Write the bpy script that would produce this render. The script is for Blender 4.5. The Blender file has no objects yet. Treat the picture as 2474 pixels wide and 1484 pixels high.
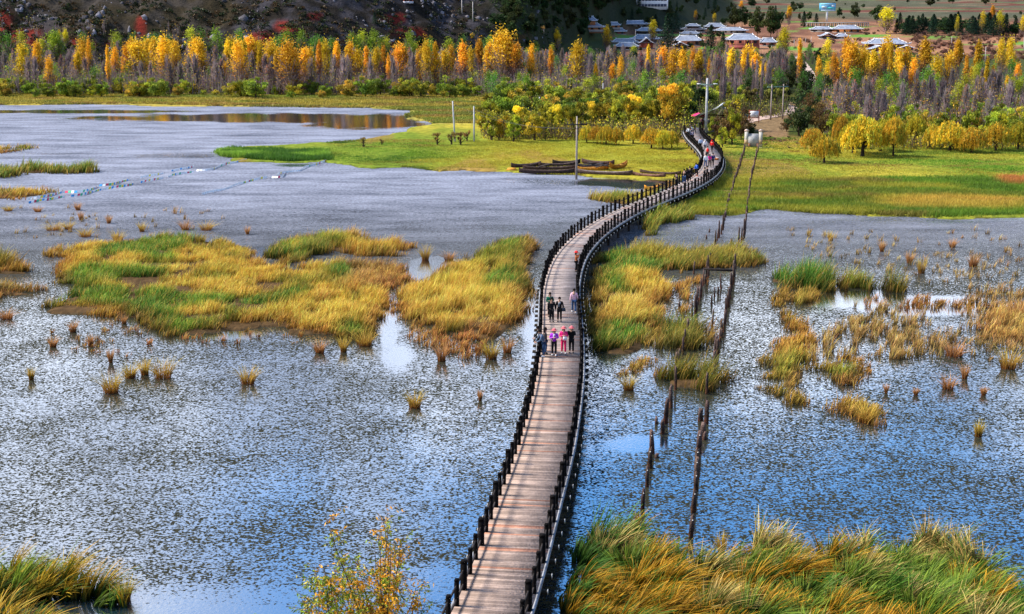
import bpy, math, random
import numpy as np
from mathutils import Vector, Matrix

sc = bpy.context.scene
C = sc.collection
R = math.radians
rng = np.random.default_rng(7)
random.seed(7)

# ------------------------------------------------------------------ camera
HC = 23.65                     # camera height over the water
PITCH = math.atan(742.0 / 3400.0)
FD = 3400.0                   # focal length for a 2473 px wide view
cam_d = bpy.data.cameras.new('camera'); cam = bpy.data.objects.new('camera', cam_d); C.objects.link(cam)
cam.location = (0, 0, HC); cam.rotation_euler = (math.pi / 2 - PITCH, 0, 0)
cam_d.sensor_width = 36.0; cam_d.lens = 36.0 * FD / 2473.0
cam_d.clip_start = 0.5; cam_d.clip_end = 12000
sc.camera = cam
sc.view_settings.view_transform = 'Standard'; sc.view_settings.look = 'None'
sc.view_settings.exposure = 0.85; sc.view_settings.gamma = 1.0
sc.view_settings.use_curve_mapping = False
sc.cycles.max_bounces = 5; sc.cycles.diffuse_bounces = 2; sc.cycles.glossy_bounces = 2
sc.cycles.transmission_bounces = 2; sc.cycles.transparent_max_bounces = 4
sc.cycles.caustics_reflective = False; sc.cycles.caustics_refractive = False
sc.cycles.sample_clamp_indirect = 4

# ------------------------------------------------------------------ sky and sun
SUN_D = Vector((-0.80, 0.12, 0.80)).normalized()     # towards the sun: left, slightly beyond
SUN_EL = math.asin(SUN_D.z); SUN_AZ = math.atan2(SUN_D.x, SUN_D.y)
w = bpy.data.worlds.new('World'); sc.world = w; w.use_nodes = True
nt = w.node_tree; N = nt.nodes; L = nt.links; N.clear()
out = N.new('ShaderNodeOutputWorld'); bg = N.new('ShaderNodeBackground'); bg.inputs[1].default_value = 0.10
sky = N.new('ShaderNodeTexSky'); sky.sky_type = 'NISHITA'; sky.sun_disc = False
sky.sun_elevation = SUN_EL; sky.sun_rotation = SUN_AZ
sky.air_density = 1.0; sky.dust_density = 0.3; sky.ozone_density = 2.5
hsv = N.new('ShaderNodeHueSaturation'); hsv.inputs['Saturation'].default_value = 1.3; hsv.inputs['Value'].default_value = 1.45
L.new(sky.outputs[0], hsv.inputs['Color'])
tc = N.new('ShaderNodeTexCoord'); mp = N.new('ShaderNodeMapping'); mp.inputs['Scale'].default_value = (1.0, 1.0, 2.6)
mp.inputs['Location'].default_value = (0.35, 0.1, 0.0)
L.new(tc.outputs['Generated'], mp.inputs[0])
nz = N.new('ShaderNodeTexNoise'); nz.inputs['Scale'].default_value = 3.4; nz.inputs['Detail'].default_value = 7; nz.inputs['Roughness'].default_value = 0.58
L.new(mp.outputs[0], nz.inputs[0])
sep = N.new('ShaderNodeSeparateXYZ'); L.new(tc.outputs['Generated'], sep.inputs[0])
# more cloud low down, thinning higher up; a little more of it to the left
m1 = N.new('ShaderNodeMapRange'); m1.inputs['From Min'].default_value = 0.23; m1.inputs['From Max'].default_value = 0.44
m1.inputs['To Min'].default_value = 0.21; m1.inputs['To Max'].default_value = -0.06; L.new(sep.outputs['Z'], m1.inputs['Value'])
m2 = N.new('ShaderNodeMapRange'); m2.inputs['From Min'].default_value = -0.10; m2.inputs['From Max'].default_value = 0.10
m2.inputs['To Min'].default_value = 0.12; m2.inputs['To Max'].default_value = -0.015; L.new(sep.outputs['X'], m2.inputs['Value'])
a1 = N.new('ShaderNodeMath'); a1.operation = 'ADD'; L.new(nz.outputs[0], a1.inputs[0]); L.new(m1.outputs[0], a1.inputs[1])
a2 = N.new('ShaderNodeMath'); a2.operation = 'ADD'; L.new(a1.outputs[0], a2.inputs[0]); L.new(m2.outputs[0], a2.inputs[1])
rmp = N.new('ShaderNodeMapRange'); rmp.interpolation_type = 'SMOOTHSTEP'
rmp.inputs['From Min'].default_value = 0.50; rmp.inputs['From Max'].default_value = 0.68; L.new(a2.outputs[0], rmp.inputs['Value'])
mix = N.new('ShaderNodeMixRGB'); L.new(rmp.outputs[0], mix.inputs[0]); L.new(hsv.outputs[0], mix.inputs[1])
nc = N.new('ShaderNodeTexNoise'); nc.inputs['Scale'].default_value = 9.0; nc.inputs['Detail'].default_value = 5; L.new(mp.outputs[0], nc.inputs[0])
cm = N.new('ShaderNodeMapRange'); cm.inputs['From Min'].default_value = 0.40; cm.inputs['From Max'].default_value = 0.66; L.new(nc.outputs[0], cm.inputs[0])
cl = N.new('ShaderNodeMixRGB'); L.new(cm.outputs[0], cl.inputs[0]); cl.inputs[1].default_value = (2.9, 3.5, 4.8, 1); cl.inputs[2].default_value = (8.8, 9.3, 10.2, 1)
L.new(cl.outputs[0], mix.inputs[2])
L.new(mix.outputs[0], bg.inputs[0]); L.new(bg.outputs[0], out.inputs[0])

sd = bpy.data.lights.new('sun', 'SUN'); sd.energy = 4.4; sd.angle = R(12.0); sd.color = (1.0, 0.93, 0.82)
sun = bpy.data.objects.new('sun', sd); C.objects.link(sun)
sun.rotation_euler = (-SUN_D).to_track_quat('-Z', 'Y').to_euler(); sun.location = (-60, 60, 120)

# ------------------------------------------------------------------ picture <-> world
cp, sp = math.cos(PITCH), math.sin(PITCH)
def ray(x, y):
    a = (x - 1236.5) / FD; b = -(y - 742.0) / FD
    return np.array([a, cp + b * sp, -sp + b * cp])
def P(x, y, z=0.0):
    d = ray(x, y); t = (z - HC) / d[2]
    return np.array([d[0] * t, d[1] * t, z])
def proj(X, Y, Z):
    dz = Z - HC
    zc = Y * cp - dz * sp; yc = Y * sp + dz * cp
    return 1236.5 + FD * X / zc, 742.0 - FD * yc / zc
def smooth(a, b, x):
    t = np.clip((x - a) / (b - a), 0, 1); return t * t * (3 - 2 * t)
def vnoise(x, y, seed=0):
    xi = np.floor(x).astype(np.int64); yi = np.floor(y).astype(np.int64)
    fx = x - xi; fy = y - yi; fx = fx * fx * (3 - 2 * fx); fy = fy * fy * (3 - 2 * fy)
    def h(a, b):
        n = (a * 374761393 + b * 668265263 + seed * 974634777) & 0xffffffff
        n = ((n ^ (n >> 13)) * 1274126177) & 0xffffffff
        return ((n ^ (n >> 16)) & 0xffff) / 65535.0
    return (h(xi, yi) * (1 - fx) + h(xi + 1, yi) * fx) * (1 - fy) + (h(xi, yi + 1) * (1 - fx) + h(xi + 1, yi + 1) * fx) * fy
def fbm(x, y, s, seed=0, o=4):
    r = 0; a = 0.5; t = 0
    for k in range(o):
        r = r + a * vnoise(x / s, y / s, seed + k); t += a; a *= 0.5; s *= 0.5
    return r / t
def D2W(poly, z=0.0):
    return np.array([P(x, y, z)[:2] for x, y in poly])
def inside(poly, X, Y):
    c = np.zeros(X.shape, bool); n = len(poly); j = n - 1
    for i in range(n):
        xi, yi = poly[i]; xj, yj = poly[j]
        m = ((yi > Y) != (yj > Y)) & (X < (xj - xi) * (Y - yi) / (yj - yi + 1e-12) + xi); c ^= m; j = i
    return c
def sdist(poly, X, Y):
    d = np.full(X.shape, 1e9); n = len(poly)
    for i in range(n):
        a = poly[i - 1]; b = poly[i]; e = b - a; L2 = e @ e + 1e-9
        t = np.clip(((X - a[0]) * e[0] + (Y - a[1]) * e[1]) / L2, 0, 1)
        d = np.minimum(d, (X - a[0] - t * e[0]) ** 2 + (Y - a[1] - t * e[1]) ** 2)
    d = np.sqrt(d); return np.where(inside(poly, X, Y), d, -d)

MAINLAND = D2W([(-1500, 250), (-200, 252), (0, 255), (300, 253), (420, 256), (800, 262), (900, 262), (1005, 270), (970, 280), (1045, 298),
    (1000, 308), (960, 318), (880, 338), (700, 352), (560, 358), (512, 370), (530, 380), (600, 388), (700, 394), (780, 390), (880, 404),
    (960, 405), (1060, 416), (1130, 409), (1220, 413), (1300, 424), (1500, 428), (1640, 432), (1700, 432), (1690, 470), (1640, 500),
    (1670, 520), (1760, 524), (1850, 508), (1960, 518), (2100, 523), (2300, 529), (2473, 524), (3000, 530), (4500, 540), (4500, 40), (-1500, 40)])
# marsh islands: outline, colour recipe
ISL = {
 'M1': [(150, 600), (300, 588), (420, 574), (520, 577), (590, 600), (635, 642), (700, 645), (820, 632), (900, 640), (1005, 650), (1000, 680), (950, 708),
        (935, 735), (925, 795), (895, 830), (800, 818), (690, 818), (672, 795), (560, 802), (450, 815), (380, 805), (370, 782), (250, 762), (88, 752),
        (100, 728), (150, 712), (140, 660), (150, 640), (108, 622)],
 'M2': [(640, 600), (690, 580), (800, 574), (900, 582), (978, 597), (960, 622), (860, 616), (800, 612), (740, 628), (690, 640), (645, 622)],
 'M3': [(1135, 615), (1200, 590), (1290, 580), (1300, 606), (1290, 640), (1287, 690), (1277, 740), (1257, 790), (1210, 828), (1130, 826), (1050, 802),
        (1010, 790), (965, 772), (942, 742), (960, 718), (1010, 702), (1060, 672), (1100, 642)],
 'M4': [(-200, 655), (0, 645), (92, 650), (95, 662), (40, 668), (-200, 672)],
 'M5': [(-200, 700), (30, 695), (80, 705), (130, 712), (60, 722), (-200, 724)],
 'M6': [(-200, 360), (0, 362), (100, 356), (60, 366), (0, 371), (-200, 374)],
 'M7': [(-200, 412), (0, 410), (235, 409), (230, 419), (60, 422), (20, 432), (-200, 436)],
 'M8': [(-200, 470), (0, 468), (100, 464), (130, 468), (90, 478), (20, 486), (-200, 486)],
 'B1': [(1425, 482), (1470, 474), (1560, 474), (1640, 480), (1600, 496), (1540, 504), (1450, 492)],
 'R1': [(1430, 610), (1560, 597), (1650, 608), (1720, 606), (1845, 612), (1848, 640), (1820, 652), (1700, 652), (1610, 664), (1620, 694), (1605, 744),
        (1600, 802), (1588, 846), (1520, 872), (1425, 864), (1415, 760), (1420, 680)],
 'R2': [(1640, 690), (1680, 675), (1692, 700), (1680, 745), (1650, 775), (1634, 760)],
 'R3': [(1545, 560), (1560, 530), (1600, 512), (1665, 508), (1668, 530), (1620, 545), (1580, 560), (1545, 575)],
 'R4': [(1490, 888), (1560, 872), (1605, 882), (1540, 908), (1500, 912)],
 'R5': [(1590, 800), (1640, 795), (1715, 805), (1718, 850), (1600, 860)],
 'R6': [(1570, 925), (1600, 900), (1700, 900), (1765, 915), (1770, 932), (1700, 945), (1600, 945)],
 'R7': [(1842, 672), (1920, 670), (1998, 684), (1990, 702), (1900, 700), (1845, 692)],
 'R8': [(2002, 685), (2060, 682), (2100, 696), (2095, 710), (2010, 704)],
 'R9': [(2118, 704), (2170, 700), (2176, 714), (2130, 718)],
 'R10': [(1905, 705), (1962, 705), (1940, 765), (1925, 800), (1962, 850), (1980, 905), (1950, 945), (1962, 985), (1910, 992), (1880, 955), (1850, 930),
         (1872, 885), (1880, 830), (1868, 790), (1880, 740)],
 'R11': [(1965, 880), (2060, 865), (2090, 880), (2080, 905), (2050, 935), (2010, 915), (1970, 910)],
 'R12': [(2010, 975), (2080, 962), (2110, 990), (2130, 1010), (2080, 1020), (2040, 1005), (2010, 990)],
 'R13': [(2320, 800), (2400, 760), (2480, 740), (2560, 760), (2560, 830), (2430, 810), (2380, 840)],
 'F1': [(1385, 1330), (1450, 1300), (1560, 1310), (1650, 1350), (1720, 1360), (1790, 1350), (1850, 1320), (1930, 1330), (2000, 1335), (2130, 1335),
        (2200, 1320), (2330, 1330), (2390, 1405), (2473, 1440), (2700, 1460), (2900, 1800), (1300, 1800), (1350, 1500), (1370, 1420)],
 'F2': [(-500, 1370), (0, 1378), (100, 1400), (200, 1422), (300, 1440), (330, 1446), (300, 1462), (180, 1465), (60, 1464), (-500, 1470)],
 'F3': [(-500, 1502), (0, 1502), (150, 1512), (185, 1535), (100, 1700), (-500, 1800)],
}
ISLW = {k: D2W(v) for k, v in ISL.items()}

# ------------------------------------------------------------------ terrain height
_yp = np.array([0, 330, 560, 650, 800, 1000, 1300, 1700, 2500, 4500, 9000.0])
_zp = np.array([0.0, 0.0, 0.2, 0.6, 3.2, 8.0, 15.0, 27.0, 110.0, 650.0, 1600.0])
def hillh(X, Y):
    u = X / np.maximum(Y, 1)
    yf = 475 + 60 * smooth(-0.15, 0.0, u) + 300 * smooth(0.0, 0.085, u) + 18 * (fbm(X, Y * 0, 90, 5) - 0.5)
    m = 1 - smooth(0.05, 0.16, u)
    k = np.maximum(Y - yf, 0)
    h = 130 * (1 - np.exp(-k * 0.62 / 130)) * m
    rough = np.minimum(k / 12, 1) * m
    h = h + rough * (7 * (fbm(X, Y, 60, 11) - 0.5) + 5 * (np.abs(fbm(X, Y, 16, 13) - 0.5) * 2) - 2)
    return np.maximum(h, 0)
def _fine(X, Y):
    return np.minimum(np.maximum(Y - 640, 0) / 200, 1) * 2.2 * (fbm(X, Y, 130, 21) - 0.5)
ALLP = [MAINLAND] + list(ISLW.values())
def shore(X, Y):
    """signed distance to the nearest shoreline, + on land"""
    wx = 1.6 * (fbm(X, Y, 7, 31) - 0.5) * np.minimum(Y / 70, 3); wy = 3.2 * (fbm(X, Y, 7, 37) - 0.5) * np.minimum(Y / 60, 4)
    d = np.full(X.shape, -1e9)
    for i, p in enumerate(ALLP): d = np.maximum(d, sdist(p, X + wx, Y + wy) - (1.1 if i else 0))
    return d
def high(X, Y):
    X = np.asarray(X, float); Y = np.asarray(Y, float)
    b = np.interp(Y, _yp, _zp) + _fine(X, Y)
    h = np.maximum(hillh(X, Y), 0) + b
    h = h + np.clip(46.5 - Y, 0, 50) * 0.42 + 0.10
    return h
def Z(X, Y):
    return float(high(np.array([X]), np.array([Y]))[0])
def G(x, y):
    """point of the ground seen at picture position x, y"""
    d = ray(x, y); t = np.concatenate([np.linspace(30, 900, 1800), np.linspace(901, 5000, 3000)])
    X = d[0] * t; Y = d[1] * t; zz = HC + d[2] * t; hh = high(X, Y)
    i = int(np.argmax(zz <= hh)); i = max(i, 1)
    return np.array([X[i], Y[i], hh[i]])

# ------------------------------------------------------------------ mesh helpers
def mk(name, V, F, mats, col=None, parent=None, midx=None, smoothf=False, attrs=None, link=True):
    me = bpy.data.meshes.new(name)
    V = np.asarray(V, np.float32).reshape(-1, 3)
    if isinstance(F, np.ndarray): F = [F]
    F = [np.asarray(f, np.int32) for f in F if len(f)]
    nl = sum(f.size for f in F); npol = sum(len(f) for f in F)
    me.vertices.add(len(V)); me.vertices.foreach_set('co', V.ravel())
    me.loops.add(nl); me.polygons.add(npol)
    me.loops.foreach_set('vertex_index', np.concatenate([f.ravel() for f in F]))
    tot = np.concatenate([np.full(len(f), f.shape[1], np.int32) for f in F]); st = np.concatenate([[0], np.cumsum(tot)[:-1]]).astype(np.int32)
    me.polygons.foreach_set('loop_start', st); me.polygons.foreach_set('loop_total', tot)
    if midx is not None: me.polygons.foreach_set('material_index', np.asarray(midx, np.int32))
    if smoothf: me.polygons.foreach_set('use_smooth', np.ones(npol, bool))
    me.update(calc_edges=True)
    if col is not None:
        a = me.color_attributes.new('Col', 'FLOAT_COLOR', 'POINT')
        c4 = np.ones((len(V), 4), np.float32); c4[:, :3] = col; a.data.foreach_set('color', c4.ravel())
    for k, v in (attrs or {}).items():
        a = me.attributes.new(k, 'FLOAT', 'POINT'); a.data.foreach_set('value', np.asarray(v, np.float32))
    for m in (mats if isinstance(mats, (list, tuple)) else [mats]): me.materials.append(m)
    if not link: return me
    o = bpy.data.objects.new(name, me); C.objects.link(o)
    if parent is not None: o.parent = parent
    return o
class MB:
    def __init__(s): s.V = []; s.F = {}; s.n = 0; s.c = []; s.cc = (1, 1, 1)
    def add(s, v, f, c=None):
        v = np.asarray(v, float).reshape(-1, 3)
        for q in f: s.F.setdefault(len(q), []).append([i + s.n for i in q])
        s.V.append(v); s.n += len(v); s.c.append(np.tile(np.array(c if c is not None else s.cc, float), (len(v), 1))); return s
    def box(s, c, size, rz=0.0, col=None, taper=1.0, ax=None):
        x, y, z = np.array(size) / 2.0
        v = np.array([[a * x * (taper if k > 0 else 1), b * y * (taper if k > 0 else 1), k * z] for k in (-1, 1) for a, b in ((-1, -1), (1, -1), (1, 1), (-1, 1))])
        if ax is not None: v = v @ np.asarray(ax)
        else:
            cr, sr = math.cos(rz), math.sin(rz); v = v @ np.array([[cr, sr, 0], [-sr, cr, 0], [0, 0, 1]])
        return s.add(v + np.array(c), [(0, 3, 2, 1), (4, 5, 6, 7), (0, 1, 5, 4), (1, 2, 6, 5), (2, 3, 7, 6), (3, 0, 4, 7)], col)
    def bar(s, a, b, wd, ht, col=None):
        a = np.array(a, float); b = np.array(b, float); d = b - a; Ln = np.linalg.norm(d); d /= Ln
        up = np.array([0, 0, 1.0]) if abs(d[2]) < 0.95 else np.array([1.0, 0, 0])
        r = np.cross(d, up); r /= np.linalg.norm(r); u = np.cross(r, d)
        return s.box((a + b) / 2, (Ln, wd, ht), col=col, ax=np.array([d, r, u]))
    def tube(s, pts, rad, n=8, col=None, cap=True):
        pts = np.array(pts, float); rad = np.broadcast_to(rad, (len(pts),)); V = []; m = len(pts)
        for i in range(m):
            d = pts[min(i + 1, m - 1)] - pts[max(i - 1, 0)]; d /= np.linalg.norm(d) + 1e-9
            up = np.array([0, 0, 1.0]) if abs(d[2]) < 0.9 else np.array([1.0, 0, 0])
            r = np.cross(d, up); r /= np.linalg.norm(r); u = np.cross(r, d)
            for k in range(n):
                t = 2 * math.pi * k / n; V.append(pts[i] + rad[i] * (math.cos(t) * r + math.sin(t) * u))
        F = [(i * n + k, i * n + (k + 1) % n, (i + 1) * n + (k + 1) % n, (i + 1) * n + k) for i in range(m - 1) for k in range(n)]
        if cap: F += [tuple(range(n))[::-1], tuple((m - 1) * n + k for k in range(n))]
        return s.add(V, F, col)
    def build(s, name, mats, parent=None, smoothf=False, link=True):
        return mk(name, np.concatenate(s.V), [np.array(f) for f in s.F.values()], mats, np.concatenate(s.c), parent, smoothf=smoothf, link=link)
def tag(o, label=None, cat=None, group=None, kind=None):
    if label: o['label'] = label
    if cat: o['category'] = cat
    if group: o['group'] = group
    if kind: o['kind'] = kind
    return o
def empty(name, loc, rz=0.0, label=None, cat=None, group=None, s=1.0):
    o = bpy.data.objects.new(name, None); C.objects.link(o); o.location = tuple(loc); o.rotation_euler = (0, 0, rz); o.scale = (s, s, s)
    o.empty_display_size = 0.2
    return tag(o, label, cat, group)

# ------------------------------------------------------------------ materials
def newmat(name):
    m = bpy.data.materials.new(name); m.use_nodes = True; nt = m.node_tree; nt.nodes.clear()
    o = nt.nodes.new('ShaderNodeOutputMaterial'); return m, nt.nodes, nt.links, o
def attr_mat(name, rough=0.7, spec=0.25, ns=3.0, amt=0.35, hue=0.0, val=0.0, transl=0.0, tint=(1, 1, 1), bump=0.0, bs=20.0, det=4):
    """colour from the mesh's own Col attribute, broken up by noise; hue/val = variation from object to object"""
    m, N, L, o = newmat(name)
    at = N.new('ShaderNodeAttribute'); at.attribute_name = 'Col'
    tcn = N.new('ShaderNodeTexCoord')
    nz = N.new('ShaderNodeTexNoise'); nz.inputs['Scale'].default_value = ns; nz.inputs['Detail'].default_value = det
    L.new(tcn.outputs['Object'], nz.inputs['Vector'])
    mr = N.new('ShaderNodeMapRange'); mr.inputs['From Min'].default_value = 0.3; mr.inputs['From Max'].default_value = 0.7
    mr.inputs['To Min'].default_value = 1 - amt; mr.inputs['To Max'].default_value = 1 + amt; L.new(nz.outputs[0], mr.inputs[0])
    h = N.new('ShaderNodeHueSaturation'); L.new(at.outputs['Color'], h.inputs['Color'])
    if hue or val:
        oi = N.new('ShaderNodeObjectInfo')
        a = N.new('ShaderNodeMapRange'); a.inputs['To Min'].default_value = 0.5 - hue; a.inputs['To Max'].default_value = 0.5 + hue
        L.new(oi.outputs['Random'], a.inputs[0]); L.new(a.outputs[0], h.inputs['Hue'])
        f = N.new('ShaderNodeMath'); f.operation = 'MULTIPLY'; f.inputs[1].default_value = 7.31; L.new(oi.outputs['Random'], f.inputs[0])
        g = N.new('ShaderNodeMath'); g.operation = 'FRACT'; L.new(f.outputs[0], g.inputs[0])
        b = N.new('ShaderNodeMapRange'); b.inputs['To Min'].default_value = 1 - val; b.inputs['To Max'].default_value = 1 + val; L.new(g.outputs[0], b.inputs[0])
        mm = N.new('ShaderNodeMath'); mm.operation = 'MULTIPLY'; L.new(b.outputs[0], mm.inputs[0]); L.new(mr.outputs[0], mm.inputs[1]); L.new(mm.outputs[0], h.inputs['Value'])
    else: L.new(mr.outputs[0], h.inputs['Value'])
    mx = N.new('ShaderNodeMixRGB'); mx.blend_type = 'MULTIPLY'; mx.inputs[0].default_value = 1; mx.inputs[2].default_value = (*tint, 1); L.new(h.outputs[0], mx.inputs[1])
    bs_ = N.new('ShaderNodeBsdfPrincipled'); bs_.inputs['Roughness'].default_value = rough; bs_.inputs['Specular IOR Level'].default_value = spec
    L.new(mx.outputs[0], bs_.inputs['Base Color'])
    if bump:
        n2 = N.new('ShaderNodeTexNoise'); n2.inputs['Scale'].default_value = bs; n2.inputs['Detail'].default_value = 5; L.new(tcn.outputs['Object'], n2.inputs['Vector'])
        bm = N.new('ShaderNodeBump'); bm.inputs['Strength'].default_value = bump; bm.inputs['Distance'].default_value = 0.5; L.new(n2.outputs[0], bm.inputs['Height']); L.new(bm.outputs[0], bs_.inputs['Normal'])
    if transl:
        t = N.new('ShaderNodeBsdfTranslucent'); L.new(mx.outputs[0], t.inputs[0])
        ms = N.new('ShaderNodeMixShader'); ms.inputs[0].default_value = transl; L.new(bs_.outputs[0], ms.inputs[1]); L.new(t.outputs[0], ms.inputs[2]); L.new(ms.outputs[0], o.inputs[0])
    else: L.new(bs_.outputs[0], o.inputs[0])
    return m
M_ground = attr_mat('ground_soil', 0.95, 0.05, 0.9, 0.35, bump=0.6, bs=1.6, det=8)
M_blade = attr_mat('grass_blade', 0.6, 0.2, 0.5, 0.12, transl=0.3)
M_leaf = attr_mat('leaf', 0.6, 0.2, 0.6, 0.22, hue=0.022, val=0.32, transl=0.42)
M_leafs = attr_mat('leaf_plain', 0.6, 0.2, 0.6, 0.2, transl=0.3)
M_bark = attr_mat('bark', 0.9, 0.1, 2.0, 0.35, hue=0.01, val=0.2)
M_rock = attr_mat('limestone', 0.9, 0.15, 0.6, 0.4, bump=0.8, bs=1.2, det=6)
M_wood = attr_mat('old_wood', 0.85, 0.12, 3.0, 0.45, hue=0.01, val=0.35, bump=0.4, bs=14)
M_deck = attr_mat('deck_board', 0.8, 0.2, 2.2, 0.22, bump=0.2, bs=9, det=8)
M_dark = attr_mat('tarred_wood', 0.85, 0.05, 6.0, 0.4, hue=0.0, val=0.25)
M_paint = attr_mat('plain_surface', 0.7, 0.25, 1.5, 0.16)
M_conc = attr_mat('concrete', 0.85, 0.15, 1.2, 0.25, bump=0.2, bs=8)
M_cloth = attr_mat('cloth', 0.85, 0.1, 9.0, 0.2)
M_skin = attr_mat('skin', 0.6, 0.3, 8.0, 0.08)
M_tile = attr_mat('roof_tile', 0.6, 0.4, 0.8, 0.25)

# water
M_water, N, L, o = newmat('pond_water')
tcn = N.new('ShaderNodeTexCoord')
def noise(scale, det, rough=0.5, vec=None, sc_=(1, 1, 1)):
    m = N.new('ShaderNodeMapping'); m.inputs['Scale'].default_value = sc_; L.new(tcn.outputs['Object'], m.inputs[0])
    n = N.new('ShaderNodeTexNoise'); n.inputs['Scale'].default_value = scale; n.inputs['Detail'].default_value = det; n.inputs['Roughness'].default_value = rough
    L.new(m.outputs[0], n.inputs['Vector']); return n.outputs[0]
def math_(op, a, b=None, c=None):
    m = N.new('ShaderNodeMath'); m.operation = op
    for i, v in enumerate((a, b, c)):
        if v is None: continue
        if isinstance(v, (int, float)): m.inputs[i].default_value = v
        else: L.new(v, m.inputs[i])
    return m.outputs[0]
wd = N.new('ShaderNodeAttribute'); wd.attribute_name = 'weed'
fa = N.new('ShaderNodeAttribute'); fa.attribute_name = 'mat_grey'
n_f = math_('ADD', math_('MULTIPLY', noise(11.0, 2, 0.55, sc_=(0.6, 0.75, 1.0)), 0.62), math_('MULTIPLY', noise(3.6, 3, 0.6, sc_=(0.7, 0.9, 1.0)), 0.38)); n_l = noise(0.16, 4, 0.6); n_m = noise(0.9, 3, 0.5)
dens = math_('ADD', math_('ADD', n_f, math_('MULTIPLY', math_('SUBTRACT', n_l, 0.5), 0.17)), math_('MULTIPLY', math_('SUBTRACT', n_m, 0.5), 0.10))
thr = math_('SUBTRACT', 1.0, wd.outputs['Fac'])
mrw = N.new('ShaderNodeMapRange'); mrw.interpolation_type = 'SMOOTHSTEP'
L.new(math_('SUBTRACT', dens, thr), mrw.inputs['Value']); mrw.inputs['From Min'].default_value = -0.012; mrw.inputs['From Max'].default_value = 0.018
bmp = N.new('ShaderNodeBump'); bmp.inputs['Strength'].default_value = 0.25; bmp.inputs['Distance'].default_value = 0.02
L.new(noise(7.0, 3), bmp.inputs['Height'])
gl = N.new('ShaderNodeBsdfGlossy'); gl.inputs['Roughness'].default_value = 0.04; gl.inputs['Color'].default_value = (0.92, 0.95, 1.0, 1); L.new(bmp.outputs[0], gl.inputs['Normal'])
df = N.new('ShaderNodeBsdfDiffuse'); df.inputs['Color'].default_value = (0.012, 0.03, 0.05, 1)
lw = N.new('ShaderNodeLayerWeight'); lw.inputs['Blend'].default_value = 0.5
fr = N.new('ShaderNodeMapRange'); fr.inputs['From Min'].default_value = 0.15; fr.inputs['From Max'].default_value = 0.8; fr.inputs['To Min'].default_value = 0.08; fr.inputs['To Max'].default_value = 0.92
L.new(lw.outputs['Facing'], fr.inputs['Value'])
w1 = N.new('ShaderNodeMixShader'); L.new(fr.outputs[0], w1.inputs[0]); L.new(df.outputs[0], w1.inputs[1]); L.new(gl.outputs[0], w1.inputs[2])
# floating weed
wc = N.new('ShaderNodeMixRGB'); L.new(noise(1.3, 4), wc.inputs[0]); wc.inputs[1].default_value = (0.005, 0.007, 0.003, 1); wc.inputs[2].default_value = (0.040, 0.036, 0.014, 1)
gm = N.new('ShaderNodeMixRGB'); gmr = N.new('ShaderNodeMapRange'); gmr.inputs['From Min'].default_value = 0.38; gmr.inputs['From Max'].default_value = 0.62
gadd = math_('ADD', math_('MULTIPLY', noise(2.6, 5, 0.7), 0.5), math_('MULTIPLY', noise(0.22, 6, 0.7, sc_=(0.35, 1.0, 1.0)), 0.5)); L.new(gadd, gmr.inputs[0]); L.new(gmr.outputs[0], gm.inputs[0])
gm.inputs[1].default_value = (0.045, 0.052, 0.075, 1); gm.inputs[2].default_value = (0.33, 0.35, 0.43, 1)
wc2 = N.new('ShaderNodeMixRGB'); L.new(fa.outputs['Fac'], wc2.inputs[0]); L.new(wc.outputs[0], wc2.inputs[1]); L.new(gm.outputs[0], wc2.inputs[2])
wb = N.new('ShaderNodeBump'); wb.inputs['Strength'].default_value = 0.8; wb.inputs['Distance'].default_value = 0.12; L.new(noise(4.0, 5), wb.inputs['Height'])
wp = N.new('ShaderNodeBsdfPrincipled'); wp.inputs['Roughness'].default_value = 0.8; wp.inputs['Specular IOR Level'].default_value = 0.12
L.new(wc2.outputs[0], wp.inputs['Base Color']); L.new(wb.outputs[0], wp.inputs['Normal'])
w2 = N.new('ShaderNodeMixShader'); L.new(mrw.outputs[0], w2.inputs[0]); L.new(w1.outputs[0], w2.inputs[1]); L.new(wp.outputs[0], w2.inputs[2])
L.new(w2.outputs[0], o.inputs[0])

# ------------------------------------------------------------------ ground sheet
def fan(us, ys):
    U, YY = np.meshgrid(us, ys); X = U * np.maximum(YY, 60); Y = YY
    n, m = U.shape; idx = np.arange(n * m).reshape(n, m)
    F = np.stack([idx[:-1, :-1], idx[:-1, 1:], idx[1:, 1:], idx[1:, :-1]], -1).reshape(-1, 4)
    return X.ravel(), Y.ravel(), F
us = np.concatenate([np.linspace(-1.6, -0.46, 30)[:-1], np.linspace(-0.46, 0.46, 420), np.linspace(0.46, 1.6, 30)[1:]])
ys = np.concatenate([np.linspace(-60, 44, 14)[:-1], np.geomspace(44, 260, 300)[:-1], np.geomspace(260, 470, 90)[:-1], np.linspace(470, 640, 110)[:-1], np.geomspace(640, 9000, 150)])
X, Y, F = fan(us, ys)
sh = shore(X, Y)
Zt = high(X, Y)
Zg = np.where(sh > 0, np.minimum(0.08 + sh * 0.12, 0.20) - 0.1, np.maximum(sh * 0.35, -0.6) - 0.1 + 0.0) + Zt
Zg = np.where(Y < 46, Zt - 0.05, Zg)
dx, dy = proj(X, Y, Zg)
col = np.zeros((len(X), 3))
def pal(c): return np.array(c, float)
n1 = fbm(X, Y, 26, 41)[:, None]; n2 = fbm(X, Y * 0.35, 8, 43)[:, None]; n3 = fbm(X, Y, 60, 44)[:, None]
mead = pal([.20, .26, .025]) * (1 - smooth(.4, .62, n1)) + pal([.46, .38, .045]) * smooth(.4, .62, n1)
mead = mead * (1 - .55 * smooth(.52, .66, n2)) + pal([.13, .20, .02]) * .55 * smooth(.52, .66, n2)
tb = (smooth(980, 1250, dx) * smooth(1710, 1690, dx) * smooth(335, 355, dy))[:, None] * .5; mead = mead * (1 - tb) + pal([.42, .35, .03]) * tb; mead = mead * .8
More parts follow.
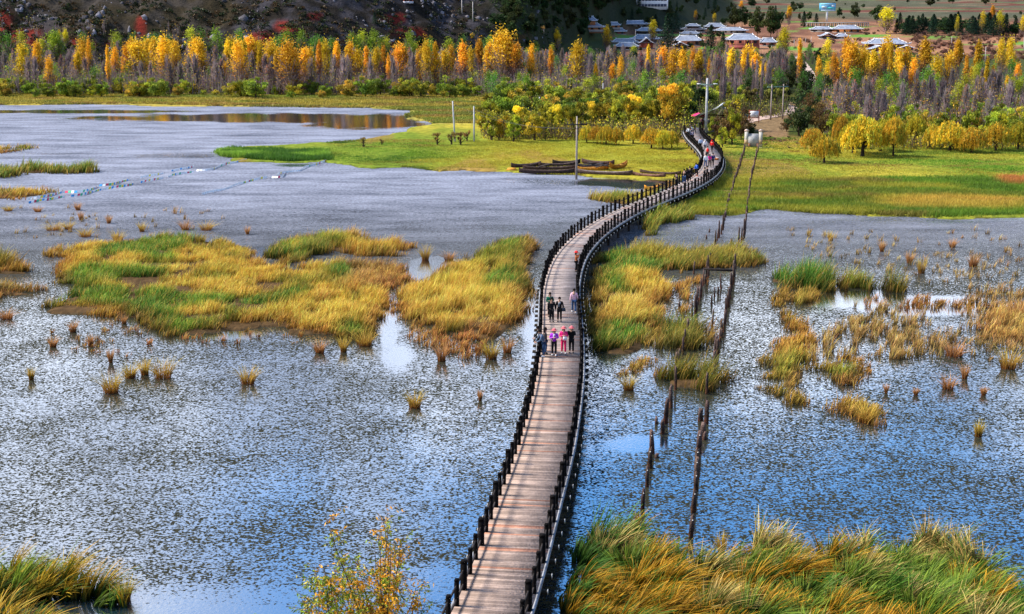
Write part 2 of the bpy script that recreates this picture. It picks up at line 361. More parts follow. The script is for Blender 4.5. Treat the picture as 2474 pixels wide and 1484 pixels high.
mead = np.where(((dy < 300) & (dx < 1250))[:, None], mead * .5 + pal([.34, .25, .07]) * .5, mead)
rs = smooth(.66, .74, fbm(X, Y * .3, 12, 47))[:, None]; mead = mead * (1 - rs * .6) + pal([.26, .12, .05]) * rs * .6
col[:] = mead
# forest floor
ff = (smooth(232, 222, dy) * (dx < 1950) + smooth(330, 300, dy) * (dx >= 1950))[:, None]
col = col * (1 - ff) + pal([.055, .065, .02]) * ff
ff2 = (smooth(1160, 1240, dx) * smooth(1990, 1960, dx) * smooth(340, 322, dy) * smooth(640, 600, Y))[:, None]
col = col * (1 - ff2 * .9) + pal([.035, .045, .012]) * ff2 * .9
# marsh mud
for k, p in ISLW.items():
    s_ = sdist(p, X, Y) > -2.5
    col[s_] = pal([.085, .05, .022]) if k[0] != 'F' else pal([.02, .018, .008])
col[sh < 0] = pal([.04, .035, .02])
# bare soil apron and the village fields
sp_ = inside(np.array([(1795, 292), (1812, 272), (1870, 262), (1915, 245), (1925, 262), (1900, 290), (1905, 330), (1870, 345), (1838, 318), (1800, 320)]), dx, dy) & (Y < 420)
col[sp_] = col[sp_] * .45 + pal([.30, .17, .10]) * .55
far = smooth(560, 620, Y)[:, None] * (dx > 1480)[:, None]
n4 = fbm(X, Y * .4, 24, 59)[:, None]; fld = pal([.15, .07, .045]) * (1 - smooth(.42, .6, n4)) + pal([.30, .15, .085]) * smooth(.42, .6, n4)
gr = smooth(.60, .66, fbm(X, Y, 34, 53))[:, None]; fld = fld * (1 - gr) + pal([.12, .26, .04]) * gr
st = fbm(X * .25, Y, 90, 57)[:, None]; up = smooth(950, 1150, Y)[:, None]
f2 = pal([.075, .065, .05]) * (1 - smooth(.40, .44, st)) + pal([.09, .11, .05]) * smooth(.40, .44, st) * (1 - smooth(.49, .51, st)) + pal([.12, .04, .03]) * smooth(.49, .51, st) * (1 - smooth(.55, .57, st)) + pal([.15, .11, .07]) * smooth(.55, .57, st) * (1 - smooth(.60, .62, st)) + pal([.08, .08, .05]) * smooth(.60, .62, st); f2 = f2 * (.7 + .7 * fbm(X, Y, 9, 58)[:, None])
fld = fld * (1 - up) + f2 * up
col = col * (1 - far) + fld * far
# rocky hill
hh = hillh(X, Y); hk = smooth(.3, 2.0, hh)[:, None]
r1 = fbm(X, Y, 5, 61)[:, None]; r2 = fbm(X, Y, 30, 67)[:, None]
hc = pal([.022, .018, .014]) * (1 - smooth(.44, .64, r1)) + pal([.055, .05, .056]) * smooth(.44, .64, r1)
sc1 = smooth(.5, .62, r2); hc = hc * (1 - sc1 * .5) + pal([.06, .045, .02]) * sc1 * .5
redm = np.zeros(len(X))
for (cx, cy, rx, ry) in [(60, 92, 75, 26), (10, 60, 25, 40), (200, 108, 35, 14), (270, 112, 25, 16), (340, 60, 14, 26), (492, 92, 22, 12), (640, 100, 40, 22), (690, 66, 30, 18),
                         (985, 82, 45, 14), (1000, 106, 60, 12), (955, 45, 30, 14), (760, 40, 18, 8), (1240, 92, 50, 8)]:
    redm = np.maximum(redm, smooth(1.25, .6, np.hypot((dx - cx) / rx, (dy - cy) / ry) + 1.1 * (fbm(X, Y, 6, 71) - .5)))
redm = redm[:, None] * .95; hc = hc * .75; hc = hc * (1 - redm) + pal([.14, .018, .012]) * redm * (.5 + 1.0 * fbm(X, Y, 4, 73)[:, None])
fo = smooth(1150, 1260, dx)[:, None]; hc = hc * (1 - fo * .7) + pal([.03, .04, .015]) * fo * .7
col = col * (1 - hk) + hc * hk
hill = (hh > .6)
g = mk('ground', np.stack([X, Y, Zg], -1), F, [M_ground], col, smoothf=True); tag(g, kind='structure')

# water sheet
us2 = np.linspace(-0.9, 0.9, 420); ys2 = np.geomspace(43, 420, 330)
X, Y, F = fan(us2, ys2); dx, dy = proj(X, Y, X * 0)
weed = np.full(len(X), 0.508) + .02 * smooth(760, 600, dy)
grey = smooth(720, 430, dy)
weed = weed + smooth(560, 430, dy) * .10
weed = weed + .02 * smooth(1000, 700, dy)
# thinner weed in the near water, patchy
weed -= .035 * smooth(1330, 1470, dy) * (dx < 1050)
weed += .008 * smooth(900, 1000, dy) * (dx > 1420)
def blob(cx, cy, rx, ry, v, soft=.5):
    global weed
    r = np.hypot((dx - cx) / rx, (dy - cy) / ry) + .9 * (fbm(X, Y, 4, 77) - .5)
    weed = weed + v * smooth(1 + soft, 1 - soft, r)
for b in [(1045, 655, 60, 32, -.40, .3), (630, 612, 14, 10, -.4), (940, 800, 16, 60, -.25), (960, 860, 40, 30, -.2), (2040, 722, 110, 16, -.30), (2250, 742, 130, 20, -.34),
          (1540, 1072, 60, 16, -.22), (1480, 1090, 70, 26, -.05), (600, 1450, 330, 30, -.06), (480, 1484, 300, 14, -.2), (1060, 1410, 60, 50, -.06),
          (1440, 1240, 50, 60, -.03), (560, 808, 60, 12, -.2), (1290, 800, 20, 90, -.16),
          (1560, 444, 90, 12, -.55), (1640, 450, 50, 14, -.55), (1470, 440, 60, 8, -.4), (1350, 440, 120, 10, -.12), (640, 285, 420, 9, -.40), (150, 270, 260, 4, -.35), (880, 300, 130, 12, -.35),
          (420, 376, 120, 6, -.14), (720, 400, 60, 5, -.2), (120, 372, 80, 3, -.12), (640, 1180, 300, 60, -.012), (1010, 1250, 150, 140, -.012)]:
    blob(*b)
wtr = mk('water', np.stack([X, Y, X * 0], -1), F, [M_water], attrs={'weed': weed, 'mat_grey': grey}); tag(wtr, kind='structure')

# footpath
def ribbon(name, pts, wid, mat, colr, lift=.05, thick=0.0):
    pts = np.array(pts, float); V = []; F = []
    for i in range(len(pts)):
        d = pts[min(i + 1, len(pts) - 1)] - pts[max(i - 1, 0)]; nrm = np.array([-d[1], d[0]]); nrm /= np.linalg.norm(nrm)
        for s_ in (-1, 0, 1):
            q = pts[i] + nrm * s_ * wid / 2 * (1 + .15 * math.sin(i * 2.1)); V.append((q[0], q[1], Z(q[0], q[1]) + lift + .1))
    for i in range(len(pts) - 1):
        for s_ in (0, 1): F.append((i * 3 + s_, i * 3 + s_ + 1, i * 3 + 4 + s_, i * 3 + 3 + s_))
    b = MB(); b.add(V, F, colr); return b.build(name, mat)
def curve(pts, step):
    pts = np.array(pts, float); out_ = []
    for i in range(len(pts) - 1):
        p0 = pts[max(i - 1, 0)]; p1 = pts[i]; p2 = pts[i + 1]; p3 = pts[min(i + 2, len(pts) - 1)]
        n = max(2, int(np.linalg.norm(p2 - p1) / step) + 1)
        for k in range(n):
            t = k / n; out_.append(.5 * ((2 * p1) + (-p0 + p2) * t + (2 * p0 - 5 * p1 + 4 * p2 - p3) * t * t + (-p0 + 3 * p1 - 3 * p2 + p3) * t ** 3))
    out_.append(pts[-1]); return np.array(out_)
pp = curve([P(x, y, .2)[:2] for x, y in [(1735, 300), (1790, 297), (1815, 291), (1850, 284), (1885, 277), (1905, 270), (1908, 262), (1890, 254), (1880, 247)]], 2.0)
tag(ribbon('footpath', pp, 3.4, M_ground, (.46, .33, .27), .07), kind='structure')
pp = curve([P(x, y, .3)[:2] for x, y in [(1935, 226), (1950, 205), (1962, 190), (1958, 180), (1948, 165), (1936, 150), (1925, 138)]], 6.0)
tag(ribbon('dirt_track', pp, 2.6, M_ground, (.42, .32, .27), .12), kind='structure')

# ------------------------------------------------------------------ the footbridge
DZ = 1.50
BL = [(1085, 1495), (1106, 1450), (1123, 1401), (1138, 1362), (1155, 1324), (1168, 1286), (1191, 1225), (1213, 1166), (1238, 1113), (1254.6, 1066), (1265, 1021), (1275, 981), (1286, 946),
      (1293, 912), (1299, 878), (1303, 830), (1305, 780), (1306, 740), (1306.5, 705), (1310, 687), (1317, 660), (1326, 637), (1335, 617.6), (1358.8, 594.7), (1371, 582), (1392, 563),
      (1408.4, 552.6), (1434, 536), (1462.8, 520.7), (1492, 506), (1526.8, 493), (1558, 481), (1590, 469), (1630, 452.5), (1667, 433), (1683, 420), (1694, 406), (1698.5, 394), (1699.5, 382),
      (1696, 368), (1685, 352), (1670, 338), (1661, 326), (1658, 315), (1662, 308)]
BR = [(1268, 1500), (1295, 1452), (1306, 1405), (1315, 1367), (1324, 1328), (1341, 1259), (1355, 1198), (1369, 1145), (1380, 1098), (1389, 1052), (1395, 1009), (1401, 972), (1405, 930), (1407, 890),
      (1407, 859), (1404, 815), (1401.5, 775), (1397, 740), (1395, 707), (1397, 680), (1403, 655), (1411.5, 630), (1423, 606), (1442, 583), (1455, 571), (1476.5, 553.3), (1499.3, 538), (1525, 522.5),
      (1552, 508), (1584, 494), (1618.3, 480.5), (1655.3, 465), (1692, 448), (1711.5, 435.4), (1729.3, 423), (1740, 409), (1744, 395), (1743, 382), (1735, 370), (1720, 358), (1700, 342), (1687, 327), (1681, 314), (1680, 307)]
lw_ = np.array([P(x, y, DZ)[:2] for x, y in BL]); rw_ = np.array([P(x, y, DZ)[:2] for x, y in BR])
def resamp(p, n=None, step=None):
    s = np.concatenate([[0], np.cumsum(np.linalg.norm(np.diff(p, axis=0), axis=1))])
    t = np.linspace(0, s[-1], n) if n else np.arange(0, s[-1], step)
    return np.stack([np.interp(t, s, p[:, 0]), np.interp(t, s, p[:, 1])], -1)
def smooth_line(p, k, it=1):
    for _ in range(it):
        q = p.copy()
        for i in range(1, len(p) - 1):
            a = max(0, i - k); b = min(len(p) - 1, i + k); h = min(i - a, b - i); q[i] = p[i - h:i + h + 1].mean(0)
        p = q
    return p
ld = resamp(lw_, 900); rd = resamp(rw_, 900)
mid = []
for q in ld:
    j = np.argmin(((rd - q) ** 2).sum(1)); mid.append((q + rd[j]) / 2)
for q in rd:
    j = np.argmin(((ld - q) ** 2).sum(1)); mid.append((q + ld[j]) / 2)
mid = np.array(mid); arr = (mid[:900] + mid[900:]) / 2
CL = smooth_line(resamp(arr, step=.5), 7, 2)
d0 = CL[0] - CL[6]; d0 /= np.linalg.norm(d0)
CL = np.concatenate([[CL[0] + d0 * k for k in np.arange(7, 0, -.5)], CL])      # runs on towards the viewer's shore
CL = resamp(CL, step=.25)
T = np.gradient(CL, axis=0); T /= np.linalg.norm(T, axis=1)[:, None]; NR = np.stack([T[:, 1], -T[:, 0]], -1)   # NR to the right
S = np.arange(len(CL)) * .25; LEN = S[-1]
def at(s, off=0.0, z=DZ):
    x = np.interp(s, S, CL[:, 0]); y = np.interp(s, S, CL[:, 1]); nx = np.interp(s, S, NR[:, 0]); ny = np.interp(s, S, NR[:, 1]); n = math.hypot(nx, ny)
    return np.array([x + nx / n * off, y + ny / n * off, z]), math.atan2(nx, -ny) - 0  # direction angle of travel
HW = 1.36
b0, _ = at(0)
bridge = empty('footbridge', (b0[0], b0[1], 0), 0, 'long winding wooden footbridge on piles with black post railings crossing the marsh', 'footbridge')
def rel(o): o.parent = bridge; o.matrix_parent_inverse = Matrix.Translation(-bridge.location); return o
b = MB(); s = 0.05; rr = random.Random(3)
while s < LEN - .1:
    wd_ = rr.choice([.15, .16, .17, .18, .2]); p, a = at(s + wd_ / 2); f = rr.uniform(.6, 1.25); age = smooth(20, 90, s)
    c = np.array([.345, .25, .205]) * (1 - age) + np.array([.32, .265, .25]) * age
    if rr.random() < .05: c = np.array([.42, .20, .13])
    if rr.random() < .04: f *= .55
    pz = DZ - .03 + rr.uniform(-.004, .004); e = rr.uniform(-.015, .015)
    b.box((p[0] + NR[0][0] * e, p[1], pz), (2 * HW + .22 + rr.uniform(-.04, .04), wd_ - rr.uniform(.008, .022), .05), a + math.pi / 2 + rr.uniform(-.004, .004), col=c * f); s += wd_
rel(b.build('deck', M_deck))
# long beams under the boards: grey outer edge beams
for sd_ in (-1, 1):
    b = MB(); st = np.arange(0, LEN, 1.5); st = np.append(st, LEN)
    for i in range(len(st) - 1):
        p, _ = at(st[i], sd_ * (HW + .17), DZ - .06); q, _ = at(st[i + 1], sd_ * (HW + .17), DZ - .06); f = rr.uniform(.8, 1.15)
        b.bar(p, q, .10, .15, (.30 * f, .31 * f, .34 * f))
    rel(b.build('edge_beam', M_conc))
    b = MB()
    for i in range(len(st) - 1):
        p, _ = at(st[i], sd_ * (HW - .02), DZ - .37); q, _ = at(st[i + 1], sd_ * (HW - .02), DZ - .37); b.bar(p, q, .12, .62, (.008, .007, .006))  # beam deepened and near black, filling in shade and reflection below the deck edge
    rel(b.build('shade_girder', M_dark))
# rails
SP = 1.52; ns_ = int(LEN / SP)
for sd_ in (-1, 1):
    for zr, hh_ in ((.80, .075), (.24, .07)):
        b = MB()
        for i in range(ns_ - 1):
            p, _ = at(.4 + i * SP, sd_ * HW, DZ + zr + rr.uniform(-.01, .01)); q, _ = at(.4 + (i + 1) * SP, sd_ * HW, DZ + zr + rr.uniform(-.01, .01)); b.bar(p, q, .06, hh_, (.05, .042, .04))
        rel(b.build('rail', M_dark))
def post_mesh(wd_, ht, nm):
    b = MB(); h = wd_ / 2; k = h * .86
    prof = [(h, -.25), (h, ht - .16), (k, ht - .14), (k, ht - .11), (h, ht - .09), (h, ht - .03), (h * .8, ht)]
    V = [(a * r, c * r, z) for r, z in prof for a, c in ((-1, -1), (1, -1), (1, 1), (-1, 1))]
    Fq = [(i * 4 + j, i * 4 + (j + 1) % 4, i * 4 + 4 + (j + 1) % 4, i * 4 + 4 + j) for i in range(len(prof) - 1) for j in range(4)] + [tuple(range(len(prof) * 4 - 4, len(prof) * 4))]
    b.add(V, Fq, (.007, .006, .006)); return b.build(nm, M_dark, link=False)
pm_w = post_mesh(.235, 1.20, 'rail_post_wide'); pm_n = post_mesh(.165, 1.08, 'rail_post_narrow')
posts = []
for i in range(ns_):
    for sd_ in (-1, 1):
        p, a = at(.4 + i * SP, sd_ * HW, DZ); posts.append((p, a, pm_w if (i + (sd_ > 0)) % 3 == 0 else pm_n))
vis = [q for q in posts if q[0][1] > 47]; vis.sort(key=lambda q: q[0][1]); near = vis[:100]; rest = vis[100:]
for p, a, m in near:
    o = bpy.data.objects.new('rail_post', m); C.objects.link(o); o.location = p; o.rotation_euler = (rr.uniform(-.02, .02), rr.uniform(-.02, .02), a); rel(o)
def join(items, name, mat, kind=None):
    b = MB(); VV = []; FF = []; CC = []; n = 0
    for p, a, m in items:
        v = np.empty(len(m.vertices) * 3, np.float32); m.vertices.foreach_get('co', v); v = v.reshape(-1, 3)
        cr, sr = math.cos(a), math.sin(a); v = v @ np.array([[cr, sr, 0], [-sr, cr, 0], [0, 0, 1]]) + p
        VV.append(v); f = [list(x.vertices) for x in m.polygons]; FF += [[i + n for i in y] for y in f if len(y) == 4]; n += len(v)
    V = np.concatenate(VV); o = mk(name, V, np.array(FF), mat, np.tile([.007, .006, .006], (len(V), 1)))
    if kind: o['kind'] = kind
    return o
if rest: rel(join(rest, 'rail_post', M_dark, 'stuff'))
# cross beams (pale cut ends stick out) and the piles that carry them
b = MB(); b.box((0, 0, 0), (2 * HW + .9, .15, .17), col=(.03, .025, .02))
for sx in (-1, 1): b.box((sx * (HW + .46), 0, 0), (.03, .16, .18), col=(.62, .60, .58))
xb = b.build('cross_beam', M_conc, link=False); k = 0; far_x = []
for i in range(int(LEN / 1.52)):
    p, a = at(.4 + i * 1.52 + .7, 0, DZ - .235)
    if p[1] < 50: continue
    if k < 100: o = bpy.data.objects.new('cross_beam', xb); C.objects.link(o); o.location = p; o.rotation_euler = (0, 0, a + math.pi / 2); rel(o); k += 1
    else: far_x.append((p, a + math.pi / 2, xb))
if far_x:
    o = join(far_x, 'cross_beam', M_conc, 'stuff'); rel(o); ca = o.data.color_attributes['Col']
    cc = np.tile(np.concatenate([np.tile([.03, .025, .02, 1], 8), np.tile([.62, .60, .58, 1], 16)]), len(far_x)); ca.data.foreach_set('color', cc)
b = MB(); b.tube([(0, 0, -1.9), (0, 0, .0)], [.13, .12], 8, (.05, .04, .035)); pil = b.build('pile', M_wood, link=False)
for i in range(int(LEN / 4.56)):
    for sd_ in (-1, 1):
        p, a = at(.4 + i * 4.56 + .7, sd_ * (HW - .1), DZ - .3)
        if p[1] < 50: continue
        o = bpy.data.objects.new('pile', pil); C.objects.link(o); o.location = p; rel(o)

# ------------------------------------------------------------------ rows of old piles
ORD = ['nearest', 'second', 'third', 'fourth', 'fifth', 'sixth', 'seventh', 'eighth', 'ninth', 'tenth', 'eleventh', 'twelfth', 'thirteenth', 'fourteenth', 'fifteenth', 'sixteenth', 'seventeenth', 'eighteenth']
def pile_mesh(seed):
    r_ = random.Random(seed); b = MB(); n = 7; m = 6; V = []; ph = [r_.uniform(.75, 1.2) for _ in range(n)]
    for i in range(m + 1):
        z = i / m; lx = r_.uniform(-.012, .012); ly = r_.uniform(-.012, .012)
        for k in range(n):
            t = 2 * math.pi * k / n; rad = .125 * ph[k] * (1 - .28 * z) * r_.uniform(.92, 1.08); zz = z
            if i == m: zz = 1 + r_.uniform(-.10, .08); rad *= .8
            V.append((lx + rad * math.cos(t), ly + rad * math.sin(t) * .9, zz))
    F_ = [(i * n + k, i * n + (k + 1) % n, i * n + n + (k + 1) % n, i * n + n + k) for i in range(m) for k in range(n)]
    V.append((0, 0, .93)); F_ += [(m * n + k, m * n + (k + 1) % n, len(V) - 1) for k in range(n)]
    cz = [np.array([.045, .028, .024]) + np.array([.15, .10, .085]) * max(0, v[2] - .35) + (np.array([.05, .012, .0]) if v[2] < .45 else 0) for v in V]
    b.V.append(np.array(V)); b.c.append(np.array(cz)); b.n = len(V)
    for q in F_: b.F.setdefault(len(q), []).append(list(q))
    return b.build('old_pile', M_wood, link=False)
PM = [pile_mesh(s_) for s_ in range(6)]
hole = MB().tube([(0, -.105, 0), (0, -.125, 0)], [.03, .03], 8, (.75, .72, .68)).build('peg_hole', M_paint, link=False)
def old_pile(x, y, hD, label, fat=1.0, wet=0.0, hole_=False):
    p = P(x, y, 0.0); ht = hD * p[1] / FD * 1.0 / .95
    o = bpy.data.objects.new('old_pile', PM[rr.randrange(6)]); C.objects.link(o)
    ht *= (.80 if y > 960 else .9); fat *= (1.15 if y > 960 else .85)
    o.location = (p[0], p[1], -.25); o.scale = (fat, fat, ht + .25); o.rotation_euler = (rr.uniform(-.05, .05), rr.uniform(-.05, .05), rr.uniform(0, 6.28))
    if y > 1080 and hD > 50:
        h_ = bpy.data.objects.new('peg_hole', hole); C.objects.link(h_); h_.parent = o; o.rotation_euler[2] = 0; h_.location = (0, 0, .86); h_.scale = (1, 1, 1 / (ht + .25))
    tag(o, label, 'pile', 'rotten wooden piles of the old bridge')
    return o
LROW = [(1540, 1285, 62), (1551.5, 1234, 71), (1563, 1176, 65), (1569, 1131, 65), (1574, 1096, 70), (1599.6, 1048, 43), (1607.6, 1024, 74), (1620.4, 985, 70),
        (1631.6, 942, 62), (1635.4, 897, 50), (1649.2, 857, 44), (1654.7, 839, 48), (1661, 820, 52), (1671.7, 765, 40), (1680.7, 762, 56), (1684.5, 736, 50), (1693.5, 717, 46), (1696.7, 692, 42),
        (1706, 679, 56), (1711.7, 666, 54), (1714.5, 642, 34), (1719.8, 618, 32), (1727.8, 589, 35), (1735.8, 576, 44), (1745.4, 557, 38)]
RROW = [(1668.5, 1301, 74), (1675, 1238, 72), (1681.3, 1186, 60), (1680, 1157, 64), (1685, 1134, 68), (1685.5, 1096, 72), (1699, 1060, 48), (1692.5, 1017, 40), (1705.3, 1024, 68), (1706, 952, 60),
        (1724.5, 922, 46), (1726, 884, 42), (1727, 852, 40), (1733.6, 857, 42), (1738.3, 826, 34), (1742.2, 807, 42), (1747.6, 804, 58), (1753.4, 765, 58), (1758.8, 743, 52), (1764, 704, 50),
        (1771, 688, 64), (1775.8, 650, 40), (1780, 622, 34), (1783.8, 592, 46), (1790.2, 587, 40), (1796.7, 576, 52)]
def interp_row(pts, n):
    pts = np.array(pts, float); Yv = np.array([P(a, b)[1] for a, b in pts]); Yt = np.linspace(Yv[0], Yv[-1], n)[1:]
    return [(float(np.interp(t, Yv, pts[:, 0])), float(np.interp(t, Yv, pts[:, 1])), rr.uniform(15, 24)) for t in Yt]
LFAR = interp_row([(1745.4, 557), (1758, 497), (1769, 466), (1776, 437), (1786, 408), (1795, 381), (1798, 364)], 34)
RFAR = interp_row([(1796.7, 576), (1806, 497), (1811.7, 454), (1817, 426), (1824, 392), (1830, 364)], 34)
for nm, row in (('left', LROW), ('right', RROW)):
    rs_ = sorted(row, key=lambda q: -q[1])
    for a_, c_ in zip(rs_, rs_[1:]):
        if a_[1] < 960 and a_[1] - c_[1] > 9: old_pile((a_[0] + c_[0]) / 2 + rr.uniform(-3, 3), (a_[1] + c_[1]) / 2, min(a_[2], c_[2]) * rr.uniform(.45, .9), 'broken shorter pile filling a gap in the middle stretch of the %s row' % nm, rr.uniform(.7, 1.1))
for nm, row, fr_ in (('left', LROW, LFAR), ('right', RROW, RFAR)):
    for i, (x, y, h) in enumerate(row):
        lab = ('weathered brown pile standing in water, %s from the near end of the %s row' % (ORD[i], nm)) if i < 18 else 'dark pile among reeds around the crossbar, %s row of old piles' % nm
        old_pile(x, y, h, lab, rr.uniform(.85, 1.2))
    for (x, y, h) in fr_: old_pile(x + rr.uniform(-1, 1), y, h, 'short dark pile in the far stretch of the %s row across the meadow' % nm, rr.uniform(.9, 1.4))
for x, y, h, lab in [(1586.7, 1105, 14, 'short rotten stump in open water beside the left pile row'), (1585, 1024, 22, 'short split stump left of the left pile row'), (1702, 1062, 26, 'thick orange brown stump against the right pile row'),
                     (1719.8, 794, 50, 'lower reddish pile standing between the two rows'), (1719.8, 737, 26, 'thin reddish pile between the rows, nearer of the pair below the crossbar'),
                     (1726, 716, 24, 'leaning thin pile between the rows, left of its twin'), (1734.8, 714, 24, 'thin upright pile between the rows, right of its twin'), (1741.5, 698, 40, 'reddish pile just below the crossbar between the rows'),
                     (1674.9, 663, 34, 'lone pile left of the rows at the reed edge'), (1649, 709, 16, 'black stub in straw coloured grass, upper of two'), (1641, 743, 14, 'black stub in straw coloured grass, lower of two'),
                     (1713, 562, 10, 'tiny stump in grey water left of the rows, right one'), (1707, 578, 12, 'tiny stump in grey water left of the rows, left one'), (1766, 588, 12, 'tiny stump between the rows beyond the crossbar'),
                     (1845, 1330, 30, 'slim rotten stake behind the near right grass bank')]:
    old_pile(x, y, h, lab, .9 if h > 20 else 1.1)
pa = P(1706, 643 + 36); pb = P(1767, 647 + 36); b = MB(); b.bar((pa[0] - .3, pa[1], 1.05), (pb[0] + .3, pb[1] + .3, .98), .16, .18, (.035, .028, .026))
tag(b.build('crossbar', M_wood), 'dark horizontal beam joining the two rows of old piles', 'beam')
for x0, y0, x1, y1, wd_, c, lab in [(1737, 437, 1792, 437, .5, (.17, .09, .07), 'reddish plank lying on the meadow, farthest of three'), (1717, 461, 1839, 465, .35, (.20, .11, .08), 'long reddish plank lying across both pile rows on the meadow'),
                                    (1740, 468, 1810, 470, .25, (.08, .05, .04), 'dark beam lying just below the long reddish plank'), (1688, 475, 1757, 476, .6, (.30, .38, .42), 'pale blue grey plank lying by the bridge on the meadow')]:
    a_ = P(x0, y0, .25); c_ = P(x1, y1, .25); b = MB(); b.bar(a_, c_, wd_, .22, c); tag(b.build('plank', M_wood), lab, 'plank')

# ------------------------------------------------------------------ dugout boats
def boat(x0, y0, x1, y1, label, wd_=.9, ht=.55, colr=(.07, .045, .04), inner=(.13, .09, .08), z=0.05, bow=.35, tilt=0.0, grp='old dugout boats drawn up at the shore', planks=2):
    a_ = P(x0, y0, z); c_ = P(x1, y1, z); a_[2] = z; Ln = np.linalg.norm(c_ - a_); ang = math.atan2(c_[1] - a_[1], c_[0] - a_[0])
    m = 14; rows = []; outer = []
    for i in range(m + 1):
        t = i / m * 2 - 1; f = max(0.06, 1 - abs(t) ** 3.2); hw = wd_ / 2 * f; rise = bow * abs(t) ** 3; x = t * Ln / 2
        outer.append([(x, -hw, ht + rise), (x, -hw * .85, ht * .45 + rise * .8), (x, -hw * .4, rise * .7), (x, hw * .4, rise * .7), (x, hw * .85, ht * .45 + rise * .8), (x, hw, ht + rise)])
    V = []; F_ = []; n = 12
    for i, r_ in enumerate(outer):
        V += r_; x = r_[0][0]; f = max(.02, abs(r_[0][1]) - .07); rise = r_[2][2]
        V += [(x * .985, f, r_[5][2] - .01), (x * .985, f * .85, ht * .5 + rise), (x * .985, f * .4, .10 + rise), (x * .985, -f * .4, .10 + rise), (x * .985, -f * .85, ht * .5 + rise), (x * .985, -f, r_[0][2] - .01)]
    for i in range(m):
        for k in range(n): F_.append((i * n + k, i * n + n + k, i * n + n + (k + 1) % n, i * n + (k + 1) % n))
    F_ += [tuple(range(6)) , tuple(m * n + k for k in range(6))[::-1]]
    col = np.array([colr if (i % n) < 6 else inner for i in range(len(V))])
    t_ = empty('dugout_boat', ((a_[0] + c_[0]) / 2, (a_[1] + c_[1]) / 2, z), ang, label, 'boat', grp)
    t_.rotation_euler[0] = tilt
    b = MB(); b.add(V, F_); b.c = [col]; b.build('hull', M_wood, t_)
    for k in range(planks):
        xx = Ln * (-.22 + .4 * k); b = MB(); b.box((xx, 0, ht * .9), (.22, wd_ * .92, .05), col=np.array(inner) * 1.3); b.build('thwart', M_wood, t_)
    return t_
OR = (.62, .27, .03); ORI = (.52, .26, .06)
boat(1253, 421, 1392, 421, 'long dark weathered boat at the water edge, front left of the pile')
boat(1388, 422, 1528, 427, 'pale grey brown long boat at the water edge, front right of the pole', inner=(.22, .18, .16))
boat(1262, 414, 1400, 412, 'reddish brown boat just behind the front left boat', colr=(.10, .06, .05))
boat(1234, 408, 1306, 404, 'dark boat with an orange painted prow at the left end of the pile')
pr = P(1236, 407, .9); b = MB(); b.box((pr[0], pr[1], .80), (1.6, .45, .35), 0, OR, taper=.6); 
b.build('prow_cap', M_paint); bpy.data.objects['prow_cap'].parent = bpy.data.objects['dugout_boat.003']
bpy.context.view_layer.update(); bpy.data.objects['prow_cap'].matrix_parent_inverse = bpy.data.objects['dugout_boat.003'].matrix_world.inverted()
boat(1300, 406, 1396, 403, 'dark brown boat in the middle row behind the reddish boat')
boat(1392, 411, 1460, 405, 'grey bleached boat right of the pole, in the middle row', colr=(.14, .12, .13), inner=(.2, .18, .18))
boat(1404, 397, 1484, 401, 'rearmost dark red boat at the top right of the pile', colr=(.10, .055, .045), z=.35)
boat(1334, 400, 1402, 398, 'short broken black boat behind the middle row', colr=(.03, .025, .022), z=.2)
boat(1392, 416, 1470, 412, 'orange painted boat just right of the pole', colr=OR, inner=ORI)
boat(1472, 411, 1515, 405, 'orange painted boat with raised bow at the right of the pile', colr=OR, inner=ORI, bow=.6, z=.2)
boat(1524, 426, 1608, 431, 'reddish brown boat trailing right of the pile along the shore', colr=(.16, .08, .06), inner=(.2, .1, .07), ht=.4)
boat(1545, 421, 1645, 426, 'long low brown boat nearest the bridge on the shore', colr=(.12, .07, .05), ht=.4)
boat(1556, 464, 1594, 461, 'yellow orange boat half hidden behind the bridge railing', colr=OR, inner=ORI)
for x0, y0, x1, y1, lab in [(1395, 398, 1440, 394, 'broken dark timber on top of the boat pile'), (1420, 392, 1470, 402, 'slanting grey plank on the rear boats'), (1330, 396, 1300, 404, 'short pale plank lying on the left boats'), (1440, 404, 1476, 396, 'dark pole leaning over the right boats')]:
    b = MB(); b.bar(P(x0, y0, .75), P(x1, y1, .95), .35, .12, (.06, .045, .04)); tag(b.build('timber', M_wood), lab, 'timber')

# ------------------------------------------------------------------ poles
def pole(x, yb, yt, label, r0=.17, arms=None, colr=(.46, .46, .47), lean=0.0, lamp=False):
    p = G(x, yb); ht = (yb - yt) * p[1] / FD / .97 + .1; t_ = empty('utility_pole', (p[0], p[1], p[2] - .15), 0, label, 'pole', 'utility poles'); t_.rotation_euler[1] = lean
    b = MB(); b.tube([(0, 0, -.6), (0, 0, ht * .5), (0, 0, ht)], [r0, r0 * .85, r0 * .65], 10, colr); b.build('shaft', M_conc, t_, True)
    if arms:
        wd_, zz, c = arms; b = MB(); b.bar((-wd_, -.16, ht - zz), (wd_, -.16, ht - zz), .12, .14, c); b.bar((-wd_ * .6, -.16, ht - zz - .02), (0, -.16, ht - zz - .6), .05, .05, c); b.bar((wd_ * .6, -.16, ht - zz - .02), (0, -.16, ht - zz - .6), .05, .05, c); b.build('crossarm', M_dark, t_)
        for xx in (-wd_ * .95, -wd_ * .45, wd_ * .45, wd_ * .95):
            b = MB(); b.tube([(xx, -.16, ht - zz + .05), (xx, -.16, ht - zz + .3)], [.07, .05], 6, (.05, .045, .045)); b.build('insulator', M_paint, t_)
    return t_, ht
pole(1099, 344, 248, 'pale concrete pole leaning slightly, left of the pair beside the bare shrubs', lean=-.05)
pole(1145, 344, 260, 'pale concrete pole, right of the pair beside the bare shrubs')
pole(1268, 268, 234, 'distant short pole at the left edge of the yellow thicket')
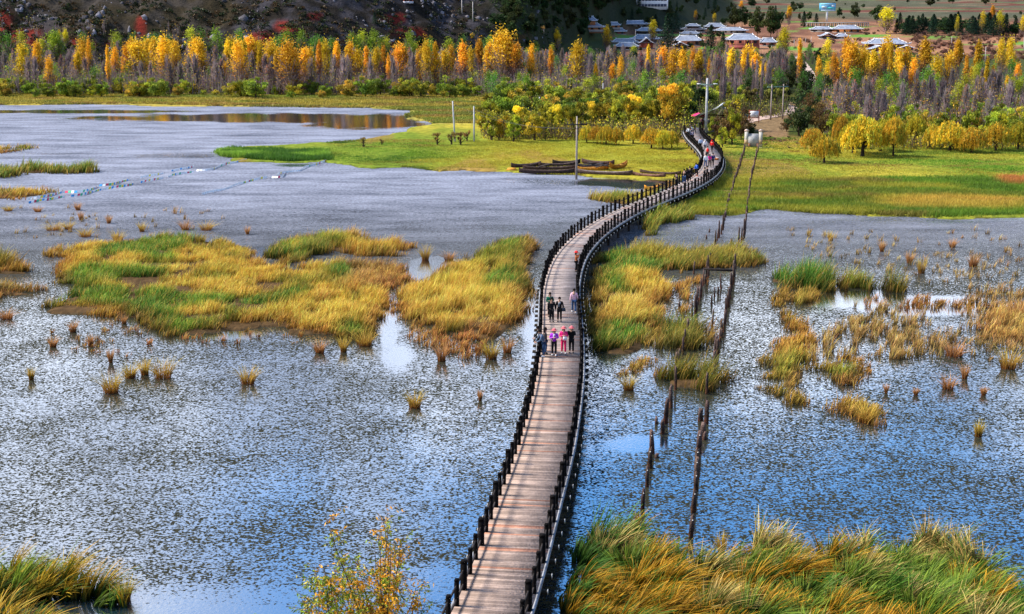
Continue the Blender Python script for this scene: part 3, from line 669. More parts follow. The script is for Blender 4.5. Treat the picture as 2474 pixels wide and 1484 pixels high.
pole(1303, 268, 236, 'distant short pole rising behind the yellow thicket')
pole(1428, 240, 203, 'distant pole above the thicket, left of its neighbour')
pole(1456, 242, 203, 'distant pole above the thicket, right of its neighbour')
t_, ht = pole(1392, 433, 286, 'tall brown pole with black crossarm standing at the boat pile', arms=(1.35, 1.1, (.02, .02, .02)), colr=(.36, .30, .26), r0=.16)
t_, ht = pole(1704.5, 325, 195, 'tallest thick concrete pole beside the pavilion with two lamp arms', r0=.26, arms=(1.3, 1.1, (.3, .45, .4)))
for sx in (-1, 1):
    b = MB(); b.box((sx * 1.45, -.16, ht - 1.0), (.75, .25, .14), col=(.85, .85, .88)); b.build('lamp_head', M_paint, t_)
for x, yb, yt, lab in [(1498, 30, 4, 'thin pole on the dark wooded spur, left of two'), (1525, 52, 8, 'thin pole on the dark wooded spur, right of two'), (1801, 165, 118, 'pole at the village edge below the red house')][:0]: pole(x, yb, yt, lab)
for x, yb, yt, lab in [(1495.5 - 380, 36, 3, 'thin pole on the rocky hillside, left of two'), (1522 - 380, 54, 8, 'thin pole on the rocky hillside, right of two'), (66 / 2.47 * 1, 105, 84, 'thin pole on the red earth slope at the far left'), (49, 108, 78, 'thin pole on the red earth slope, right of the first'),
                       (1317 + 815 / 3.757, 118, 76, 'pale pole standing between the village houses'), (1829 + 130 / 3.842, 136, 112, 'short post in the fields beside the golden tree'), (1829 + 340 / 3.842, 113, 97, 'short pale post in the brown field, first of four'),
                       (1829 + 398 / 3.842, 112, 94, 'short pale post in the brown field, second of four'), (1829 + 447 / 3.842, 105, 93, 'short pale post in the brown field, third of four'), (1829 + 498 / 3.842, 107, 90, 'short pale post in the brown field, fourth of four'),
                       (1829 + 1800 / 3.842, 110, 90, 'thin pole in the orchard, centre'), (1829 + 1310 / 3.842, 176, 150, 'pale pole behind the golden poplars on the right'), (1829 + 1637 / 3.842, 182, 138, 'thin grey pole at the orchard edge, left one'),
                       (1829 + 1908 / 3.842, 150, 122, 'thin grey pole at the orchard edge, middle one'), (1829 + 2112 / 3.842, 150, 115, 'thin grey pole at the orchard edge, right one'), (2471, 125, 88, 'thin pole at the far right edge of the orchard')]:
    pole(x, yb, yt, lab, r0=.16 if yb > 60 else .2, colr=(.5, .45, .42))
# H-frame of two poles
a_ = P(1861, 290, .2); c_ = P(1889.5, 288, .2); t_ = empty('twin_pole', (a_[0], a_[1], .1), 0, 'pair of brown poles joined by a green crossbar beside the dirt path', 'pole'); Ht = 85 * a_[1] / FD
for q in (a_, c_):
    b = MB(); b.tube([(q[0] - a_[0], q[1] - a_[1], -.2), (q[0] - a_[0], q[1] - a_[1], Ht)], [.16, .11], 8, (.33, .27, .24)); b.build('shaft', M_conc, t_, True)
b = MB(); b.bar((-.9, -.15, Ht - .5), (c_[0] - a_[0] + .9, c_[1] - a_[1] - .15, Ht - .5), .2, .2, (.12, .22, .18)); b.build('crossbar', M_paint, t_)
for f in (-.25, .1, .5, .9, 1.25):
    b = MB(); b.tube([((c_[0] - a_[0]) * f, (c_[1] - a_[1]) * f - .15, Ht - .4), ((c_[0] - a_[0]) * f, (c_[1] - a_[1]) * f - .15, Ht - .05)], [.11, .08], 6, (.03, .03, .03)); b.build('insulator', M_paint, t_)
# thin wires from the marsh pole
def wire(pts3, sag, label, r=.02):
    V = []
    for i in range(len(pts3) - 1):
        a_ = np.array(pts3[i]); c_ = np.array(pts3[i + 1])
        for k in range(12): t = k / 12; q = a_ + (c_ - a_) * t; q[2] -= sag * 4 * t * (1 - t); V.append(q)
    V.append(np.array(pts3[-1])); b = MB(); b.tube(V, r, 4, (.05, .05, .05)); tag(b.build('power_line', M_paint), label, 'wire', 'overhead wires')
pA = G(1392, 433); pB = G(1145, 344); pC = G(1099, 344); pD = G(1704, 325)
wire([(pA[0] - 1.2, pA[1], 7.0), (pC[0] - .3, pC[1], 6.6)], 1.2, 'thin sagging wire from the marsh pole to the leaning pale pole')
wire([(pA[0] + 1.2, pA[1], 7.0), (pB[0] + .3, pB[1], 5.6)], 1.2, 'thin sagging wire from the marsh pole to the right pale pole')

# ------------------------------------------------------------------ prayer flags
FC = [(.05, .35, .75), (.85, .85, .85), (.75, .06, .12), (.05, .5, .25), (.85, .65, .04)]
def flags(pts, label, white=.5):
    w_ = curve([P(351 * 0 + x / 3.0738, 351.2 + y / 3.0738)[:2] for x, y in pts], .5)
    w_ = resamp(w_, step=.42)
    t_ = empty('prayer_flag_string', (w_[0][0], w_[0][1], 0), 0, label, 'prayer flags', 'strings of prayer flags over the water')
    V = []; F_ = []; cc = []
    for i in range(len(w_) - 1):
        a_ = w_[i] - w_[0]; c_ = w_[i + 1] - w_[0]; z0 = .25 + .06 * math.sin(i * .35); z1 = .25 + .06 * math.sin((i + 1) * .35); d = (c_ - a_) * .88; s_ = rr.uniform(.22, .3)
        n = np.array([0, -.4]) * rr.uniform(.3, 1.0); k = len(V)
        V += [(a_[0], a_[1], z0), (a_[0] + d[0], a_[1] + d[1], z1), (a_[0] + d[0] + n[0], a_[1] + d[1] + n[1], z1 - s_), (a_[0] + n[0], a_[1] + n[1], z0 - s_)]
        F_.append((k, k + 1, k + 2, k + 3)); c = FC[i % 5] if rr.random() > white else (.85, .85, .85); cc += [c] * 4
    b = MB(); b.add(V, F_); b.c = [np.array(cc, float)]; b.build('flags', M_paint, t_)
    b = MB(); b.tube([(q[0] - w_[0][0], q[1] - w_[0][1], .26 + .06 * math.sin(i * .35)) for i, q in enumerate(w_)], .015, 4, (.7, .7, .7)); b.build('cord', M_paint, t_)
flags([(205, 403), (330, 390), (420, 365), (480, 352), (600, 352), (700, 325), (730, 308)], 'multicoloured prayer flag string, upper of the two at the far left end')
flags([(740, 304), (840, 296), (900, 275), (972, 258)], 'short prayer flag string below the small pink tuft, upper line', .2)
flags([(1048, 244), (1140, 228), (1225, 208)], 'short pale prayer flag string, left of two in the upper line', .6)
flags([(1275, 196), (1360, 180), (1450, 160)], 'short pale prayer flag string, right of two in the upper line', .6)
flags([(215, 432), (350, 410), (495, 380)], 'yellow and blue prayer flag string at the lower far left end', .1)
flags([(530, 382), (620, 372), (730, 338), (860, 318), (940, 305), (1000, 288)], 'long multicoloured prayer flag string of the lower line', .2)
flags([(1048, 280), (1130, 264), (1220, 243)], 'prayer flag string in the middle of the lower line', .4)
flags([(1250, 238), (1340, 215), (1445, 200)], 'prayer flag string right of the middle of the lower line', .4)
flags([(1462, 193), (1560, 188), (1660, 150), (1842, 110)], 'mostly white prayer flag string running up towards the green reeds', .75)
flags([(1850, 108), (1950, 98), (2025, 70)], 'white flag string ending at the green reeds', .95)
flags([(1500, 368), (1600, 345), (1690, 322), (1850, 270), (1995, 242)], 'long white prayer flag string alone on the right side of the water', .8)
flags([(2020, 244), (2090, 240), (2120, 212)], 'short yellow and white flag string in a hook', .5)
flags([(2050, 226), (2120, 205), (2180, 196), (2230, 190), (2290, 160), (2425, 122)], 'white flag string ending nearest the boats', .85)

# ------------------------------------------------------------------ pavilion, umbrella, sign, gate
pz = P(1742, 316, .2); t_ = empty('pavilion', (pz[0], pz[1], .1), R(-14), 'open timber pavilion with mossy ragged gable roof at the end of the bridge', 'pavilion'); FN = np.random.default_rng(4)
W_, D_, H_ = 7.2, 6.0, 2.7
for sx in (-1, 0, 1):
    for sy in (-1, 1):
        b = MB(); b.tube([(sx * W_ * .43, sy * D_ * .42, -.3), (sx * W_ * .43, sy * D_ * .42, H_)], [.13, .12], 8, (.16, .035, .025)); b.build('post', M_wood, t_)
b = MB(); b.box((0, 0, .12), (W_, D_, .25), col=(.16, .13, .11)); b.build('floor', M_conc, t_)
for sy in (-1, 1): b = MB(); b.bar((-W_ / 2, sy * D_ * .42, H_), (W_ / 2, sy * D_ * .42, H_), .16, .22, (.14, .04, .03)); b.build('tie_beam', M_wood, t_)
for sx in (-1, 1):
    b = MB(); 
    for i in range(14):
        for j in range(9):
            u0 = i / 14; v0 = j / 9; xx = sx * (1 - v0) * (W_ / 2 + .8); zz = H_ + .1 + 1.9 * v0 ** 1.15; yy = (u0 - .5) * (D_ + 1.8) + (.4 if j % 2 else 0)
            c = (.05, .07, .02) if FN.random() < .6 else ((.4, .42, .45) if v0 > .7 and FN.random() < .6 else (.10, .085, .05))
            b.box((xx, yy, zz + FN.uniform(-.05, .07)), (.62, .75, .07), col=c, ax=np.array([[math.cos(.42), 0, -sx * math.sin(.42)], [0, 1, 0], [sx * math.sin(.42), 0, math.cos(.42)]]))
    b.build('roof_slope', M_tile, t_)
b = MB(); b.bar((0, -D_ / 2 - .8, H_ + 2.15), (0, D_ / 2 + .8, H_ + 2.15), .35, .22, (.45, .46, .48)); b.build('roof_ridge', M_tile, t_)
for sx in (-1, 1):
    b = MB(); b.bar((sx * W_ * .43, -D_ * .42, .55), (0 if sx < 0 else W_ * .1, -D_ * .42, .55), .3, .06, (.12, .05, .03)); b.build('bench', M_wood, t_)
def umbrella(x, y, colr, label, r0=1.35, zt=2.6):
    p = P(x, y, .2); t_ = empty('parasol', (p[0], p[1], .1), 0, label, 'parasol'); b = MB(); n = 8
    V = [(0, 0, zt + .45)] + [(r0 * .55 * math.cos(k * math.pi / 4), r0 * .55 * math.sin(k * math.pi / 4), zt + .22) for k in range(n)] + [(r0 * math.cos(k * math.pi / 4), r0 * math.sin(k * math.pi / 4), zt) for k in range(n)] + [(r0 * 1.0 * math.cos(k * math.pi / 4), r0 * math.sin(k * math.pi / 4), zt - .14) for k in range(n)]
    F_ = [(0, 1 + k, 1 + (k + 1) % n) for k in range(n)] + [(1 + k, 9 + k, 9 + (k + 1) % n, 1 + (k + 1) % n) for k in range(n)] + [(9 + k, 17 + k, 17 + (k + 1) % n, 9 + (k + 1) % n) for k in range(n)]
    b.add(V, F_, colr); b.build('canopy', M_cloth, t_)
    b = MB(); b.tube([(0, 0, 0), (0, 0, zt + .55)], [.03, .025], 6, (.6, .6, .6)); b.build('shaft', M_paint, t_)
    b = MB(); b.tube([(0, 0, 0), (0, 0, .12)], [.3, .2], 10, (.2, .2, .2)); b.build('base', M_conc, t_)
umbrella(1686, 311, (.75, .05, .17), 'pink parasol at the far end of the bridge by the pavilion')
p = P(1809, 297, .2); t_ = empty('notice_board', (p[0], p[1], .1), R(8), 'white notice board in a red frame beside the dirt path', 'sign'); k = p[1] / FD
for xx in (0, 24 * k): b = MB(); b.box((xx, 0, 1.25), (.14, .14, 2.7), col=(.33, .08, .04)); b.build('post', M_paint, t_)
b = MB(); b.box((12 * k, -.02, 1.75), (24 * k - .14, .06, 1.25), col=(.8, .8, .8)); b.build('panel', M_paint, t_)
for zz in (2.46, 1.04): b = MB(); b.box((12 * k, 0, zz), (24 * k + .3, .12, .14), col=(.38, .10, .05)); b.build('frame_bar', M_paint, t_)
for i in range(4): 
    b = MB(); b.box((12 * k - .2 + .1 * (i % 2), -.056, 2.1 - i * .2), (.9 - .2 * (i % 3), .01, .05), col=(.35, .35, .4)); b.build('text_line', M_paint, t_)
p = P(1819, 355, .2); k = p[1] / FD; t_ = empty('stone_gate', (p[0], p[1], .1), R(-4), 'small white gate wall with two thick posts at the head of the pile rows', 'gate')
for sx in (-1, 1):
    b = MB(); b.box((sx * 17 * k, 0, 1.3), (8 * k, .55, 2.7), col=(.50, .47, .43)); b.box((sx * 17 * k, 0, .9), (8 * k + .03, .56, .7), col=(.46, .32, .2)); b.build('gate_post', M_conc, t_)
    b = MB(); b.box((sx * 17 * k, 0, 2.72), (10 * k, .7, .16), col=(.5, .34, .28)); b.box((sx * 17 * k, 0, 2.86), (6 * k, .45, .14), col=(.6, .5, .45)); b.build('cap', M_conc, t_)
b = MB(); b.box((0, .03, 1.12), (26 * k, .3, 2.2), col=(.38, .38, .39)); b.build('panel', M_conc, t_)
for sx in (-1, 1): b = MB(); b.box((sx * 10 * k, -.15, .35), (5 * k, .3, .7), col=(.42, .2, .12)); b.build('buttress', M_conc, t_)
b = MB(); b.box((1.9, -1.2, .06), (2.2, .35, .1), col=(.5, .5, .48)); b.build('step', M_conc, t_)

# ------------------------------------------------------------------ village houses
def house(x, yb, wD, hD, label, rot=0.0, colw=(.17, .05, .035), depth=.55, roofc=(.25, .28, .35), gable=False, storeys=1, name='village_house', tiers=1, ratio=.48, windows=True):
    p = G(x, yb); k = p[1] / FD; Wd = wD * k; Ht = hD * k; Dp = Wd * depth if not gable else Wd * 1.1; Dp = min(max(Dp, 5), 11)
    t_ = empty(name, (p[0], p[1] + Dp / 2, p[2] - .3), rot, label, 'house', 'tile roofed village houses'); hw = Ht * (1 - ratio) + .3; rh = Ht * ratio
    bw = Wd * .86; bd = Dp * .8
    b = MB(); b.box((0, 0, hw / 2 - .5), (bw, bd, hw + 1), col=colw); b.build('wall', M_paint, t_)
    b = MB(); b.box((0, 0, .15), (bw + .6, bd + .6, 1.3), col=(.28, .25, .23)); b.build('plinth', M_conc, t_)
    def roof(W, D, z0, h, nm='roof'):
        # flared hip-and-gable roof, eaves curving up at the corners
        nx, ny = 14, 8; V = []; 
        for j in range(ny + 1):
            for i in range(nx + 1):
                u = i / nx * 2 - 1; v = j / ny * 2 - 1
                if gable: e = 1 - abs(u)
                else: e = min((1 - abs(v)), (1 - abs(u)) * W / D * 1.15, 1.0)
                z = z0 + h * (e ** 1.35) + .35 * (abs(u) ** 6) * (abs(v) ** 6)
                V.append((u * W / 2, v * D / 2, z))
        F_ = [(j * (nx + 1) + i, j * (nx + 1) + i + 1, (j + 1) * (nx + 1) + i + 1, (j + 1) * (nx + 1) + i) for j in range(ny) for i in range(nx)]
        n = len(V); V2 = [(a, c_, z - .25) for a, c_, z in V]; F2 = [tuple(q + n for q in f)[::-1] for f in F_]
        ring = [i for i in range(nx + 1)] + [(j + 1) * (nx + 1) - 1 for j in range(1, ny + 1)] + [ny * (nx + 1) + i for i in range(nx - 1, -1, -1)] + [j * (nx + 1) for j in range(ny - 1, 0, -1)]
        F3 = [(ring[i], ring[(i + 1) % len(ring)] , ring[(i + 1) % len(ring)] + n, ring[i] + n)[::-1] for i in range(len(ring))]
        b = MB(); b.add(V + V2, F_ + F2 + F3, roofc); ro = b.build(nm, M_tile, t_)
        white = (.85, .87, .92); b = MB(); s_ = max(.28, h * .12)
        if gable:
            b.bar((0, -D / 2 - .1, z0 + h + .12), (0, D / 2 + .1, z0 + h + .12), s_, s_, white)
            for sx in (-1, 1):
                pts = [(sx * W / 2 * (1 - e), -D / 2 - .05, z0 + h * e ** 1.35 + .12) for e in (0, .25, .5, .75, 1)]
                for i in range(4): b.bar(pts[i], pts[i + 1], s_, s_, white)
        else:
            rl = max(W / 2 - D / 2 / 1.15, W * .12)
            b.bar((-rl, 0, z0 + h + .1), (rl, 0, z0 + h + .1), s_, s_ * 1.3, white)
            for sx in (-1, 1):
                b.bar((sx * rl, 0, z0 + h + .1), (sx * (rl + s_ * 1.2), 0, z0 + h + s_ * 1.8), s_, s_, white)
                for sy in (-1, 1):
                    pts = [(sx * (rl + (W / 2 - rl) * t), sy * D / 2 * t, z0 + h * max(0, 1 - t) ** 1.35 + .35 * t ** 12 + .14) for t in (0, .3, .6, .85, 1.0)]
                    for i in range(4): b.bar(pts[i], pts[i + 1], s_ * .8, s_ * .8, white)
                b.bar((sx * W / 2, -D / 2, z0 + .45), (sx * (W / 2 + s_), -D / 2 - s_ * .5, z0 + .45 + s_ * 1.3), s_ * .7, s_ * .7, white)
            b.bar((-W / 2, -D / 2 - .02, z0 + .06), (W / 2, -D / 2 - .02, z0 + .06), .14, .16, white)
        b.build('roof_ridge', M_paint, ro)
    if tiers == 2:
        roof(Wd, Dp, hw * .8, rh * .5); b = MB(); b.box((0, 0, hw * .8 + rh * .55), (Wd * .42, Dp * .4, rh * .7), col=colw); b.build('upper_wall', M_paint, t_)
        roof(Wd * .55, Dp * .6, hw * .8 + rh * .85, rh * .55)
    else: roof(Wd, Dp, hw, rh)
    if windows:
        n = max(2, min(9, int(bw / 3.2)))
        for s_ in range(storeys):
            zz = (hw / storeys) * (s_ + .58)
            for i in range(n):
                xx = (i + .5) / n * bw - bw / 2; b = MB(); hgt = min(1.3, hw / storeys * .5)
                if i == n // 2 and s_ == 0: b.box((xx, -bd / 2 - .02, 1.35), (1.3, .1, 1.9), col=(.05, .02, .015)); b.build('door', M_paint, t_)
                else: b.box((xx, -bd / 2 - .02, zz), (1.3, .1, hgt), col=(.03, .03, .035)); b.build('window', M_paint, t_)
        if storeys == 2:
            b = MB(); b.box((0, -bd / 2 - .7, hw * .5), (bw, 1.5, .15), col=(.3, .1, .07)); b.build('balcony', M_paint, t_)
            for i in range(n + 1):
                b = MB(); xx = i / n * (bw - .3) - (bw - .3) / 2; b.tube([(xx, -bd / 2 - 1.35, 0), (xx, -bd / 2 - 1.35, hw)], .12, 6, (.42, .20, .12)); b.build('post', M_paint, t_)
            b = MB(); b.box((0, -bd / 2 - 1.45, hw * .25), (bw, .12, hw * .42), col=(.30, .07, .06)); b.build('railing', M_paint, t_)
    return t_
ow = (.36, .13, .05)
house(1422, 75, 78, 28, 'two tiered temple like gatehouse below the dark wooded spur', tiers=2, colw=(.30, .12, .05), ratio=.62, name='gatehouse')
house(1480, 70, 38, 14, 'small low house with orange gable right of the gatehouse', colw=ow)
house(1489, 85, 50, 15, 'small blue grey roofed house just below the gatehouse')
house(1535, 68, 66, 16, 'grey roofed house in the rear row left of the tall dark tree', colw=(.2, .18, .17))
house(1568, 84, 62, 16, 'long white ridged house in front of the rear row', colw=(.08, .05, .05))
house(1510, 108, 62, 13, 'slanting covered gallery with white edged roof at the village front', rot=-.25, colw=(.12, .06, .05), windows=False, name='covered_gallery', depth=.3, ratio=.6)
house(1514, 122, 60, 17, 'low dark gallery house at the left front corner of the village', colw=(.05, .035, .035))
house(1561, 119, 37, 26, 'red gabled house facing the marsh at the village front', gable=True, colw=(.30, .06, .035), windows=False)
house(1560, 106, 72, 20, 'long grey roofed house behind the red gabled house')
house(1663, 112, 72, 24, 'long blue grey roofed house between the two tall dark trees', colw=(.2, .08, .05))
house(1644, 119, 34, 16, 'small white edged gabled house in front of the long grey roof', gable=True, colw=(.12, .06, .05), windows=False)
house(1668, 88, 48, 11, 'low stone coloured roof seen behind the long grey house', colw=(.3, .27, .24))
house(1675, 79, 62, 18, 'cluster house with several white ridges in the middle rear of the village', tiers=2, colw=(.10, .07, .07))
house(1728, 74, 50, 16, 'dark roofed house right of the white ridged cluster', colw=(.10, .05, .04))
house(1767, 82, 80, 14, 'long pale roofed rear house left of the dark conifers', colw=(.22, .18, .16))
house(1797, 120, 84, 35, 'large two storey red house with a long grey roof and posts', storeys=2, colw=(.26, .07, .05), ratio=.36, name='guest_house')
house(1856, 113, 42, 19, 'grey roofed annex right of the large red house', colw=(.22, .07, .05))
house(1769, 117, 24, 9, 'small white edged shed roof in front of the large red house', colw=(.08, .05, .05), windows=False)
house(1988, 78, 56, 12, 'low white ridged house left of the orange walled one', colw=(.12, .10, .10))
house(2049, 80, 72, 17, 'orange walled house with white ridged hip roof below the concrete frame', colw=(.42, .15, .05))
house(2001, 96, 37, 15, 'small gabled white edged house in the brown field', gable=True, colw=(.07, .05, .05), windows=False)
house(2035, 96, 34, 13, 'small grey roofed house beside the gabled one in the field', colw=(.12, .09, .09))
house(2146, 122, 104, 26, 'long dark red farmhouse with white ridge on the right', colw=(.15, .04, .03), ratio=.42, name='farmhouse')
house(2124, 127, 42, 15, 'left gabled wing in front of the long farmhouse', gable=True, colw=(.15, .04, .035), windows=False)
house(2190, 123, 38, 12, 'right gabled wing in front of the long farmhouse', gable=True, colw=(.26, .05, .035), windows=False)
# school, concrete frame, hoarding, kiosk
p = G(1576, 22); k = p[1] / FD; t_ = empty('school_building', (p[0], p[1], p[2] - .3), R(3), 'long white building with a row of dark windows high on the slope', 'building')
b = MB(); b.box((0, 5, 4), (74 * k, 9, 8.5), col=(.82, .82, .84)); b.build('wall', M_paint, t_)
b = MB(); b.box((0, 5, 8.5), (76 * k, 10, .5), col=(.35, .12, .09)); b.build('roof', M_paint, t_)
for s_ in range(2):
    for i in range(9): b = MB(); b.box(((i + .5) / 9 * 68 * k - 34 * k, .48, 2.4 + s_ * 3.4), (1.7, .1, 1.6), col=(.07, .08, .12)); b.build('window', M_paint, t_)
p = G(2022, 66); k = p[1] / FD; t_ = empty('concrete_frame', (p[0], p[1], p[2] - .2), 0, 'unfinished long grey concrete frame of pillars behind the field houses', 'building frame')
Ht = 10 * k; wd_ = 146 * k
for i in range(17):
    for dd in (0, 5): b = MB(); b.box((i / 16 * wd_ - wd_ / 2, dd, Ht / 2), (.5, .5, Ht), col=(.42, .41, .43)); b.build('pillar', M_conc, t_)
b = MB(); b.box((0, 2.5, Ht + .15), (wd_ + 1, 6.4, .45), col=(.30, .29, .31)); b.build('slab', M_conc, t_)
p = G(1996.5, 53); k = p[1] / FD; t_ = empty('billboard', (p[0], p[1], p[2] - .2), 0, 'blue and white billboard on a single thick white post above the village', 'billboard'); zt = 31 * k
b = MB(); b.tube([(0, 0, 0), (0, 0, zt)], [.75, .65], 12, (.78, .80, .82)); b.build('post', M_paint, t_, True)
b = MB(); b.box((0, -.5, zt + 1), (38 * k, .8, 18.5 * k), col=(.12, .45, .72)); b.build('panel', M_paint, t_)
for (x_, z_, a_, c_, cc) in [(0, .35, .96, .22, (.30, .62, .80)), (-.22, .0, .35, .30, (.62, .78, .85)), (.2, -.12, .5, .25, (.10, .55, .60)), (.02, -.4, .96, .12, (.55, .72, .85)), (.33, .15, .2, .2, (.7, .82, .9)), (-.3, -.25, .25, .12, (.15, .35, .7))]:
    b = MB(); b.box((x_ * 38 * k, -.93 - .01 * (1 + x_), zt + 1 + z_ * 18.5 * k), (a_ * 38 * k * .9, .05, c_ * 18.5 * k), col=cc); b.build('printed_patch', M_paint, t_)
p = G(986, 10); k = p[1] / FD; t_ = empty('hill_shrine', (p[0], p[1], p[2] - .2), 0, 'small red and white pillared shelter on the rocky hillside', 'shelter'); Wd = 20 * k; Ht = 11 * k
for i in range(4): b = MB(); b.box(((i / 3 - .5) * Wd, 0, Ht / 2), (.25, .25, Ht), col=(.5, .10, .06)); b.build('pillar', M_paint, t_)
b = MB(); b.box((0, 0, .4), (Wd + .6, 2.2, .8), col=(.55, .55, .62)); b.build('base', M_conc, t_)
b = MB(); b.box((0, 0, Ht + .4), (Wd + 1.4, 3.2, 1.2), col=(.38, .07, .05), taper=.55); b.build('roof', M_tile, t_)
p = G(1300 + 90, 60); t_ = empty('orange_roof_hut', G(1310, 79), 0, 'tiny orange roofed hut with a long white wall on the spur', 'hut'); k = t_.location[1] / FD
b = MB(); b.box((0, 0, .8), (9 * k, 3, 2.2), col=(.4, .3, .25)); b.build('wall', M_paint, t_)
b = MB(); b.box((0, 0, 2.3), (13 * k, 4.4, 1.3), col=(.75, .30, .05), taper=.5); b.build('roof', M_tile, t_)
b = MB(); b.box((-22 * k, 0, .6), (30 * k, .4, 1.4), col=(.8, .8, .8)); b.build('boundary_wall', M_paint, t_)

# ------------------------------------------------------------------ foliage tools
def blades(base, h, w, ang, bend, segs, cb, ct, tipw=.12, curl=1.6):
    """grass blades as tapered bent strips; base (n,3), the rest (n,) or (n,3)"""
    n = len(base); t = np.linspace(0, 1, segs + 1); side = rng.uniform(0, 2 * np.pi, n)
    sx, sy = np.cos(side), np.sin(side); V = np.zeros((n, segs + 1, 2, 3)); Cc = np.zeros((n, segs + 1, 2, 3))
    for i, k in enumerate(t):
        off = bend * h * k ** curl; z = h * (k - .32 * np.minimum(bend, 1.4) * k ** 2.2); ww = w * (1 - k * (1 - tipw)) / 2
        cx = base[:, 0] + np.cos(ang) * off; cy = base[:, 1] + np.sin(ang) * off
        for j, s_ in enumerate((-1, 1)):
            V[:, i, j, 0] = cx + s_ * sx * ww; V[:, i, j, 1] = cy + s_ * sy * ww; V[:, i, j, 2] = base[:, 2] + z
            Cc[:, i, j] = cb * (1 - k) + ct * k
    idx = np.arange(n * (segs + 1) * 2).reshape(n, segs + 1, 2)
    F = np.stack([idx[:, :-1, 0], idx[:, :-1, 1], idx[:, 1:, 1], idx[:, 1:, 0]], -1).reshape(-1, 4)
    return V.reshape(-1, 3), F, Cc.reshape(-1, 3)
def quads(cen, size, col, up=0.0, stretch=1.0, droop=0.0, vert=1.0):
    """leaf faces of irregular outline at the given centres"""
    n = len(cen); a = rng.normal(size=(n, 3)); a[:, 2] = a[:, 2] * (1 + up * 3) + droop * -2; a[:, :2] *= vert; a /= np.linalg.norm(a, axis=1)[:, None]
    b = rng.normal(size=(n, 3)); b -= (a * b).sum(1)[:, None] * a; b /= np.linalg.norm(b, axis=1)[:, None]
    s = np.broadcast_to(size, (n,))[:, None]; a = a * s * stretch / 2; b = b * s / 2
    V = np.stack([cen - a * 1.0, cen - b * .62 + a * .1, cen + a * 1.0, cen + b * .62 - a * .1], 1).reshape(-1, 3)
    F = np.arange(n * 4).reshape(n, 4)
    return V, F, np.repeat(col, 4, 0)
STRAW = np.array([.78, .44, .08]); GOLD = np.array([.72, .34, .02]); GREEN = np.array([.07, .17, .02]); LIME = np.array([.22, .30, .03]); RUST = np.array([.33, .11, .03]); DKG = np.array([.03, .075, .015]); TAN = np.array([.50, .27, .10])
def sample(poly, dens, rough=1.6):
    mn = poly.min(0) - 1; mx = poly.max(0) + 1; n = int((mx[0] - mn[0]) * (mx[1] - mn[1]) * dens)
    X = rng.uniform(mn[0], mx[0], n); Y = rng.uniform(mn[1], mx[1], n)
    wx = rough * (1.6 * (fbm(X, Y, 2.6, 81) - .5) + 1.6 * (fbm(X, Y, 9, 82) - .5)); wy = rough * (3.5 * (fbm(X, Y, 3.0, 83) - .5) + 3 * (fbm(X, Y, 9, 84) - .5))
    s = sdist(poly, X + wx, Y + wy); k = (s > 0) & (rng.random(len(X)) < .18 + s * .45)
    return X[k], Y[k], s[k]
def grass_patch(name, poly, label, dens=16, per=9, h=.85, w=.045, spread=.2, mixc=None, edge=(.7, 1.8), lean=(0.2, .3), gap=.0, hv=.35, kind='stuff', cat='grass', rough=1.7, segs=3, seed=0, bendr=(.15, .7)):
    X, Y, s = sample(poly, dens, rough)
    gap = gap or .41
    if gap: k = fbm(X, Y, 2.2, 91 + seed) > gap; X, Y, s = X[k], Y[k], s[k]
    n = len(X); q = fbm(X, Y * .5, 7, 101 + seed); q2 = fbm(X, Y * .6, 3.2, 107 + seed); q3 = fbm(X, Y * .5, 12, 113 + seed)
    wS = smooth(.42, .52, q)[:, None]; base = (LIME * .5 + GREEN * .5) * (1 - wS) + (STRAW * .6 + GOLD * .4) * wS
    g2 = smooth(.55, .64, q2)[:, None]; base = base * (1 - g2 * .65) + GREEN * g2 * .65
    r2 = smooth(.56, .66, q3)[:, None]; base = base * (1 - r2 * .7) + (TAN * .6 + RUST * .6) * r2 * .7
    if mixc is not None: base = mixc(X, Y, s, q, q2, base)
    e = smooth(edge[1], edge[0] * .3, s)[:, None] * (.4 + .6 * fbm(X, Y, 6, 119)[:, None]); base = base * (1 - e * .8) + (RUST * (.8 + .7 * rng.random((n, 1)))) * e * .8
    hh_ = .98 * h * (1 + 2.2 * hv * (fbm(X, Y, 2.2, 117) - .5) * 2) * (1 - .45 * smooth(edge[0] + .4, 0, s)) * rng.uniform(.75, 1.2, n)
    la = lean[0] + rng.normal(0, .5, n)
    N_ = n * per; bx = np.repeat(X, per) + rng.normal(0, spread, N_); by = np.repeat(Y, per) + rng.normal(0, spread, N_)
    w = w * 1.25; H = np.repeat(hh_, per) * rng.uniform(.5, 1.25, N_); A = np.repeat(la, per) + rng.normal(0, .9, N_); Bd = rng.uniform(bendr[0], bendr[1], N_)
    base = base * rng.uniform(.4, 1.55, (n, 1)) * (.7 + .6 * fbm(X, Y, 1.5, 121)[:, None]); cc = np.repeat(base, per, 0) * rng.uniform(.6, 1.4, (N_, 1)) * (1 + rng.normal(0, .09, (N_, 3)))
    stq = rng.random(N_) < .12; cc[stq] = cc[stq] * .3 + STRAW * .7
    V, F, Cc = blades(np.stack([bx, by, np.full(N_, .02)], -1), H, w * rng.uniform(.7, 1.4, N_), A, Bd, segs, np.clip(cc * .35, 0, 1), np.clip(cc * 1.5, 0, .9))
    o = mk(name, V, F, M_blade, Cc); return tag(o, label, cat, None, kind)
def green_mix(k=.8):
    def f(X, Y, s, q, q2, base): return base * (1 - k) + (GREEN * 1.2) * k
    return f
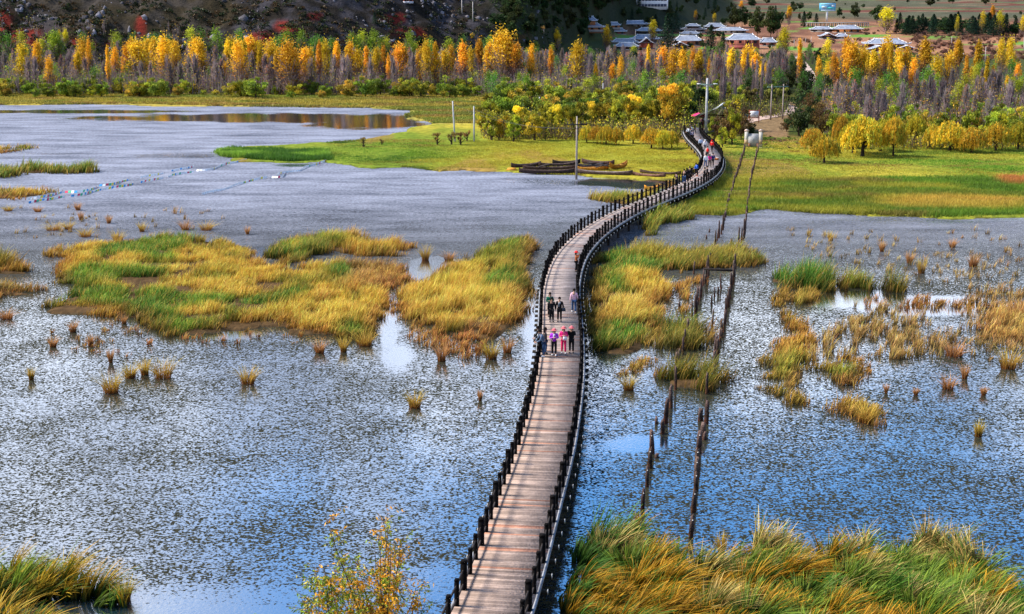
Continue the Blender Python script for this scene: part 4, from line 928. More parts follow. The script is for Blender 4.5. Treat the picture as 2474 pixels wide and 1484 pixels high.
def m1mix(X, Y, s, q, q2, base):
    dx, dy = proj(X, Y, X * 0); r = np.zeros(len(X))
    for cx, cy, rx, ry in [(390, 652, 130, 12), (430, 700, 190, 14), (560, 715, 120, 12), (490, 770, 60, 18), (780, 765, 150, 26), (760, 800, 70, 16), (620, 785, 60, 12), (290, 640, 60, 14)]:
        r = np.maximum(r, smooth(1.3, .6, np.hypot((dx - cx) / rx, (dy - cy) / ry) + .5 * (fbm(X, Y, 2.5, 201) - .5)))
    r = r[:, None]; base = base * (1 - r) + (STRAW * .75 + GOLD * .25) * r
    g = np.zeros(len(X))
    for cx, cy, rx, ry in [(500, 600, 110, 16), (580, 630, 60, 12), (520, 680, 90, 7), (690, 690, 50, 16), (400, 730, 60, 14), (340, 625, 40, 8), (560, 750, 60, 6)]:
        g = np.maximum(g, smooth(1.3, .6, np.hypot((dx - cx) / rx, (dy - cy) / ry)))
    g = g[:, None] * .55 * (.4 + 1.2 * rng.random((len(X), 1))); g = np.clip(g, 0, 1); return base * (1 - g) + GREEN * g
def m3mix(X, Y, s, q, q2, base):
    dx, dy = proj(X, Y, X * 0); g = smooth(690, 630, dy)[:, None] * .8; base = base * (1 - g) + (GREEN * 1.1) * g
    r = (smooth(700, 735, dy) * smooth(800, 775, dy))[:, None] * .85; base = base * (1 - r) + (STRAW * .8 + GOLD * .2) * r
    k = smooth(1235, 1275, dx)[:, None] * .6; return base * (1 - k) + GREEN * .8 * k
def r1mix(X, Y, s, q, q2, base):
    dx, dy = proj(X, Y, X * 0); g = np.maximum(smooth(700, 650, dy), smooth(1470, 1430, dx))[:, None] * .8; base = base * (1 - g) + GREEN * 1.1 * g
    r = (smooth(710, 735, dy) * smooth(800, 775, dy) * smooth(1430, 1460, dx))[:, None] * .85; return base * (1 - r) + (STRAW * .9) * r
def f1mix(X, Y, s, q, q2, base):
    dx, dy = proj(X, Y, X * 0 + .6); b = smooth(.46, .56, q)[:, None]; c = (GREEN * .9) * (1 - b) + (GOLD * .55 + LIME * .45) * b
    o_ = (smooth(1700, 1600, dx) * smooth(1330, 1370, dy))[:, None] * .8; c = c * (1 - o_) + np.array([.60, .33, .03]) * o_
    g = smooth(1450, 1400, dx)[:, None] * smooth(1400, 1340, dy)[:, None] * .8; return c * (1 - g) + GREEN * g
PT = ISLW
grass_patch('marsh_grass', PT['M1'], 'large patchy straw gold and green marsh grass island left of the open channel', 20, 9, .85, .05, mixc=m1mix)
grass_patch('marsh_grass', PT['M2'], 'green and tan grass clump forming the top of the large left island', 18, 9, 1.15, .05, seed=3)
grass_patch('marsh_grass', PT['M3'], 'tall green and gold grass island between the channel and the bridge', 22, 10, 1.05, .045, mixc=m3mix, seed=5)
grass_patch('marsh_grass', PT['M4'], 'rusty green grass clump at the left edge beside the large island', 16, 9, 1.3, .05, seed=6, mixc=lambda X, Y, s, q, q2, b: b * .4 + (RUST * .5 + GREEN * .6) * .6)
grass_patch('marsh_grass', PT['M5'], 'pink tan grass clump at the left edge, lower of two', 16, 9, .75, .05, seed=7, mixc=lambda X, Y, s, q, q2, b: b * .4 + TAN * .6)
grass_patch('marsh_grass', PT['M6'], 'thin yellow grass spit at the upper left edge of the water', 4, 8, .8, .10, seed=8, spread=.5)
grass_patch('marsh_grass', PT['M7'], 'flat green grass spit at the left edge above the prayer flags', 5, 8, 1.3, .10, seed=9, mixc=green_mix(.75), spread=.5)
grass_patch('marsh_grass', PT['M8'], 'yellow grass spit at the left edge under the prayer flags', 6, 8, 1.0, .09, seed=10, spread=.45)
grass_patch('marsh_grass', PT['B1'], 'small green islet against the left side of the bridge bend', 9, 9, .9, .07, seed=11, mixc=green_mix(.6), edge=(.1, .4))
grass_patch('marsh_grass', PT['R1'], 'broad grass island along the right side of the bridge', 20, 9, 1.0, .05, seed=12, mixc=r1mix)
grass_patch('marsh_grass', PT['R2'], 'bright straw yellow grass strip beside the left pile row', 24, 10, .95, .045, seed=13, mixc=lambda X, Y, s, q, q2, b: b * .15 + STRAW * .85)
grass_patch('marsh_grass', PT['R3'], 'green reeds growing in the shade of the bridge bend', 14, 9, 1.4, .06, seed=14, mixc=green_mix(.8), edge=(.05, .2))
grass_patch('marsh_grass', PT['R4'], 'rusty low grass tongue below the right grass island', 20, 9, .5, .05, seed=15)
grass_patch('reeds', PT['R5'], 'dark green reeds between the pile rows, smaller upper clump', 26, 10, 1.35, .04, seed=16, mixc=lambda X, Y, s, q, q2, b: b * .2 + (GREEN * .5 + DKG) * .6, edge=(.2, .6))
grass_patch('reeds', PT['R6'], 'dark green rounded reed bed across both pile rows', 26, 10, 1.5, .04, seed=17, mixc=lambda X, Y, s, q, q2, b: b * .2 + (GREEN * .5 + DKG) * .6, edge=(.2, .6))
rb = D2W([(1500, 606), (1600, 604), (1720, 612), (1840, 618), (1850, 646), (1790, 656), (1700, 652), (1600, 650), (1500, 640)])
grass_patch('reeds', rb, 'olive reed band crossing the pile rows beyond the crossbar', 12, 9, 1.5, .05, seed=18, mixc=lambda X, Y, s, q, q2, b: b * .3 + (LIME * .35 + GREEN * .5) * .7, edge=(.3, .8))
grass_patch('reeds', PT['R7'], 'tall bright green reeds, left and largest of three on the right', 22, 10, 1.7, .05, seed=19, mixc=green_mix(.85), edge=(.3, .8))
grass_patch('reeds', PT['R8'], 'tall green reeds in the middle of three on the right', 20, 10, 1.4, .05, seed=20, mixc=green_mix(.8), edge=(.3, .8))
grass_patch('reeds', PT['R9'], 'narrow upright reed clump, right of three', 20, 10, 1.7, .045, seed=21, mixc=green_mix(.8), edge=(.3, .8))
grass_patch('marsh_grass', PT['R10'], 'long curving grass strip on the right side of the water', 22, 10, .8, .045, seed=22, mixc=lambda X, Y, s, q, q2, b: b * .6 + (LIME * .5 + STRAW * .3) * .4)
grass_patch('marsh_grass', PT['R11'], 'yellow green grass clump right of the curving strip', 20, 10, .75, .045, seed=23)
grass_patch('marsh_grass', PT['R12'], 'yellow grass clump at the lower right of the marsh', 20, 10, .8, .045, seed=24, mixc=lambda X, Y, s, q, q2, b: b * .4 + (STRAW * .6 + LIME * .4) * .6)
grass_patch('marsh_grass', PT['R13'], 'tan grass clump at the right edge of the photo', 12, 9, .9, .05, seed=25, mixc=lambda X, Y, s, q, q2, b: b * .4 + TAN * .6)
for nm, pl, dn, hh_, lab, mc in [('a', [(1960, 800), (2080, 740), (2200, 760), (2330, 790), (2350, 860), (2200, 890), (2060, 880), (1960, 880), (1940, 830)], 3.2, .75, 'scattered thin tan grass in the middle of the right water', TAN),
                         ('b', [(2050, 735), (2180, 722), (2420, 730), (2470, 745), (2300, 758), (2080, 755)], 2.6, .6, 'sparse rusty stubble beside the white glare on the right water', RUST * 1.3),
                         ('c', [(1000, 790), (1240, 810), (1200, 860), (1060, 870), (960, 840)], 3.4, .55, 'sparse rusty fringe below the grass island by the bridge', RUST * 1.5),
                         ('d', [(1850, 560), (2473, 560), (2500, 690), (2200, 700), (2010, 640)], .28, .6, 'scattered small tan tufts on the upper right water', TAN),
                         ('e', [(300, 780), (760, 820), (700, 860), (200, 860), (100, 800)], .5, .5, 'scattered small rusty tufts below the left island', RUST * 1.6),
                         ('f', [(0, 500), (560, 500), (560, 560), (0, 620)], .12, .55, 'scattered small tan tufts above the left island', TAN),
                         ('g', [(2330, 700), (2473, 690), (2540, 860), (2420, 880), (2330, 850)], 2.2, .7, 'sparse tan grass along the right edge of the water', TAN)]:
    grass_patch('sparse_grass', D2W(pl), lab, dn, 12, hh_, .045, spread=.13, seed=30 + ord(nm), mixc=lambda X, Y, s, q, q2, b, c=mc: b * .25 + c * .75, edge=(.01, .02))
# near banks, big arching blades
def bank(name, poly, label, dens, per, h, pal_, seed, lean, wid=.08, sp=1.5):
    """hummocky bank: blades fan out of tussocks, green at the foot and pale or golden at the tip"""
    X, Y, s = sample(poly, dens, .5); k = Y > 40; X, Y, s = X[k], Y[k], s[k]; n = len(X)
    r_ = np.random.default_rng(seed + 77); mn = poly.min(0) - 2; mx = poly.max(0) + 2; gx, gy = np.meshgrid(np.arange(mn[0], mx[0], sp), np.arange(mn[1], mx[1], sp * .9)); cx = gx.ravel() + r_.uniform(-.5, .5, gx.size) * sp; cy = gy.ravel() + r_.uniform(-.5, .5, gx.size) * sp
    near_ = np.argmin((X[:, None] - cx[None]) ** 2 + (Y[:, None] - cy[None]) ** 2, 1); vx = X - cx[near_]; vy = Y - cy[near_]; dd = np.hypot(vx, vy) / sp
    hm = r_.uniform(.65, 1.35, len(cx))[near_]; wl = lean + 1.4 * (fbm(X, Y, 3.5, 313 + seed) - .5) * 2
    ax = vx / sp * 1.3 + .45 * np.cos(wl); ay = vy / sp * 1.3 + .45 * np.sin(wl); la = np.arctan2(ay, ax); am = np.hypot(ax, ay)
    hh_ = h * hm * (1.38 - 1.15 * np.minimum(dd, .8)) * (1 - .3 * smooth(.5, 0, s)); N_ = n * per
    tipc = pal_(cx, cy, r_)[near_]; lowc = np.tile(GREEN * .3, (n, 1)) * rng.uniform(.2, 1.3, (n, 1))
    bx = np.repeat(X, per) + rng.normal(0, .07, N_); by = np.repeat(Y, per) + rng.normal(0, .07, N_); gz = high(bx, by); gz = np.where(by < 47, gz, .0)
    H = np.repeat(hh_, per) * rng.uniform(.55, 1.15, N_); A = np.repeat(la, per) + rng.normal(0, .3, N_); Bd = np.repeat(.25 + .8 * np.minimum(am, 1.2), per) * rng.uniform(.5, 1.4, N_)
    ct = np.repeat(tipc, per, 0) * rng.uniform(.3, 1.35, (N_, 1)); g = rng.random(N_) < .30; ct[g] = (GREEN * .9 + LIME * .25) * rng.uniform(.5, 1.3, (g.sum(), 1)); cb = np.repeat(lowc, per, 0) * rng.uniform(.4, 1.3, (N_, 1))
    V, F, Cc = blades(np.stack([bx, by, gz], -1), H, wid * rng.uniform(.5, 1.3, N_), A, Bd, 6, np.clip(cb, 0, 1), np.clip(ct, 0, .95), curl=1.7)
    o = mk(name, V, F, M_blade, Cc); tag(o, label, 'grass', None, 'stuff')
def palF1(x, y, r_):
    dx, dy = proj(x, y, x * 0 + .7); n = len(x); q = r_.random(n)[:, None]; pale = STRAW * np.array([1.05, 1.3, 2.2]); c = np.where(q < .30, pale, np.where(q < .52, GOLD * 1.2, np.where(q < .85, LIME * 1.4, GREEN * 2)))
    left = (dx < 1640) & (dy > 1340); c[left & (q[:, 0] < .75)] = np.array([.85, .42, .03]); gl = (dx < 1450) & (dy < 1380); c[gl] = GREEN * 1.8; return c
def palG(x, y, r_): q = r_.random(len(x))[:, None]; return np.where(q < .65, np.array([.90, .52, .04]), np.where(q < .85, LIME * 1.6, GREEN * 2))
def palH(x, y, r_): return np.tile(STRAW * np.array([1.2, 1.35, 2.2]), (len(x), 1))
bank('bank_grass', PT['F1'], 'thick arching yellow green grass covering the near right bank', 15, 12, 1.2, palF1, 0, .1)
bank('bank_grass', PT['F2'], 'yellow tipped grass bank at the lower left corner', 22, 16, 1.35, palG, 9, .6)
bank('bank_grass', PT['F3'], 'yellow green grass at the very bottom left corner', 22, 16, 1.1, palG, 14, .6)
for cx, hb, lab in [(1870, 1345, 'leftmost'), (2060, 1345, 'second'), (2270, 1350, 'third and broadest'), (2345, 1375, 'rightmost')]:
    pq = P(cx, hb); th = np.linspace(0, 6.28, 12)[:-1]; pl = np.stack([pq[0] + 1.1 * np.cos(th), pq[1] + .8 * np.sin(th)], -1)
    bank('bank_grass', pl, 'tall pale tipped hummock on the back edge of the near right bank, %s of four' % lab, 34, 14, 1.35, palH, cx, 1.2, sp=1.1)

# tufts standing alone in the water
def tuft(x, y, wD, hD, label, base=None, group='lone grass tufts standing in the water', tall=0):
    hD *= 1.3; wD *= .95
    p = P(x, y); k = p[1] / FD; r_ = wD * k / 2; H = hD * k; n = int(90 + 60 * r_); base = STRAW * .6 + LIME * .4 if base is None else base
    th = rng.uniform(0, 6.28, n); rr_ = r_ * .6 * np.sqrt(rng.random(n)); b_ = np.stack([rr_ * np.cos(th), rr_ * np.sin(th), np.zeros(n)], -1)
    cc = base * rng.uniform(.6, 1.4, (n, 1)); low = np.clip(RUST * .8 * rng.uniform(.5, 1.4, (n, 1)), 0, 1)
    V, F, Cc = blades(b_, H * rng.uniform(.5, 1.1, n), .045 * rng.uniform(.7, 1.3, n), th + rng.normal(0, .4, n), rng.uniform(.2, 1.3, n) * min(1.6, r_ / H * 1.5), 4, low, np.clip(cc * 1.5, 0, .95))
    o = mk('grass_tuft', V, F, M_blade, Cc); o.location = (p[0], p[1], -.02); tag(o, label, 'grass tuft', group)
LT = LIME * .55 + STRAW * .5
for a in [(598, 926, 56, 40, 'straw coloured tuft alone in open water between the left bank and the bridge'), (1002, 984, 50, 38, 'round yellow tuft nearest the bridge in the lower left water'),
          (1187, 866, 50, 42, 'bright yellow green tuft beside the bridge people'), (392, 912, 70, 46, 'largest yellow tuft of the lower left cluster'), (350, 905, 30, 36, 'thin tuft leaning against the largest left tuft'),
          (315, 912, 40, 34, 'green centred tuft left of the largest left tuft'), (268, 948, 62, 48, 'wide tuft at the lower left of the left cluster'), (76, 918, 18, 28, 'small yellow tuft at the far left in grey water'),
          (268, 876, 16, 30, 'thin rusty tuft above the left cluster'), (177, 802, 24, 26, 'small green and rusty tuft left below the big island'), (220, 836, 16, 26, 'leaning tan tuft below the big island'), (128, 838, 26, 24, 'pair of thin tan stems below the big island'),
          (300, 782, 18, 20, 'small tan tuft close under the big island'), (830, 850, 26, 34, 'straw tuft in water left of the channel mouth'), (772, 852, 36, 30, 'tan tuft in water under the left island edge'), (880, 834, 60, 36, 'ragged yellow tuft at the lower corner of the big island'),
          (1066, 872, 36, 44, 'rusty tuft in the water right of the channel mouth'), (1225, 852, 34, 34, 'tan tuft beside the bright yellow green tuft'),
          (1518, 942, 40, 36, 'bright yellow green tuft right of the bridge below the grass island'), (2092, 1020, 60, 44, 'bright yellow tuft at the lower right end of the yellow clump'), (2362, 1054, 26, 36, 'lone green and yellow tuft at the lower right'),
          (2434, 890, 60, 50, 'bushy straw tuft near the right edge of the photo'), (2290, 940, 44, 34, 'yellow tuft between the tan grass and the right edge'), (2302, 860, 70, 40, 'bright lime tuft at the right end of the tan grass'),
          (2455, 770, 50, 44, 'tan tuft cut by the right edge'), (2330, 915, 20, 30, 'thin tan tuft above the yellow tuft on the right'), (2375, 955, 16, 20, 'tiny rusty tuft right of the yellow tuft'), (2212, 955, 14, 18, 'tiny rusty tuft in grey water left of the yellow tuft'), (2140, 950, 12, 20, 'tiny thin tuft below the tan grass'),
          (2006, 582, 18, 22, 'small tuft just off the right meadow shore'), (2130, 608, 16, 24, 'small tan tuft in the upper right water, left one'), (2300, 598, 22, 20, 'small tan tuft in the upper right water near the edge'),
          (2196, 636, 20, 24, 'small rusty tuft right of the tall reeds'), (2350, 645, 30, 30, 'loose tan tuft in the upper right water'), (2225, 660, 26, 34, 'straw tuft above the white glare on the right'),
          (130, 556, 60, 20, 'wide yellow tuft in grey water at the upper left'), (165, 554, 30, 18, 'low yellow tuft beside the wide one at the upper left'), (196, 532, 16, 20, 'small tan tuft above the wide one at the upper left'), (188, 508, 20, 18, 'pink tan tuft just under the prayer flags'),
          (263, 540, 14, 18, 'small tan tuft right of the wide one at the upper left'), (343, 560, 18, 22, 'lone yellow tuft above the large left island'), (447, 556, 30, 24, 'pink tan tuft above the large left island'), (498, 556, 44, 22, 'wide straw tuft above the large left island'),
          (285, 582, 40, 24, 'pair of straw tufts near the upper left end of the large island'), (205, 572, 44, 22, 'tall straw tuft at the upper left above the island'), (92, 512, 24, 14, 'low rusty tuft at the upper left'), (598, 566, 14, 18, 'thin rusty tuft in the grey water'),
          (1085, 628, 36, 20, 'tan tuft in the bright pool between the islands'), (1027, 628, 28, 32, 'thin straw tuft at the top of the bright pool'), (20, 510, 30, 14, 'low green tuft at the upper left edge'), (15, 770, 50, 24, 'yellow green tuft at the left edge below the rusty clumps'),
          (300, 1452, 60, 62, 'spiky green tuft at the right end of the lower left bank'), (1160, 968, 12, 24, 'tiny rusty stem tuft between the bridge and the round yellow tuft'), (1742, 1340, 26, 50, 'dark thin reeds behind the near right bank')]:
    gcol = TAN if any(w_ in a[4] for w_ in ('tan', 'rusty')) else (LT if ('green' in a[4] or 'lime' in a[4]) else None)
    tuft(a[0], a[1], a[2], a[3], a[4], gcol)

# meadow: short grass and taller wild patches
def meadow(name, poly, label, n, h, colf, w=.12, per=5, minY=0):
    P_ = D2W(poly); mn = P_.min(0); mx = P_.max(0); X = rng.uniform(mn[0], mx[0], n * 3); Y = mn[1] + (mx[1] - mn[1]) * rng.random(n * 3) ** 1.3
    k = (sdist(P_, X, Y) > 0) & (sdist(MAINLAND, X, Y) > .5); X, Y = X[k][:n], Y[k][:n]; base = colf(X, Y); m = len(X); N_ = m * per
    cc = np.repeat(base, per, 0) * rng.uniform(.7, 1.3, (N_, 1)); hh_ = np.repeat(h * (.5 + fbm(X, Y, 5, 401)), per) * rng.uniform(.5, 1.2, N_); sc_ = np.repeat(np.maximum(Y / 200, .6), per)
    bx = np.repeat(X, per) + rng.normal(0, .25, N_); by = np.repeat(Y, per) + rng.normal(0, .35, N_)
    V, F, Cc = blades(np.stack([bx, by, np.full(N_, .08)], -1), hh_, w * sc_, rng.uniform(0, 6.28, N_), rng.uniform(.1, .7, N_), 2, np.clip(cc * .6, 0, 1), np.clip(cc * 1.15, 0, 1))
    o = mk(name, V, F, M_blade, Cc); tag(o, label, 'grass', None, 'stuff')
def mc(X, Y):
    a = fbm(X * .5, Y, 9, 411)[:, None]; c = (np.array([.13, .27, .02])) * (1 - smooth(.42, .56, a)) + np.array([.42, .36, .04]) * smooth(.42, .56, a)
    b = fbm(X * .4, Y, 4, 417)[:, None]; c = c * (1 - .7 * smooth(.54, .62, b)) + GREEN * .8 * .7 * smooth(.54, .62, b)
    r_ = smooth(.64, .70, fbm(X * .35, Y, 5, 419))[:, None] * .6; return c * (1 - r_) + np.array([.30, .13, .05]) * r_
def mc2(X, Y):
    dx, dy = proj(X, Y, X * 0); k = smooth(900, 1300, dx)[:, None] * .6; return mc(X, Y) * (1 - k) + np.array([.46, .37, .03]) * k
def mc3(X, Y):
    dx, dy = proj(X, Y, X * 0); c = mc(X, Y) * .7 + LIME * .35 * .7
    o_ = smooth(1.4, .5, np.hypot((dx - 2455) / 50, (dy - 435) / 16))[:, None]; c = c * (1 - o_) + np.array([.55, .22, .06]) * o_
    g_ = smooth(1.4, .5, np.hypot((dx - 2290) / 50, (dy - 405) / 14))[:, None]; c = c * (1 - g_) + np.array([.08, .26, .03]) * g_
    s_ = smooth(1.4, .5, np.hypot((dx - 2320) / 200, (dy - 495) / 16))[:, None] * .6; return c * (1 - s_) + STRAW * s_
meadow('meadow_grass', [(1740, 335), (1900, 335), (2473, 345), (2600, 350), (2600, 440), (1720, 450)], 'short yellow green meadow grass on the right, upper part', 26000, .28, mc)
meadow('meadow_grass', [(1650, 440), (2600, 430), (2600, 540), (1640, 530)], 'rough green and straw meadow grass along the right shore', 30000, .62, mc3, w=.09)
meadow('meadow_grass', [(790, 340), (1060, 340), (1690, 350), (1700, 435), (1230, 420), (1000, 412), (780, 405)], 'bright yellow green meadow on the tongue behind the boats', 32000, .24, mc2)
meadow('reed_fringe', [(505, 360), (790, 372), (800, 396), (640, 392), (515, 384)], 'green reeds along the left end of the tongue', 5200, .85, lambda X, Y: GREEN * 1.0 + (LIME * .8)[None] * smooth(.45, .6, fbm(X, Y, 6, 431))[:, None], w=.11)
meadow('meadow_grass', [(-150, 228), (1300, 236), (1300, 300), (1000, 300), (-150, 262)], 'dry yellow green grass strip in front of the far forest', 20000, .5, lambda X, Y: mc(X, Y) * .6 + np.array([.40, .27, .07]) * .4, w=.22)

# ------------------------------------------------------------------ trees
def cat3(lst):
    V = []; F = []; Cc = []; n = 0
    for v, f, c in lst: V.append(v); F.append(f + n); Cc.append(c); n += len(v)
    return np.concatenate(V), np.concatenate(F), np.concatenate(Cc)
def tube_q(pts, rad, n=5, col=(.1, .08, .07)):
    b = MB(); b.tube(pts, rad, n, col, cap=False); return np.concatenate(b.V), np.array(b.F[4]), np.concatenate(b.c)
def strips(a, b, wd_, col):
    """thin twigs as flat crossed strips from a to b"""
    n = len(a); d = b - a; s1 = np.cross(d, rng.normal(size=(n, 3))); s1 /= np.linalg.norm(s1, axis=1)[:, None]; w_ = np.broadcast_to(wd_, (n,))[:, None] / 2
    V = np.stack([a - s1 * w_, a + s1 * w_, b + s1 * w_ * .3, b - s1 * w_ * .3], 1).reshape(-1, 3)
    return V, np.arange(n * 4).reshape(n, 4), np.repeat(col, 4, 0)
def wood(h, r0, limbs, spread, colr, start=.25, seed=0, rise=.6):
    r_ = np.random.default_rng(seed); L_ = []; pts = [(0, 0, -.3)]
    for i in range(1, 6): pts.append((r_.normal(0, h * .012), r_.normal(0, h * .012), h * i / 5))
    L_.append(tube_q(pts, [r0 * (1.25 - .2 * 0)] + [r0 * (1 - .17 * i) for i in range(1, 6)], 6, colr))
    for k in range(limbs):
        z = h * r_.uniform(start, .85); t = r_.uniform(0, 6.28); l_ = spread * r_.uniform(.6, 1.1) * (1.15 - z / h * .6)
        p1 = np.array([math.cos(t) * l_ * .5, math.sin(t) * l_ * .5, z + l_ * rise * .5]); p2 = np.array([math.cos(t) * l_, math.sin(t) * l_, z + l_ * rise * 1.2])
        L_.append(tube_q([(0, 0, z), p1, p2], [r0 * .42, r0 * .26, r0 * .1], 4, colr))
    return cat3(L_)
def vary(col, n, amt=.3, hue=.08): return np.clip(np.array(col) * rng.uniform(1 - amt, 1 + amt, (n, 1)) * (1 + rng.normal(0, hue, (n, 3))), 0, 1)
def poplar(h=10, rad=1.15, top=(.92, .52, .03), low=(.40, .19, .05), n=1100, leaf=.40, z0=.22, bare=.35, seed=0, barkc=(.10, .085, .085)):
    global rng; sv = rng; rng = np.random.default_rng(seed + 500)
    nc = 46; cz = rng.uniform(z0, 1, nc) ** .9; ct = rng.uniform(0, 6.28, nc); pr_ = np.clip(np.sin(np.pi * np.clip((cz - z0) / (1 - z0), 0, 1) ** .75) ** .7, .12, 1)
    cr = rad * pr_ * rng.uniform(.2, .9, nc); cc = np.stack([cr * np.cos(ct), cr * np.sin(ct), cz * h], -1); cb = rng.uniform(.7, 1.2, nc)
    pick = rng.integers(0, nc, n); k = rng.random(n) < np.clip((cz[pick] - z0) / max(bare, .01), .12, 1); pick = pick[k]; m = len(pick)
    pos = cc[pick] + rng.normal(0, 1, (m, 3)) * np.array([.26, .26, .5]) * rad
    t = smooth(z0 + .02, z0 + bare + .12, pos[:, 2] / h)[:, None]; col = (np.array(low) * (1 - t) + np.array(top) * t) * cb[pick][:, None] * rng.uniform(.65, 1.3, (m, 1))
    A = quads(pos, leaf * rng.uniform(.5, 1.2, m), np.clip(col, 0, 1), stretch=1.25, vert=.7)
    nb = 240; zb = rng.uniform(.06, .6, nb) * h; tb = rng.uniform(0, 6.28, nb); lb = rad * rng.uniform(.3, .9, nb)
    a_ = np.stack([.4 * lb * np.cos(tb), .4 * lb * np.sin(tb), zb], -1); b_ = a_ + np.stack([np.cos(tb) * lb, np.sin(tb) * lb, lb * rng.uniform(1.0, 2.2, nb)], -1)
    B = strips(a_, b_, .11, vary(np.array([.27, .20, .19]), nb, .4)); W = wood(h * .93, .15, 0, 1, barkc, seed=seed); rng = sv
    return W, cat3([A, B])
def bare_poplar(h=9.5, rad=1.0, seed=0, tw=(.30, .235, .235), leafc=(.36, .20, .10), nl=160, nt=420):
    global rng; sv = rng; rng = np.random.default_rng(seed + 900)
    z = rng.uniform(.08, .82, nt) * h; t = rng.uniform(0, 6.28, nt); r = rad * rng.uniform(0, .75, nt) * np.sin(np.pi * np.clip(z / h, 0, 1) ** .7)
    a_ = np.stack([r * np.cos(t) * .5, r * np.sin(t) * .5, z], -1); l_ = rng.uniform(.8, 2.2, nt); b_ = np.stack([r * np.cos(t) + rng.normal(0, .12, nt), r * np.sin(t) + rng.normal(0, .12, nt), z + l_], -1)
    B = strips(a_, b_, rng.uniform(.06, .13, nt), vary(np.array(tw), nt, .35, .05))
    zl = rng.uniform(.25, 1.0, nl); tl = rng.uniform(0, 6.28, nl); rl = rad * .8 * np.sin(np.pi * zl ** .8) ** .8 * rng.random(nl) ** .5
    A = quads(np.stack([rl * np.cos(tl), rl * np.sin(tl), zl * h], -1), .26, vary(np.array(leafc), nl, .4, .1)); W = wood(h * .95, .13, 0, 1, (.17, .145, .15), seed=seed); rng = sv
    return W, cat3([A, B])
def bushy(h=5, rad=2.0, colr=(.22, .25, .03), n=1300, leaf=.3, z0=.12, lobes=24, seed=0, barkc=(.05, .035, .025), trunk=.14, flat=1.0, col2=None, limbs=6):
    global rng; sv = rng; rng = np.random.default_rng(seed + 1300)
    u = rng.normal(size=(lobes, 3)); u /= np.linalg.norm(u, axis=1)[:, None]; u *= rng.uniform(.35, .85, (lobes, 1)); hc = h * (1 + z0) / 2; hv = h * (1 - z0) / 2
    lc = u * np.array([rad, rad, hv]) + np.array([0, 0, hc]); lr = rad * rng.uniform(.16, .42, lobes); lb = rng.uniform(.4, 1.45, lobes)
    pk = rng.integers(0, lobes, n); d = rng.normal(size=(n, 3)); d /= np.linalg.norm(d, axis=1)[:, None]; d *= (rng.random(n) ** .35)[:, None]
    pos = lc[pk] + d * lr[pk][:, None] * np.array([1, 1, .8 * flat]); c = np.tile(np.array(colr), (n, 1))
    if col2 is not None: q = rng.random(lobes)[pk][:, None]; q = smooth(.4, .6, q); c = c * (1 - q) + np.array(col2) * q
    col = np.clip(c * lb[pk][:, None] * rng.uniform(.65, 1.35, (n, 1)), 0, 1); k = pos[:, 2] > .05
    A = quads(pos[k], leaf * rng.uniform(.6, 1.25, k.sum()), col[k], stretch=1.5, vert=.4); W = wood(h * .8, trunk, limbs, rad * .8, barkc, start=.15, seed=seed); rng = sv
    return W, A
def weeping(h=4.4, rad=2.1, colr=(.66, .42, .03), col2=(.42, .39, .04), seed=0, ns=190, trunk=.24):
    global rng; sv = rng; rng = np.random.default_rng(seed + 1700)
    t = rng.uniform(0, 6.28, ns); r = rad * rng.random(ns) ** .55; zt = h * (1 - .42 * (r / rad) ** 2.2) + rng.normal(0, .12, ns); ln = rng.uniform(.25, .72, ns) * zt
    pos = []; cc = []
    cb = rng.uniform(.6, 1.3, ns); mx = rng.random(ns)
    for i in range(ns):
        m = int(10 + ln[i] * 4); s_ = rng.random(m) ** .8; rr2 = r[i] * (1 + .22 * np.sqrt(s_)); pos.append(np.stack([rr2 * np.cos(t[i]), rr2 * np.sin(t[i]), zt[i] - ln[i] * s_], -1) + rng.normal(0, .09, (m, 3)))
        cc.append(np.tile((np.array(colr) if mx[i] > .4 else np.array(col2)) * cb[i], (m, 1)) * rng.uniform(.7, 1.3, (m, 1)))
    pos = np.concatenate(pos); cc = np.clip(np.concatenate(cc), 0, 1); k = pos[:, 2] > .25; A = quads(pos[k], .20, cc[k], stretch=2.2, vert=.25)
    W = wood(h * .72, trunk, 8, rad * .75, (.035, .025, .02), start=.3, seed=seed, rise=.45); rng = sv
    return W, A
def conifer(h=12, rad=2.6, colr=(.018, .045, .022), n=1500, seed=0, leaf=.5):
    global rng; sv = rng; rng = np.random.default_rng(seed + 2100); z = rng.random(n) ** 1.15; lay = np.floor(z * 11) / 11; fr = (z - lay) * 11
    r = rad * (1 - z) ** .72 * (1 - .35 * fr) * rng.random(n) ** .4 + .1; t = rng.uniform(0, 6.28, n); r *= 1 + .3 * np.sin(t * 3 + lay * 9)
    pos = np.stack([r * np.cos(t), r * np.sin(t), (.08 + .92 * z) * h], -1); A = quads(pos, leaf * rng.uniform(.6, 1.2, n), vary(np.array(colr), n, .45, .12)); W = wood(h * .9, .2, 0, 1, (.04, .03, .025), seed=seed); rng = sv
    return W, A
def single(name, wa, leafmat=None, bark=None):
    W, A = wa; V, F, Cc = cat3([W, A]); mi = np.concatenate([np.zeros(len(W[1])), np.ones(len(A[1]))])
    return mk(name, V, F, [bark or M_bark, leafmat or M_leaf], Cc, midx=mi, link=False)
def place(me, x, y, hD, label, cat, group, name, h0, wf=1.0, p=None):
    p = G(x, y) if p is None else p; s_ = hD * p[1] / FD / .97 / h0 if hD else 1.0
    o = bpy.data.objects.new(name, me); C.objects.link(o); o.location = (p[0], p[1], p[2] - .1); o.rotation_euler = (0, 0, rr.uniform(0, 6.28)); o.scale = (s_ * wf, s_ * wf, s_); tag(o, label, cat, group); return o
